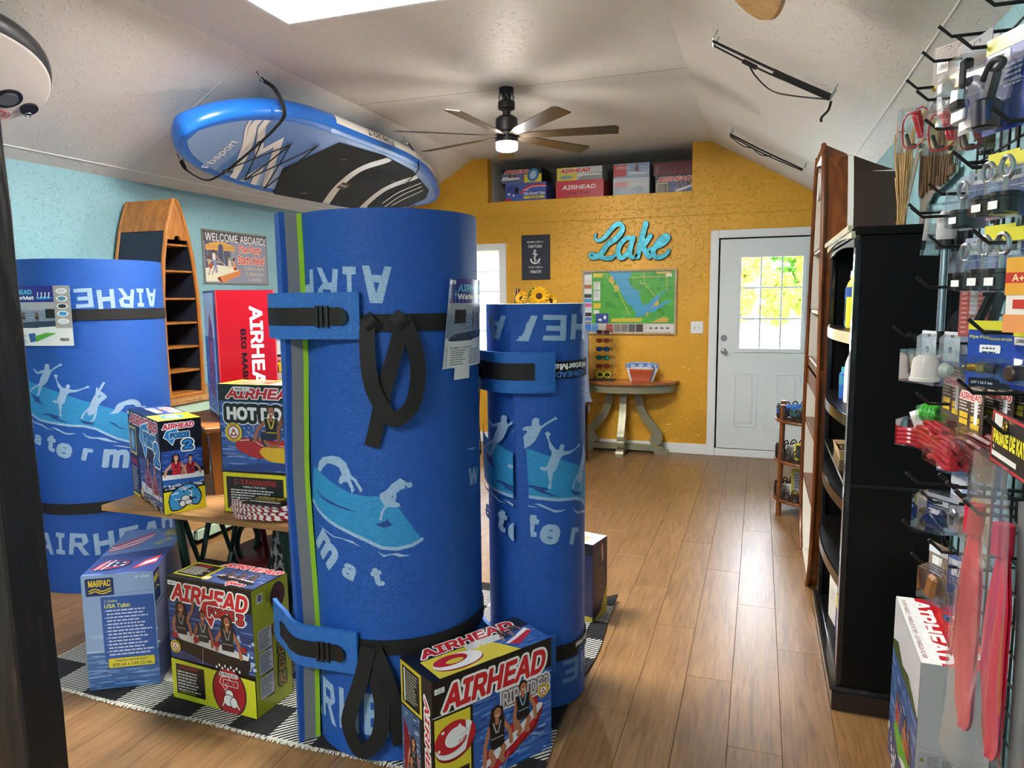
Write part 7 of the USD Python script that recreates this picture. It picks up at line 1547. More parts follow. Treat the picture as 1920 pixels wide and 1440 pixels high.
# small boxes on the left-wall bench behind the big mat
t, F = carton('small_box', 'small black box with a yellow shirt picture on the left-wall bench', .16, .12, .20, (-3.62, 4.82, .936), .35, '#1a1a1d')
P = Print(); P.rect(0, 0, .16, .20, '#1a1a1d'); P.rect(0, 0, .16, .055, '#b8b0ac'); logo(P, .015, .155, .145, .18); P.poly([(.03, .14), (.06, .15), (.08, .14), (.10, .13), (.09, .11), (.085, .06), (.035, .06), (.035, .11), (.02, .12)], '#dcb62c'); P.text('10', .11, .12, .15, .145, '#d86a78'); P.build('front_print', t, F['front'])
P = Print(); P.rect(0, 0, .16, .12, '#e0d8d4'); P.build('top_print', t, F['top'])
t, F = carton('small_box', 'white and black carton stacked behind the small yellow shirt box', .22, .16, .30, (-3.86, 4.86, .936), .25, '#dfe3e6')
P = Print(); P.rect(0, 0, .22, .30, '#dfe3e6'); P.rect(.1, .14, .22, .22, '#2a3f9a'); P.rect(.12, .05, .20, .11, '#17181b'); P.ell(.12, .18, .03, .03, '#f0f0f0'); P.build('front_print', t, F['front'])
t, F = carton('small_box', 'blue carton with pale squares on top of the white carton behind the big mat', .21, .15, .36, (-3.86, 4.86, 1.237), .25, '#3f74b8')
P = Print(); P.rect(0, 0, .21, .36, '#3f74b8'); P.rect(.08, .10, .20, .22, '#a8cce8'); P.rect(.12, .16, .19, .175, '#2a4f8a'); P.rect(.12, .13, .19, .145, '#2a4f8a'); P.build('front_print', t, F['front'])
# ---------------------------------------------------------------- black bookcase and its goods
BLK = mat('black_lacquer', '#070707', .42, specular_ior_level=.22, bump=(90, .00025)); BLKE = mat('black_edge', '#17171a', .18, coat_weight=.5)
bx0, bx1, by0, by1, bh = .312, .652, 2.785, 3.715, 1.80
t = thing('bookcase', 'tall black bookcase with curved shelf edges against the right wall', 'bookcase', (0, 0, 0))
for y in (by0, by1 - .022):
    put('side_panel', bx(bx0 + .01, bx1, y, y + .022, 0, .868, .002), BLK, t, smooth=False); put('side_panel', bx(bx0 + .014, bx1, y + .002, y + .020, .876, bh - .03, .002), BLK, t, smooth=False)
    put('front_stile', bx(bx0, bx0 + .022, y - .004 if y == by0 else y - .03, y + .052 if y == by0 else y + .026, .10, bh - .05, .004), BLKE, t, smooth=False)
put('joint_strip', bx(bx0 - .002, bx1, by0 - .003, by1 + .003, .866, .878, .002), BLKE, t, smooth=False)
put('back_panel', bx(bx1 - .008, bx1, by0, by1, .02, bh - .03, .001), BLK, t, smooth=False)
put('top', bx(bx0 - .006, bx1 + .002, by0 - .012, by1 + .012, bh - .03, bh, .004), BLK, t, smooth=False)
put('plinth', bx(bx0 - .012, bx1, by0 - .010, by1 + .010, 0, .075, .004), BLKE, t, smooth=False); put('plinth_moulding', bx(bx0 - .020, bx1, by0 - .014, by1 + .014, .075, .095, .008), BLKE, t, smooth=False)
CORN = mat('worn_ivory_cornice', '#cfc9a8', .25)
for k, (o, z0, z1) in enumerate(((.028, bh - .014, bh + .004), (.016, bh - .040, bh - .016), (.006, bh - .072, bh - .042))):
    ys = np.linspace(by0 - .01, by1 + .01, 14); arch = Polygon([(y, z1) for y in ys] + [(y, z0 + .020 * math.sin(math.pi * (y - by0) / (by1 - by0)) * (k > 0)) for y in ys[::-1]])
    put('cornice', axes(extrude(arch, .014), (bx0 - o, 0, 0), (0, 1, 0), (0, 0, 1), (1, 0, 0)), CORN if k < 2 else BLKE, t, smooth=False)
SHZ = [.10, .50, .80, 1.12, 1.425]
for i, z in enumerate(SHZ):
    ys = np.linspace(by0 + .024, by1 - .024, 20); bow = [(bx0 + .012 - .040 * math.sin(math.pi * (y - by0) / (by1 - by0)) * (i > 0), y) for y in ys]
    g = Polygon(bow + [(bx1 - .01, by1 - .024), (bx1 - .01, by0 + .024)]); put('shelf', moved(extrude(g, .020), (0, 0, z - .020)), BLK, t, smooth=False)
    e_ = Polygon([(x - .004, y) for x, y in bow] + [(x + .003, y) for x, y in bow[::-1]]); put('shelf_edge', moved(extrude(e_, .042), (0, 0, z - .040)), CORN if i == 4 else BLKE, t, smooth=False)

def bottle(label, x, y, z, r, h, body, cap, neck=.35, group=None, kind='bottle', sq=1.0, lab=None, sprayer=False):
    t = thing('spray_bottle' if sprayer else kind, label, 'bottle' if kind != 'spray_can' else 'can', (x, y, z + .001), 0, group)
    b = lathe([(0, 0), (r * .92, 0), (r, .008), (r, h * (1 - neck)), (r * .9, h * (1 - neck * .75)), (r * .42, h * (1 - neck * .35)), (r * .40, h * (1 - neck * .2)), (0, h * (1 - neck * .2))], 24)
    if kind == 'spray_can': b = lathe([(0, 0), (r * .95, 0), (r, .006), (r, h * .80), (r * .93, h * .825), (r * .75, h * .84), (0, h * .84)], 24)
    b.apply_scale([1, sq, 1]); put('body', b, mat('plastic_' + body.strip('#'), body, .3), t)
    c0 = h * (.83 if kind == 'spray_can' else 1 - neck * .22)
    put('cap', moved(lathe([(0, 0), (r * (.80 if kind == 'spray_can' else .48), 0), (r * (.78 if kind == 'spray_can' else .46), h - c0), (0, h - c0)], 20), (0, 0, c0)), mat('plastic_' + cap.strip('#'), cap, .35), t)
    if sprayer:
        put('trigger_head', cat_([cbox(.022, .060, .026, .006, (0, .010, h + .008)), moved(cbox(.008, .012, .05, .003), (0, .03, h - .02), rx=18)]), mat('plastic_' + cap.strip('#'), cap, .35), t)
    if lab:
        L = trimesh.Trimesh(*[np.asarray(a) for a in (lambda T: (np.array([((r + .0006) * math.cos(a), sq * (r + .0006) * math.sin(a), z_) for a in T for z_ in (h * lab[1], h * lab[2])]), [(2 * i, 2 * i + 2, 2 * i + 3) for i in range(len(T) - 1)] + [(2 * i, 2 * i + 3, 2 * i + 1) for i in range(len(T) - 1)]))(np.linspace(math.pi * .5, math.pi * 1.9, 20))], process=False)
        put('label', L, mat('plastic_' + lab[0].strip('#'), lab[0], .4), t, smooth=True)
    return t
bottle('blue spray bottle with a white nozzle, on the top shelf of the bookcase', .385, 3.43, 1.425, .034, .225, '#2a62a8', '#eef0f0', .30, sprayer=True, lab=('#1c2c4a', .12, .5))
bottle('yellow spray bottle with a white nozzle, on the top shelf nearest the viewer', .375, 3.28, 1.425, .034, .235, '#e2cf3a', '#eef0f0', .28, sprayer=True, lab=('#2a4f9a', .55, .72))
bottle('white spray bottle behind the blue and yellow ones on the top shelf', .455, 3.34, 1.425, .032, .225, '#e8eaea', '#dfe2e4', .3, sprayer=True, lab=('#2c5fae', .1, .5))
bottle('black-capped aerosol can with a red and white label, second shelf from the top', .405, 3.44, 1.12, .033, .205, '#d8dadc', '#17181a', kind='spray_can', lab=('#c23038', .05, .30))
bottle('teal-topped round can in front of the black-capped aerosol', .365, 3.33, 1.12, .032, .135, '#2a5fae', '#3aa0a8', kind='spray_can', lab=('#3a8aa8', .45, .75))
bottle('slim tall white bottle on the second shelf from the top', .365, 3.20, 1.12, .027, .240, '#e9ebec', '#f2f3f3', .42)
bottle('short white and blue bottle beside the slim tall white one', .385, 3.09, 1.12, .030, .150, '#dfe6ee', '#2a4f9a', .35, lab=('#5f8fd0', .1, .4))
t = thing('wire_basket', 'dark wire basket with a tan cloth liner on the middle shelf of the bookcase', 'basket', (.42, 3.30, .8015))
WIRE = mat('dark_wire', '#1c1815', .5, .6)
L = []
for k in range(10):
    a = -.10 + k * .0222
    for s in (-1, 1): L += [tube([(s * .065, a * .8, .004), (s * .085, a, .10)], .0018, 5)]
for k in range(7):
    a = -.08 + k * .0266
    for s in (-1, 1): L += [tube([(a * .8, s * .085, .004), (a, s * .11, .10)], .0018, 5)]
for z, w_, l_ in ((.004, .065, .085), (.05, .075, .098), (.10, .085, .11)): L.append(tube([(-w_, -l_, z), (w_, -l_, z), (w_, l_, z), (-w_, l_, z)], .0025, 5, True))
put('wires', cat_(L), WIRE, t); LIN = mat('tan_cloth', '#b99c72', .85, bump=(80, .001))
for s in (-1, 1):
    put('liner', moved(cbox(.004, .225, .045, .001), (s * .087, 0, .098), ry=s * 11), LIN, t, smooth=False); put('liner', moved(cbox(.175, .004, .045, .001), (0, s * .113, .098), rx=-s * 14), LIN, t, smooth=False)
put('bottom', cbox(.125, .165, .004, .001, (0, 0, .005)), LIN, t, smooth=False)
t = thing('red_bundle', 'red plastic bundle inside the wire basket', 'bundle', (.415, 3.26, .8095)); rb = trimesh.creation.icosphere(3, .045); rb.vertices = rb.vertices * [1, 1.2, .95] * (1 + .25 * (meshkit.noise(np.asarray(rb.vertices) * 60, 3) - .5))[:, None] + [0, 0, .045]; put('plastic', rb, mat('glossy_red', '#c01f30', .2), t, smooth=True)
t = thing('ball_ended_rod', 'small white ball-ended rod lying on the middle shelf', 'rod', (.36, 3.10, .8012)); put('ball', moved(trimesh.creation.icosphere(2, .011), (0, 0, .011)), mat('pearl_white', '#e6e6e6', .2), t, smooth=True); put('rod', tube([(0, 0, .011), (.07, -.06, .008)], .004, 8), mat('pearl_white', '#e6e6e6', .2), t)
PLC = clear_mat('clear_pack', (1, 1, 1), .06, .07)
t = thing('clear_box', 'clear plastic box of hardware on the shelf below the basket', 'box', (.42, 3.05, .5012)); put('shell', cbox(.11, .16, .17, .006, (0, 0, .085)), PLC, t); put('insert', cat_([cbox(.08, .05, .10, .006, (0, -.04, .055)), cyl(.02, .09, (0, .035, .008), 14), cyl(.014, .12, (.02, .06, .008), 12)]), mat('bright_steel', '#c8ccd0', .25, 1.0), t)
t = thing('clear_bag', 'crumpled clear bag on the middle shelf behind the near side panel', 'bag', (.40, 2.93, .8012)); rb = trimesh.creation.icosphere(3, .05); rb.vertices = rb.vertices * [1, 1, 1.0] * (1 + .5 * (meshkit.noise(np.asarray(rb.vertices) * 55, 9) - .5))[:, None] + [0, 0, .05]; rb.vertices[:, 2] = np.maximum(rb.vertices[:, 2], .001); put('film', rb, PLC, t, smooth=False)
t, F = carton('white_carton', 'plain white carton on the lowest shelf of the black bookcase', .13, .15, .235, (.415, 3.36, .1012), .12, '#e4e4e0')
P = Print(); P.rect(0, 0, .15, .235, '#e4e4e0'); P.rect(.03, .09, .12, .15, '#cfd2d4'); P.build('side_print', t, F['left'])
t, F = carton('yellow_pack', 'blue and yellow pack in front of the white carton on the lowest shelf', .11, .12, .19, (.41, 3.16, .1012), .1, '#2b3f7a')
P = Print(); P.rect(0, 0, .11, .19, '#2b3f7a'); P.poly([(0, .19), (.11, .19), (.11, .12), (.05, .10), (0, .13)], '#d9d43a'); P.ell(.07, .06, .03, .03, '#7fa0c8'); P.ell(.04, .15, .02, .015, '#2b3f7a'); P.build('front_print', t, F['front'])
P = Print(); P.rect(0, 0, .12, .19, '#2b3f7a'); P.rect(0, .13, .12, .19, '#d9d43a'); P.ell(.06, .07, .04, .03, '#8fb0d8'); P.build('side_print', t, F['left'])

# ---------------------------------------------------------------- wicker stand by the door
RATT = wood('rattan', '#5a2f14', '#8a5228', .4, (14, 14, 3)); WICK = mat('dark_wicker', '#2a1710', .5)
t = thing('wicker_stand', 'three-tier bamboo and wicker corner stand in front of the door', 'stand', (.44, 5.40, 0))
for a in (-2.70, 2.62, -1.75, 1.70): put('post', tube([(.30 * math.cos(a), .26 * math.sin(a), 0), (.295 * math.cos(a), .255 * math.sin(a), .42), (.29 * math.cos(a), .25 * math.sin(a), .80)], .018, 10), RATT, t)
arc = np.linspace(math.pi * .5, math.pi * 1.5, 26)
for z in (.11, .39, .68):
    tier = Polygon([(.285 * math.cos(a), .245 * math.sin(a)) for a in arc]); put('tier', moved(extrude(tier, .012), (0, 0, z)), WICK, t, smooth=False)
    put('rim', tube([(.30 * math.cos(a), .26 * math.sin(a), z + .004) for a in arc], .012, 8), RATT, t)
    put('weave', cat_([tube([((.295 + .004 * (-1) ** (i + k)) * math.cos(a), (.255 + .004 * (-1) ** (i + k)) * math.sin(a), z + .018 + k * .010) for i, a in enumerate(np.linspace(arc[0], arc[-1], 40))], .0045, 5) for k in range(3)]), WICK, t)
    for k in range(13):
        a = math.pi * .5 + math.pi * (k + .5) / 13
        for r_, h_ in ((.032, .085), (.020, .062)): put('loop', tube([(.298 * math.cos(a) - r_ * math.sin(a) * math.cos(q), .258 * math.sin(a) + r_ * math.cos(a) * math.cos(q), z + .02 + h_ * max(0, math.sin(q)) ** .8) for q in np.linspace(0, math.pi, 12)], .0045, 5), WICK, t)
def rolled(label, x, y, col, r, l, rz):
    p = thing('folded_cloth', label, 'cloth', (x, y, .7025), rz); m = trimesh.creation.capsule(l, r, count=[16, 16]); m.apply_transform(rotm(ry=90)); m.vertices = np.asarray(m.vertices) * [1, 1, .9] * (1 + .28 * (meshkit.noise(np.asarray(m.vertices) * 26, 5) - .5))[:, None]; m.apply_translation((0, 0, -m.bounds[0][2])); put('roll', m, mat('cloth_' + col.strip('#'), col, .9), p, smooth=True)
rolled('bright blue rolled cloth on top of the wicker stand', .23, 5.40, '#3a6fc0', .048, .11, 35); rolled('dark green rolled cloth on top of the wicker stand', .29, 5.28, '#1f4a4c', .045, .10, 60)
rolled('maroon rolled cloth at the right on top of the wicker stand', .385, 5.30, '#8a3a4c', .040, .09, 20); rolled('pale blue rolled cloth at the back on top of the wicker stand', .36, 5.47, '#7fa3d8', .042, .12, 10)
for lab, x, y, z, w_, h_, c_, c2 in (('yellow booklet in the middle tier of the wicker stand', .30, 5.33, .4025, .07, .12, '#e2d83a', '#3a3a30'), ('white booklet in the middle tier of the wicker stand', .24, 5.36, .4025, .06, .10, '#e4e4e0', '#a8a8a8'), ('yellow-edged picture card in the lowest tier of the wicker stand', .32, 5.44, .1225, .13, .19, '#e2d24a', '#c8c0d0'), ('white packet in the lowest tier of the wicker stand', .22, 5.34, .1225, .06, .10, '#e6e6e2', '#b8b8b4')):
    p = thing('booklet', lab, 'booklet', (x, y, z), 0); put('card', cbox(w_, .012, h_, .001, (0, 0, h_ / 2)), mat('card_' + c_.strip('#'), c_, .5), p, smooth=False)
    P = Print(); P.rect(-w_ * .38, h_ * .12, w_ * .38, h_ * .88, c2); P.lines_text(-w_ * .3, w_ * .3, h_ * .8, 5, h_ * .12, '#6a6a66', 3, h_ * .04); P.build('front_print', p, flat((0, -.0064, 0), (1, 0, 0), (0, 0, 1)))

# ---------------------------------------------------------------- grid panel, hooks and hanging packs on the right wall
GX = .625
GRID = mat('black_powder_coat', '#0e0e0f', .4)
t = thing('wire_grid', 'black wire grid panel hung on the right wall behind the packs', 'grid panel', (0, 0, 0))
for k in range(22):
    y = 1.02 + k * .0762; put('vertical_wire', tube([(GX, y, .34), (GX, y, 2.26)], .0034, 6), GRID, t)
for k in range(26): put('cross_wire', tube([(GX - .006, 1.0, .36 + k * .0762), (GX - .006, 2.64, .36 + k * .0762)], .0034, 6), GRID, t)
for y in (1.02, 2.60):
    for z in (.6, 2.0): put('bracket', cbox(.034, .02, .03, .003, (GX + .017, y, z)), GRID, t, smooth=False)
HOOKS = [(2.104, 2.215), (1.901, 2.124), (2.292, 2.212), (2.512, 2.199), (2.345, 2.124), (1.885, 1.873), (1.835, 1.855), (2.114, 1.835), (1.679, 1.682), (1.667, 1.503), (2.512, 1.454), (2.124, 1.376), (1.717, 1.374), (2.115, 1.294), (1.508, 1.327), (1.822, 1.144), (1.749, 1.144), (1.681, 1.142), (1.615, 1.141), (1.883, .968), (2.20, .92), (2.07, 1.70), (1.60, 1.90), (1.75, 2.16), (2.20, 1.60), (2.262, 1.446), (2.062, .872), (2.206, 2.015), (2.37, 1.815), (2.33, 1.80), (2.00, 1.058), (2.19, 1.06)]
h0 = None
for i, (y, z) in enumerate(HOOKS):
    lab = 'black prong hook sticking out of the wire grid with an upturned tip'
    if h0 is None:
        h0 = thing('grid_hook', lab, 'hook', (GX - .010, y, z - .02), 0, 'hooks on the wire grid')
        put('prong', tube([(0, 0, 0), (-.185, 0, 0), (-.215, 0, .028)], .0042, 8), GRID, h0); put('clip', cat_([cbox(.006, .03, .05, .002, (-.002, 0, -.012)), tube([(0, -.012, .018), (.016, -.012, .018)], .003, 6), tube([(0, .012, .018), (.016, .012, .018)], .003, 6)]), GRID, h0)
    else: dup(h0, (GX - .010, y, z - .02), 0, lab)
TAGS = {}
def pack(label, spec, cat='pack', name='hanging_pack'):
    x, y, z0, W, H, yaw = spec
    t = thing(name, label, cat, (x, y, z0), yaw); return t, W, H
def sheetcard(t, W, H, col, z0=0.0, th=.0014, nm='card', r=.004):
    g = sbox(-W / 2, z0, W / 2, H).buffer(-r).buffer(r, 3)
    hole = sbox(-W * .12, H - .016, W * .12, H - .008); put(nm, axes(extrude(g.difference(hole), th), (0, 0, 0), (1, 0, 0), (0, 0, 1), (0, 1, 0)), mat('packcard_' + col.strip('#'), col, .4), t, smooth=False)
PF = flat((0, -.0006, 0), (1, 0, 0), (0, 0, 1))
BUB = clear_mat('blister_plastic', (1, 1, 1), .05, .05)
def bubble(t, W, z0, z1, d, nm='blister'):
    v = np.array([(sx * W / 2 * k, -dd, z0 + (z1 - z0) * (.5 + sz * .5 * k)) for dd, k in ((.001, 1), (d, .86)) for sx in (-1, 1) for sz in (-1, 1)])
    put(nm, trimesh.convex.convex_hull(v), BUB, t, smooth=False)
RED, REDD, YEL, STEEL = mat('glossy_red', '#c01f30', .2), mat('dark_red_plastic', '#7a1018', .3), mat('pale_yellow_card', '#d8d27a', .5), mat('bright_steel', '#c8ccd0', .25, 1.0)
BLKP = mat('black_plastic', '#121214', .35); BRASS = mat('brass', '#c8a44a', .25, 1.0); LEATH = mat('tan_leather', '#a8703a', .5)

def coil(label, spec, m, card='#cfc98a'):
    t, W, H = pack(label, spec, 'cord pack', 'coiled_cord_pack')
    put('card', cbox(W * .5, .002, H * .9, .001, (W * .22, -.002, H * .48)), mat('packcard_' + card.strip('#'), card, .5), t, smooth=False)
    v = np.array([(sx * W / 2, -dd, H * z_) for dd in (.0, .045) for sx in (-1, 1) for z_ in (.02, .97)]); put('clear_box', trimesh.convex.convex_hull(v), BUB, t, smooth=False)
    a = np.linspace(0, 2 * math.pi * 16, 200); s = a / a[-1]
    put('coil', tube(np.stack([W * (-.10 + .26 * s) + W * .11 * np.cos(a), -.022 + .011 * np.sin(a), H * (.90 - .62 * s)], 1), .0028, 5), m, t)
    put('cord_loop', tube(spline([(W * -.1, -.022, H * .90), (W * -.36, -.03, H * .80), (W * -.42, -.03, H * .45), (W * -.30, -.03, H * .12), (W * .05, -.03, H * .12), (W * .34, -.03, H * .30), (W * .40, -.03, H * .70), (W * .20, -.03, H * .93), (W * -.05, -.03, H * .92)], 6), .0022, 6), m, t)
    put('clip', cat_([moved(cbox(.010, .010, .040, .003), (W * -.28, -.024, H * .30), ry=-20), cbox(.022, .014, .016, .003, (W * -.12, -.024, H * .13)), cbox(.018, .012, .012, .003, (W * .16, -.024, H * .10))]), BLKP, t)
coil('red coiled cord in a clear pack, outermost and farthest left on the top hooks', (.46, 2.563, 2.0, .109, .136, -45.4), RED)
coil('second red coiled cord pack, just right of the outermost one', (.49, 2.345, 1.95, .105, .13, -36.7), RED, '#c9c27a')
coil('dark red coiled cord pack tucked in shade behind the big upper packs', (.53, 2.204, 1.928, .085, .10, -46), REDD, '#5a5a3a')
t, W, H = pack('clear bag of silver parts with a pale tag above the red cords', (.48, 2.384, 2.054, .11, .12, -34.8), 'bag', 'parts_bag')
v = np.array([(-W * .45, -.012, H * .05), (W * .45, -.012, H * .02), (W * .15, -.03, H * .95), (-W * .2, 0, H * .85), (W * .3, .01, H * .5), (-.02, -.04, H * .3)]); put('film', trimesh.convex.convex_hull(v), clear_mat('silver_film', (.95, .95, .97), .12, .22, ('#b8b8bc', .25)), t, smooth=False)
put('tag', moved(cbox(.06, .001, .04, .0004), (0, -.02, H * .2), rz=15), mat('packcard_d8c8bc', '#d8c8bc', .5), t, smooth=False); put('fitting', moved(cbox(.05, .012, .03, .004), (.0, -.014, H * .45), ry=30), STEEL, t)
for lab, sp in (('brown card with a white barcode label hanging on the upper left hook', (.50, 2.477, 2.164, .095, .125, -50.5)), ('brown card half hidden behind the barcode card on the upper hook', (.52, 2.344, 2.134, .085, .115, -66)), ('third brown card on the upper hook nearest the wall', (.555, 2.30, 2.12, .085, .12, -66))):
    t, W, H = pack(lab, sp, 'card', 'brown_card'); sheetcard(t, W, H, '#6f5f54')
    P = Print(); P.lines_text(-W * .42, W * .42, H * .97, 6, H * .055, '#a8978a', 2, H * .025); P.rect(-W * .35, H * .38, W * .02, H * .66, '#d8dce0'); bars(P, -W * .33, H * .40, W * .33, H * .2); P.poly([(-W * .5, H * .1), (W * .5, H * .32), (W * .5, H * .22), (-W * .5, 0)], '#b8ac3a'); P.build('card_print', t, PF)
t, W, H = pack('large clear pack edge-on holding a silver buckle and black strap', (.46, 1.992, 1.943, .127, .211, -76.7), 'pack', 'strap_pack')
sheetcard(t, W, H, '#8a8c94'); bubble(t, W * .9, H * .05, H * .80, .06); put('silver_buckle', cat_([moved(cbox(.05, .02, .06, .008), (-.01, -.03, H * .35), ry=10), cbox(.06, .012, .03, .004, (0, -.03, H * .16))]), STEEL, t); put('webbing', cat_([cbox(.04, .03, .02, .004, (.0, -.032, H * .28)), cbox(.03, .02, .06, .004, (.02, -.03, H * .6))]), WEB, t)
t, W, H = pack('tall blue card with yellow top holding a black moulded fitting', (.48, 1.838, 1.908, .122, .204, -68.1), 'pack', 'fitting_pack')
def blue_card(t, W, H, ytop=.16):
    sheetcard(t, W, H, '#1f3f9e'); P = Print(); P.rect(-W / 2, H * (1 - ytop), W / 2, H, '#d8d23a'); P.rect(-W * .45, H * (1 - ytop * 1.9), W * .10, H * (1 - ytop * 1.05), '#e6e8ea'); bars(P, -W * .40, H * (1 - ytop * 1.75), W * .4, H * ytop * .55)
    P.lines_text(W * .0, W * .44, H * .66, 5, H * .05, '#a8b4d8', 5, H * .02); P.line([(-W * .4, H * .5), (W * .44, H * .48)], .0012, '#e8ecf4'); return P
P = blue_card(t, W, H); P.build('card_print', t, PF); bubble(t, W * .85, H * .02, H * .74, .055)
fb = cat_([cyl(.026, .06, (-.012, -.028, H * .04), 18, c=.004), moved(cbox(.03, .02, .07, .008), (0, -.028, H * .46), ry=18), tube(spline([(.0, -.028, H * .55), (.03, -.028, H * .66), (.0, -.03, H * .70), (-.03, -.028, H * .55)], 5), .007, 8)]); put('fitting', fb, BLKP, t)
for lab, sp, full in (('black cup plug with a chrome loop, left of the upper row', (.50, 2.094, 1.722, .096, .137, -64.8), 0), ('black cup plug with a chrome loop on a blue card, middle of the upper row', (.48, 1.806, 1.72, .085, .14, -64.4), 1), ('black cup plug with a chrome loop at the right end of the upper row', (.48, 1.682, 1.713, .08, .128, -67.7), 1),
                      ('black cup plug with a chrome loop, left of the second row', (.50, 2.035, 1.565, .085, .133, -62.9), 0), ('black cup plug with a chrome loop and yellow card top in the second row', (.47, 1.759, 1.564, .085, .14, -66), 1), ('black cup plug with a chrome loop at the right end of the second row', (.48, 1.674, 1.563, .08, .13, -68), 1)):
    t, W, H = pack(lab, sp, 'plug pack', 'drain_plug_pack')
    if full: blue_card(t, W, H, .22).build('card_print', t, PF)
    else: sheetcard(t, W, H, '#8e96ac')
    bubble(t, W * .92, .0, H * .80, .05)
    put('cup', lathe([(0, .0), (.021, 0), (.024, .034), (.026, .036), (.026, .044), (0, .044)], 22, (-.006, -.027, H * .03)), BLKP, t)
    put('label', moved(cbox(.026, .001, .016, .0003), (-.006, -.0525, H * .03 + .018)), PLAST, t, smooth=False)
    put('chrome_loop', tube([(-.006 + .016 * math.sin(q), -.027 - .002 * math.cos(q), H * .03 + .092 + .020 * math.cos(q)) for q in np.linspace(0, 2 * math.pi, 18, endpoint=False)], .005, 7, True), STEEL, t); put('chrome_stem', tube([(-.006, -.027, H * .03 + .044), (-.006, -.026, H * .03 + .074)], .006, 8), STEEL, t)
t, W, H = pack('brick red patterned card tilted below the left cup plug', (.52, 2.113, 1.452, .075, .122, -48), 'card', 'red_card'); put('card', cbox(W, .012, H, .002, (0, 0, H / 2)), mat('packcard_9c4a44', '#9c4a44', .5), t, smooth=False)
P = Print()
for k in range(9):
    for j in range(3): P.rect(-W * .40 + j * W * .28, H * (.08 + k * .1), -W * .40 + j * W * .28 + W * .2, H * (.08 + k * .1) + .004, '#c89088')
P.build('card_print', t, flat((0, -.0064, 0), (1, 0, 0), (0, 0, 1)))
t, W, H = pack('black bracket pair in a clear pack under the yellow-topped plug', (.52, 1.937, 1.470, .085, .105, -45.3), 'pack', 'bracket_pack'); bubble(t, W, 0, H, .04); put('bracket', cat_([moved(cbox(.016, .02, .09, .003), (-.018, -.018, H * .48), ry=22), moved(cbox(.016, .02, .095, .003), (.010, -.018, H * .48), ry=12), cbox(.06, .022, .016, .003, (.012, -.018, H * .9))]), BLKP, t)
t, W, H = pack('orange and white printed pouch at the right edge of the picture', (.47, 1.553, 1.488, .09, .14, -55.6), 'pouch', 'bait_pouch'); put('pouch', cbox(W, .016, H, .004, (0, 0, H / 2)), mat('packcard_e8e0d4', '#e8e0d4', .35), t, smooth=False)
P = Print(); P.rect(-W / 2, H * .5, W / 2, H, '#e8a83a'); P.rect(-W / 2, H * .66, W / 2, H * .80, '#c8382a'); P.text('A+ Bait', -W * .35, H * .68, W * .35, H * .78, '#f4e0a0'); P.rect(-W * .3, H * .32, W * .05, H * .44, '#c8382a'); P.rect(-W / 2, 0, W / 2, H * .24, '#e89a5a'); P.build('pouch_print', t, flat((0, -.0084, 0), (1, 0, 0), (0, 0, 1)))
t, W, H = pack('blue and yellow pipe plug pack with a brass fitting, marked 1/2 inch', (.45, 1.70, 1.368, .092, .138, -47), 'pack', 'pipe_plug_pack')
sheetcard(t, W, H, '#2148a8'); P = Print(); P.rect(-W / 2, H * .86, W / 2, H, '#dcd83a'); P.text('Pipe Plug', -W * .46, H * .72, -W * .02, H * .78, '#d8d86a', True); P.text('Bouchon de tuyau', .0, H * .70, W * .47, H * .76, '#d8d86a'); P.rect(-W * .22, H * .52, W * .24, H * .64, '#eef0f2', .002); P.lines_text(-W * .16, W * .2, H * .60, 2, .008, '#3a3f48', 4, .003)
P.poly([(-W * .42, 0), (W * .5, 0), (W * .5, H * .06), (W * .1, H * .16), (-W * .42, H * .13)], '#10162c'); P.text('1/2" / 12.7 mm', -W * .36, H * .045, W * .12, H * .09, '#eef0f2'); P.build('card_print', t, PF); bubble(t, W * .78, H * .14, H * .46, .035)
put('brass_fitting', cat_([cyl(.0085, .022, (-.030, -.016, H * .30), 14, ry=90), cyl(.011, .016, (-.010, -.016, H * .30), 6, ry=90)]), BRASS, t); put('dark_end', cyl(.010, .02, (.008, -.016, H * .30), 14, ry=90), BLKP, t)
t, W, H = pack('blue pack with a dark round plug behind the pipe plug pack', (.49, 1.62, 1.372, .074, .123, -70), 'pack', 'pipe_plug_pack'); blue_card(t, W, H, .15).build('card_print', t, PF); bubble(t, W * .8, H * .08, H * .5, .03); put('plug', cyl(.016, .03, (0, -.004, H * .28), 16, rx=90, c=.003), mat('dark_brown_plastic', '#3a2a22', .4), t)
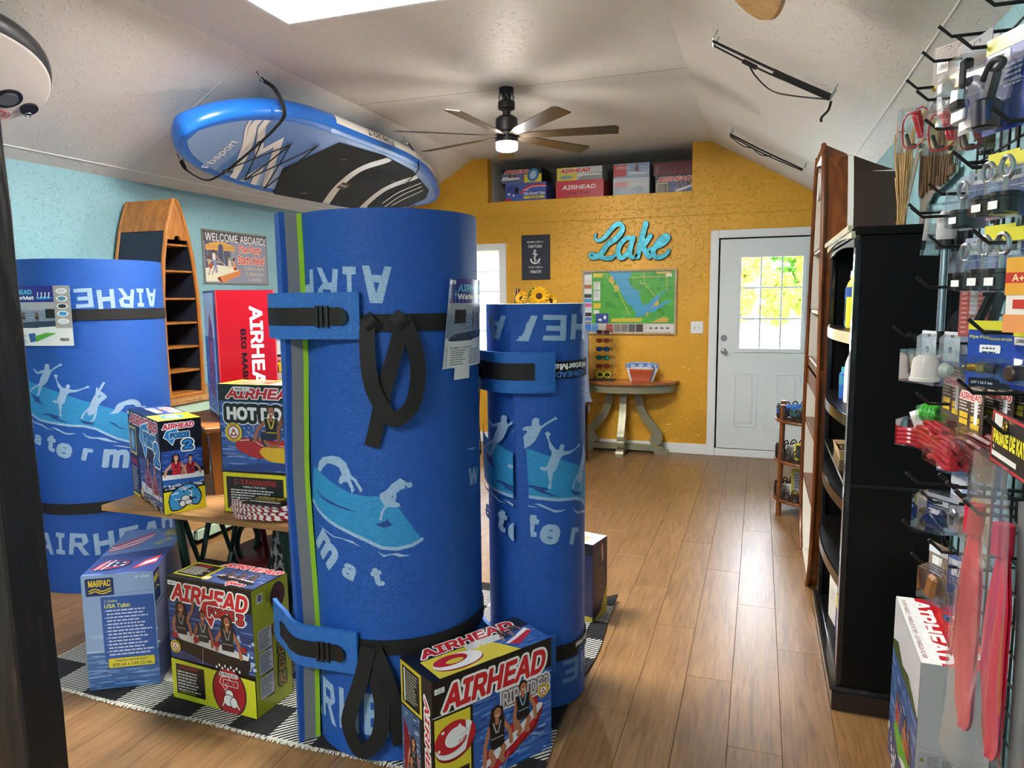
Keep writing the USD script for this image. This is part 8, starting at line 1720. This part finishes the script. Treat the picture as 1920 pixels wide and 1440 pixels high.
def airhead(label, spec, bundle, dark=False, m=RED):
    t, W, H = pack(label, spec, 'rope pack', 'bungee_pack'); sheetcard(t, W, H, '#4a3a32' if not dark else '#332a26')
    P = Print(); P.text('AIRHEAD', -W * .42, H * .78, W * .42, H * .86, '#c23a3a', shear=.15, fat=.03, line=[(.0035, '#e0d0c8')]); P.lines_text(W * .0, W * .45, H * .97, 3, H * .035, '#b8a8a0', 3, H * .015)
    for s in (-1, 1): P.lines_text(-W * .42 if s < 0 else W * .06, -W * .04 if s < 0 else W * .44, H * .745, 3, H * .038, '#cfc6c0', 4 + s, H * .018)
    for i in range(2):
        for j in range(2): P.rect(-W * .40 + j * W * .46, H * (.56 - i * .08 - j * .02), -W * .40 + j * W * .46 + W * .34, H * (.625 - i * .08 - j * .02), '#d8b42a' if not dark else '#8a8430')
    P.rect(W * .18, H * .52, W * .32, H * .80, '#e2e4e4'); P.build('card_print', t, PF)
    if bundle:
        bubble(t, W * 1.02, -.002, H * .40, .075); q = np.random.default_rng(int(W * 1e4)); L = []
        for k in range(14):
            z = H * .05 + (k % 5) * H * .058; y_ = -.022 - (k // 5) * .016
            L.append(tube(spline([(-W * .44, y_ + q.normal(0, .003), z), (-W * .15, y_ - .004, z + .006), (W * .15, y_ + .002, z + .004 * q.normal()), (W * .42, y_ + q.normal(0, .004), z - .004)], 4), .0072, 6))
        put('bundle', cat_(L), m, t)
airhead('brown bungee pack with red cords, nearest the aisle on its hook', (.46, 1.851, 1.167, .128, .197, -81.5), True)
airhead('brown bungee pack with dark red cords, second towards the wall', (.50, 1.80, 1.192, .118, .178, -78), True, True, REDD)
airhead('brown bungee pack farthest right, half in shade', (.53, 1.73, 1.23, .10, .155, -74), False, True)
airhead('brown bungee pack with a white price square, on the farther left hook', (.48, 2.103, 1.153, .144, .222, -84), True)
airhead('brown bungee pack behind the price-square one on the farther hook', (.53, 2.148, 1.20, .11, .17, -81), False)
t, W, H = pack('bright green ball in a clear pack between red bundles', (.47, 2.24, 1.205, .06, .05, -45), 'pack', 'green_ball_pack')
gb = cat_([tube([(.012 * i - .012, -.02 + .018 * math.cos(q), .028 + .020 * math.sin(q)) for q in np.linspace(0, 2 * math.pi, 16, endpoint=False)], .0065, 7, True) for i in range(4)]); put('rings', gb, mat('bright_green_plastic', '#3fb52c', .3), t); bubble(t, W, 0, H, .042)
t, W, H = pack('glossy red bundle in a clear bag at the left, below the green ball', (.46, 2.30, 1.122, .10, .085, -50), 'pack', 'red_bundle_pack'); q = np.random.default_rng(4)
put('bundle', cat_([tube(spline([(-.045, -.02 - .012 * (k % 3), .01 + .012 * (k // 3)), (0, -.03 - .01 * (k % 3), .016 + .012 * (k // 3)), (.045, -.02 - .012 * (k % 3), .01 + .012 * (k // 3))], 4), .0075, 6) for k in range(12)]), RED, t); bubble(t, W * 1.05, -.002, H, .06); put('tag', moved(cbox(.04, .001, .05, .0003), (-.02, -.004, H * .95), ry=-25), PLAST, t, smooth=False)
LP = [('slim clear pack with a blue lower half, outermost on the middle left hook', (.43, 2.157, 1.319, .066, .146, -71.2)), ('slim clear pack with a blue lower half, second on the middle left hook', (.49, 2.185, 1.317, .065, .144, -68.9)), ('slim clear pack with a blue lower half, nearest the wall on that hook', (.55, 2.259, 1.343, .055, .115, -60.9))]
for lab, sp in LP:
    t, W, H = pack(lab, sp, 'pack', 'light_pack'); sheetcard(t, W, H, '#c4cad6'); P = Print(); P.rect(-W * .5, 0, W * .5, H * .45, '#3f5fb0'); P.ell(0, H * .62, W * .26, H * .16, '#eef0f2'); P.ell(-W * .05, H * .66, W * .14, H * .06, '#3a4a8a'); P.build('card_print', t, PF); bubble(t, W, 0, H * .95, .016)
t = thing('stern_light', 'white domed boat light in a clear box sticking out in front of the bookcase', 'light', (.42, 2.06, 1.335), -52)
v = np.array([(sx * .065, sy * .036, z) for sx in (-1, 1) for sy in (-1, 1) for z in (0, .085)]); put('clear_box', trimesh.convex.convex_hull(v), BUB, t, smooth=False)
DOME = mat('white_dome', '#e9e4e2', .3, subsurface_weight=.2); put('dome', lathe([(0, .070), (.016, .069), (.027, .062), (.031, .050), (.033, .012), (.036, .010), (.036, .002), (0, .002)], 26, (-.018, 0, .002)), DOME, t); put('dome_back', moved(lathe([(0, .02), (.012, .018), (.02, 0), (0, 0)], 20), (.036, 0, .036), ry=90), mat('frosted_lens', '#b8c4bc', .3), t)
P = Print(); P.rect(.0, .0, .012, .036, '#c8bc4a', .002); P.rect(.002, .003, .010, .033, '#2a2a26'); P.ell(.006, .018, .003, .012, '#c8bc4a'); P.build('sticker', t, flat((-.0655, .012, .034), (0, -1, 0), (0, 0, 1)))
t = thing('pole_light', 'silver boat light pole with a frosted globe in a clear pack above', 'light', (.50, 2.37, 1.40), -50)
put('globe', lathe([(0, .40), (.016, .398), (.024, .385), (.026, .33), (.022, .315), (0, .315)], 22), mat('frosted_globe', '#d8d6d8', .35), t); put('globe_base', lathe([(0, .29), (.026, .29), (.026, .317), (0, .317)], 22), BLKP, t)
put('pole', cyl(.011, .25, (0, 0, .05), 16), STEEL, t); put('plug_end', lathe([(0, 0), (.012, 0), (.014, .01), (.014, .055), (0, .055)], 16), BLKP, t)
v = np.array([(sx * .045 * k, sy * .034 * k, z) for z, k in ((.275, 1.12), (.29, 1), (.42, .9)) for sx in (-1, 1) for sy in (-1, 1)]); put('clear_pack', trimesh.convex.convex_hull(v), BUB, t, smooth=False)
t = thing('pole_light', 'black light pole with a round black disc at its foot, right of the silver pole', 'light', (.545, 2.33, 1.44), -50)
put('pole', cyl(.012, .26, (0, 0, .07), 14), BLKP, t); put('disc', moved(cyl(.036, .016, (0, .0, 0), 24, rx=90, c=.004), (0, .008, .04)), BLKP, t); put('wire', tube(spline([(-.02, 0, .33), (-.035, 0, .2), (-.04, 0, .08), (-.03, -.01, .01), (.01, -.012, .0)], 6), .0018, 5), BLKP, t); put('globe', lathe([(0, .37), (.018, .365), (.022, .34), (.014, .325), (0, .325)], 18), BUB, t)
for lab, sp, c_, kind in (('clear clamshell of blue parts below the red bundles', (.52, 2.179, 1.075, .08, .11, -64), '#5a6a8a', 'steel'), ('small dark pack with a red label below the bungee packs', (.57, 2.199, 1.07, .06, .06, -47), '#3a2420', 'red'), ('tan leather piece in a clear pack below the dark red bungee', (.52, 1.89, 1.118, .072, .10, -45.5), '#6a5a4a', 'leather'),
                          ('dark clear-fronted box with a yellow oval sticker on the lower left hook', (.45, 1.998, .966, .09, .098, -51.5), '#1f2638', 'box'), ('pale blue card on the lowest hooks beside the yellow-sticker box', (.53, 2.188, .907, .08, .165, -75), '#9fb4d8', 'steel'), ('blue card with white label nearer the wall on the lowest hooks', (.565, 2.175, .935, .065, .12, -70), '#4a6ab8', 'steel'),
                          ('brass coloured drain fitting pack at the right of the lowest hooks', (.55, 2.06, .924, .064, .12, -67), '#c8c2b4', 'brass'), ('clear pack of tan rope fittings, lowest and farthest left', (.45, 2.003, .774, .068, .155, -65), '#8a7a68', 'leather'), ('clear pack with a blue and pink card, lowest beside the rope fittings', (.51, 2.059, .731, .075, .15, -61), '#5a6aa8', 'pink')):
    t, W, H = pack(lab, sp, 'pack', 'small_pack')
    if kind != 'box': sheetcard(t, W, H, c_)
    P = Print(); P.rect(-W * .5, H * .82, W * .5, H * .93, '#d8dce4' if kind != 'brass' else '#c8b04a'); P.rect(-W * .3, H * .64, W * .2, H * .78, '#e8eaec'); P.lines_text(-W * .4, W * .4, H * .6, 3, H * .05, '#c8ccd8', 6, H * .02)
    if kind == 'pink': P.rect(-W * .5, 0, W * .5, H * .3, '#b86a9a')
    P.build('card_print', t, PF)
    bubble(t, W * .95, 0, H * .62 if kind != 'box' else H, .035 if kind != 'box' else .06)
    if kind == 'leather': put('piece', moved(cbox(W * .5, .02, H * .42, .008), (0, -.014, H * .28), ry=14), LEATH, t)
    elif kind == 'brass': put('piece', cat_([cyl(.018, .012, (0, -.016, H * .1), 18), cyl(.012, .03, (0, -.016, H * .18), 14), cyl(.020, .008, (0, -.016, H * .40), 18)]), BRASS, t)
    elif kind == 'box':
        put('dark_part', cat_([cbox(W * .6, .03, H * .5, .01, (0, -.02, H * .36)), tube(spline([(-.03, -.035, .02), (0, -.045, .05), (.03, -.035, .02)], 5), .004, 6)]), mat('navy_plastic', '#1c2c5a', .3), t); P = Print(); P.ell(0, 0, .006, .012, '#d8cc3a'); P.ell(0, 0, .004, .009, '#3a3a20'); P.build('sticker', t, flat((-W * .42, -.042, H * .78), (.35, -.94, 0), (0, 0, 1)))
    else: put('piece', cat_([cyl(.010, .03, (-.006, -.016, H * .14), 14), moved(cbox(.02, .012, .02, .004), (.012, -.014, H * .36), ry=30)]), STEEL if kind != 'red' else RED, t)

# kayak paddle in its bag, with the header card
t = thing('kayak_paddle', 'red kayak paddle in a clear bag under a black header card at the right edge', 'paddle', (.44, 1.52, .62), 0)
hdr = Polygon([(.0, .615), (.0, .715), (-.25, .715), (-.25, .615)]).buffer(.006, 3)
PFX = lambda z: None
fr = flat((0, .085, 0), (0, -1, 0), (0, 0, 1))      # u runs towards the viewer, v up, facing the aisle
def on_x(poly, th, x=0): return axes(extrude(poly, th), (x, .085, 0), (0, -1, 0), (0, 0, 1), (-1, 0, 0))
put('header_card', on_x(sbox(0, .615, .24, .718).buffer(-.006).buffer(.006, 3), .002), mat('header_black', '#17171a', .4), t, smooth=False)
P = Print(); P.add(sbox(.002, .617, .238, .716).difference(sbox(.008, .623, .232, .710)), '#b8323c'); P.text('PAGAIE DE KAYAK', .012, .655, .225, .685, '#e4dc2c', fat=.06); P.rect(.010, .630, .150, .640, '#e4e4e0'); P.rect(.016, .690, .062, .712, '#e0e4e0'); P.ell(.02, .648, .004, .004, '#c8c8c4'); P.build('header_print', t, lambda x, y, d: fr(x, y, d) - np.array([.002, 0, 0]))
put('grommet', tube([(-.004, .085 - .085 + .009 * math.cos(q), .695 + .009 * math.sin(q)) for q in np.linspace(0, 2 * math.pi, 14, endpoint=False)], .0025, 6, True), BRASS, t)
def blade(y0, zt, zb, wd, cx):
    V, F = [], []; zs = np.linspace(0, 1, 26)
    for s in zs:
        w = wd * (.32 + .68 * min(1, s / .25) ** .7) * (1 - max(0, (s - .86) / .14) ** 2.2 * .75); z = zt + (zb - zt) * s
        for k in np.linspace(-1, 1, 9): V.append((cx - .018 * (1 - k * k) * math.sin(math.pi * min(1, s * 1.1)) - .006 * (abs(k) < .2), y0 + w * k + .10 * s * .0 , z))
    V = np.array(V); n = 9; F = [(i * n + k, i * n + k + 1, (i + 1) * n + k + 1, (i + 1) * n + k) for i in range(25) for k in range(8)]; m = len(V)
    return np.vstack([V, V + [.006, 0, 0]]), np.vstack([np.array(F), np.array(F)[:, ::-1] + m])
REDB = mat('paddle_red', '#c8203c', .35)
put('blade', blade(.125, .475, .025, .062, -.01), REDB, t, smooth=50); put('blade', blade(.020, .465, .03, .055, .012), REDB, t, smooth=50)
put('blade_socket', cat_([cyl(.019, .06, (-.012, .118, .455), 14), cyl(.019, .06, (.012, .022, .445), 14)]), REDB, t)
put('shaft', tube([(.06, -.02, -.45), (.055, .0, .30), (.05, .02, .55)], .018, 14), mat('grey_shaft', '#8e9092', .35, .3), t)
zz = np.linspace(0, 1, 14); V = []
for s in zz:
    for k in np.linspace(0, 2 * math.pi, 28, endpoint=False):
        c_ = .07 * (1 - s) + .0 * s; w_ = .165 + (-.045) * s; V.append((-.012 + (.040 - .026 * s) * math.sin(k) * (1 + .12 * math.sin(3 * k + 9 * s)), .085 + .0 - .02 * s + w_ * .95 * math.cos(k) * (1 + .03 * math.sin(5 * k + 7 * s)) * (.85 if s > .9 else 1) - .02, .005 + .625 * s))
F = [(i * 28 + k, i * 28 + (k + 1) % 28, (i + 1) * 28 + (k + 1) % 28, (i + 1) * 28 + k) for i in range(13) for k in range(28)]
put('clear_bag', (np.array(V), np.array(F)), clear_mat('poly_bag', (.97, .97, .98), .12, .03, ('#c8ccd0', .08), .22), t, smooth=60)
P = Print(); P.add(sbox(.0, .0, .20, .15).difference(sbox(.003, .003, .197, .147)), '#2a0c12'); P.text('WARNING', .07, .132, .13, .141, '#2a0c12'); P.lines_text(.01, .19, .125, 4, .0085, '#2a0c12', 5, .0035); P.text('AVERTISSEMENT', .05, .083, .15, .091, '#2a0c12'); P.lines_text(.01, .19, .077, 3, .0085, '#2a0c12', 6, .0035); P.text('ADVERTENCIA', .06, .045, .14, .053, '#2a0c12'); P.lines_text(.01, .19, .038, 4, .0085, '#2a0c12', 8, .0035)
P.l = P.l[1:] if False else P.l
P.build('bag_print', t, lambda x, y, d: np.stack([-.056 - .006 * np.sin((x - .1) * 14) - d, .215 - x - y * .15, .285 + y - x * .28], -1), 'print_matt', cut=.03)
t = thing('float_pouch', 'lime, purple and orange mesh pouch at the lower right edge', 'pouch', (.545, 1.475, .52), 0)
for c_, z0, z1, nm in (('#e8641c', 0, .17, 'orange_band'), ('#3a2a7a', .17, .24, 'purple_band'), ('#8fd32c', .24, .40, 'lime_band')):
    m = lathe([(0, z0), (.045, z0), (.050, (z0 + z1) / 2), (.045, z1), (0, z1)], 16); put(nm, m, mat('pouch_' + c_.strip('#'), c_, .5, bump=(70, .002)), t)
# floor box under the packs
w_, d_, h_ = .471, .175, .547
t, F = carton('towable_box', 'red, white and grey family towable box on the floor below the hanging packs', w_, d_, h_, place(.466, 2.595, .001, -1.601, w_, d_), -1.601, '#a8a9ab')
P = Print(); P.rect(0, 0, w_, d_, '#c8202a'); P.rect(0, 0, w_, .052, '#ecebea'); g = text_poly('AIRHEAD', True).buffer(.04); a, b, c_, e = g.bounds; P.add(affinity.affine_transform(g, [.44 / (c_ - a), 0, 0, .058 / (e - b), .018 - a * .44 / (c_ - a), .036]), '#f2f1f0'); P.text('FLYER FAMILY - FAMILLE FLYER - LA FAMILIA FLYER', .03, .010, .44, .022, '#8a3a3c')
P.add(sbox(.10, .105, w_ - .02, .170).difference(sbox(.1015, .1065, w_ - .0215, .1685)), '#e87a50')
for k, c_ in enumerate(('#4a6aa0', '#d8642a', '#8fc83a', '#b8322a')): P.ell(.135 + k * .078, .125, .030, .012, c_); P.ell(.140 + k * .078, .128, .014, .006, '#2a2c30'); P.rect(.11 + k * .078, .142, .17 + k * .078, .160, '#e8e4e0'); P.lines_text(.113 + k * .078, .167 + k * .078, .158, 3, .005, '#8a6a6a', 3 + k, .0022)
P.ell(.442, .122, .012, .012, '#f0f0f0'); P.text('A', .436, .117, .448, .128, '#c8202a'); P.build('top_print', t, F['top'])
P = Print(); P.rect(0, 0, w_, h_, '#c9c8ce'); P.rect(0, .36, w_, h_, '#d2d1d4'); P.poly([(0, .40), (.1, .43), (.2, .40), (.3, .42), (w_, .38), (w_, .34), (0, .36)], '#4a5a34'); P.water(0, .10, w_, .37, '#3f5f94', '#7f9cc8', '#27406e', 60, 9); P.poly([(0, 0), (w_, 0), (w_, .10), (.2, .16), (0, .12)], '#2c4878')
P.poly([(.10, .14), (.20, .10), (.42, .12), (.45, .18), (.30, .20), (.14, .19)], '#5fae3a'); P.poly([(.20, .10), (.42, .12), (.45, .16), (.30, .14)], '#e8e8ea')
for k, (a, c_) in enumerate(((.15, '#c8322a'), (.22, '#2a3f8a'), (.30, '#c86a2a'), (.37, '#8a2a2a'))): rider(P, a, .185, .10, vest=c_, long=k % 2 == 0, arms=((-.4, -.05), (.4, .0)))
for k in range(40):
    r_ = random.Random(k + 400); P.ell(r_.uniform(0, w_), r_.uniform(0, .10), r_.uniform(.006, .02), r_.uniform(.003, .01), '#e4e8f0')
P.build('front_print', t, F['front'])
P = Print(); P.rect(0, 0, d_, h_, '#a9aaac'); P.line([(0, .30), (d_, .285)], .001, '#7a7b7e'); P.rect(.004, .02, d_, .285, '#9c9da0')
for k in range(4): P.lines_text(.03 + k * .036, .06 + k * .036, .275 - k * .006, 22, .0055, '#6a6b6e', 60 + k, .0025)
for k in range(4): P.lines_text(.03 + k * .036, .06 + k * .036, .135, 20, .0055, '#6a6b6e', 80 + k, .0025)
for z in (.26, .15): P.poly([(.008, z), (.022, z), (.015, z + .014)], '#6f7a3a'); P.ell(.13, z - .09, .007, .007, '#3a3b3e'); P.ell(.15, z - .09, .007, .007, '#8a8b8e')
P.build('side_print', t, F['right'])
# cut-out metal sign on the right wall
t = thing('metal_sign', 'brown cut-out metal word sign on the right wall beyond the packs', 'sign', (XR - .012, 3.50, 1.965), 0)
BRN = mat('bronze_sign', '#6a523a', .4, .6)
for i, (s_, u0, u1, z0, z1) in enumerate((('U', 0, .11, .0, .22), ('N', .125, .225, .01, .23), ('T', .235, .315, .015, .225), ('I', .325, .355, .01, .22), ('M', .37, .49, .0, .215), ('E', .50, .58, .02, .21))):
    g = text_poly(s_, True); a, b, c_, e = g.bounds; g = affinity.affine_transform(g, [(u1 - u0) / (c_ - a), 0, 0, (z1 - z0) / (e - b), u0 - a * (u1 - u0) / (c_ - a), z0 - b * (z1 - z0) / (e - b)])
    put('letter', axes(extrude(g, .012), (-.012, 0, 0), (0, -1, 0), (0, 0, 1), (-1, 0, 0)), BRN, t, smooth=False)
put('tail', axes(extrude(Polygon([(.0, .02), (.0, -.20), (.06, -.15), (.12, -.05), (.22, -.01), (.40, .0), (.58, .02), (.58, .045), (.3, .03), (.1, .02)]), .006), (-.008, 0, 0), (0, -1, 0), (0, 0, 1), (-1, 0, 0)), mat('silver_sign', '#b8b4ac', .3, .7), t, smooth=False)
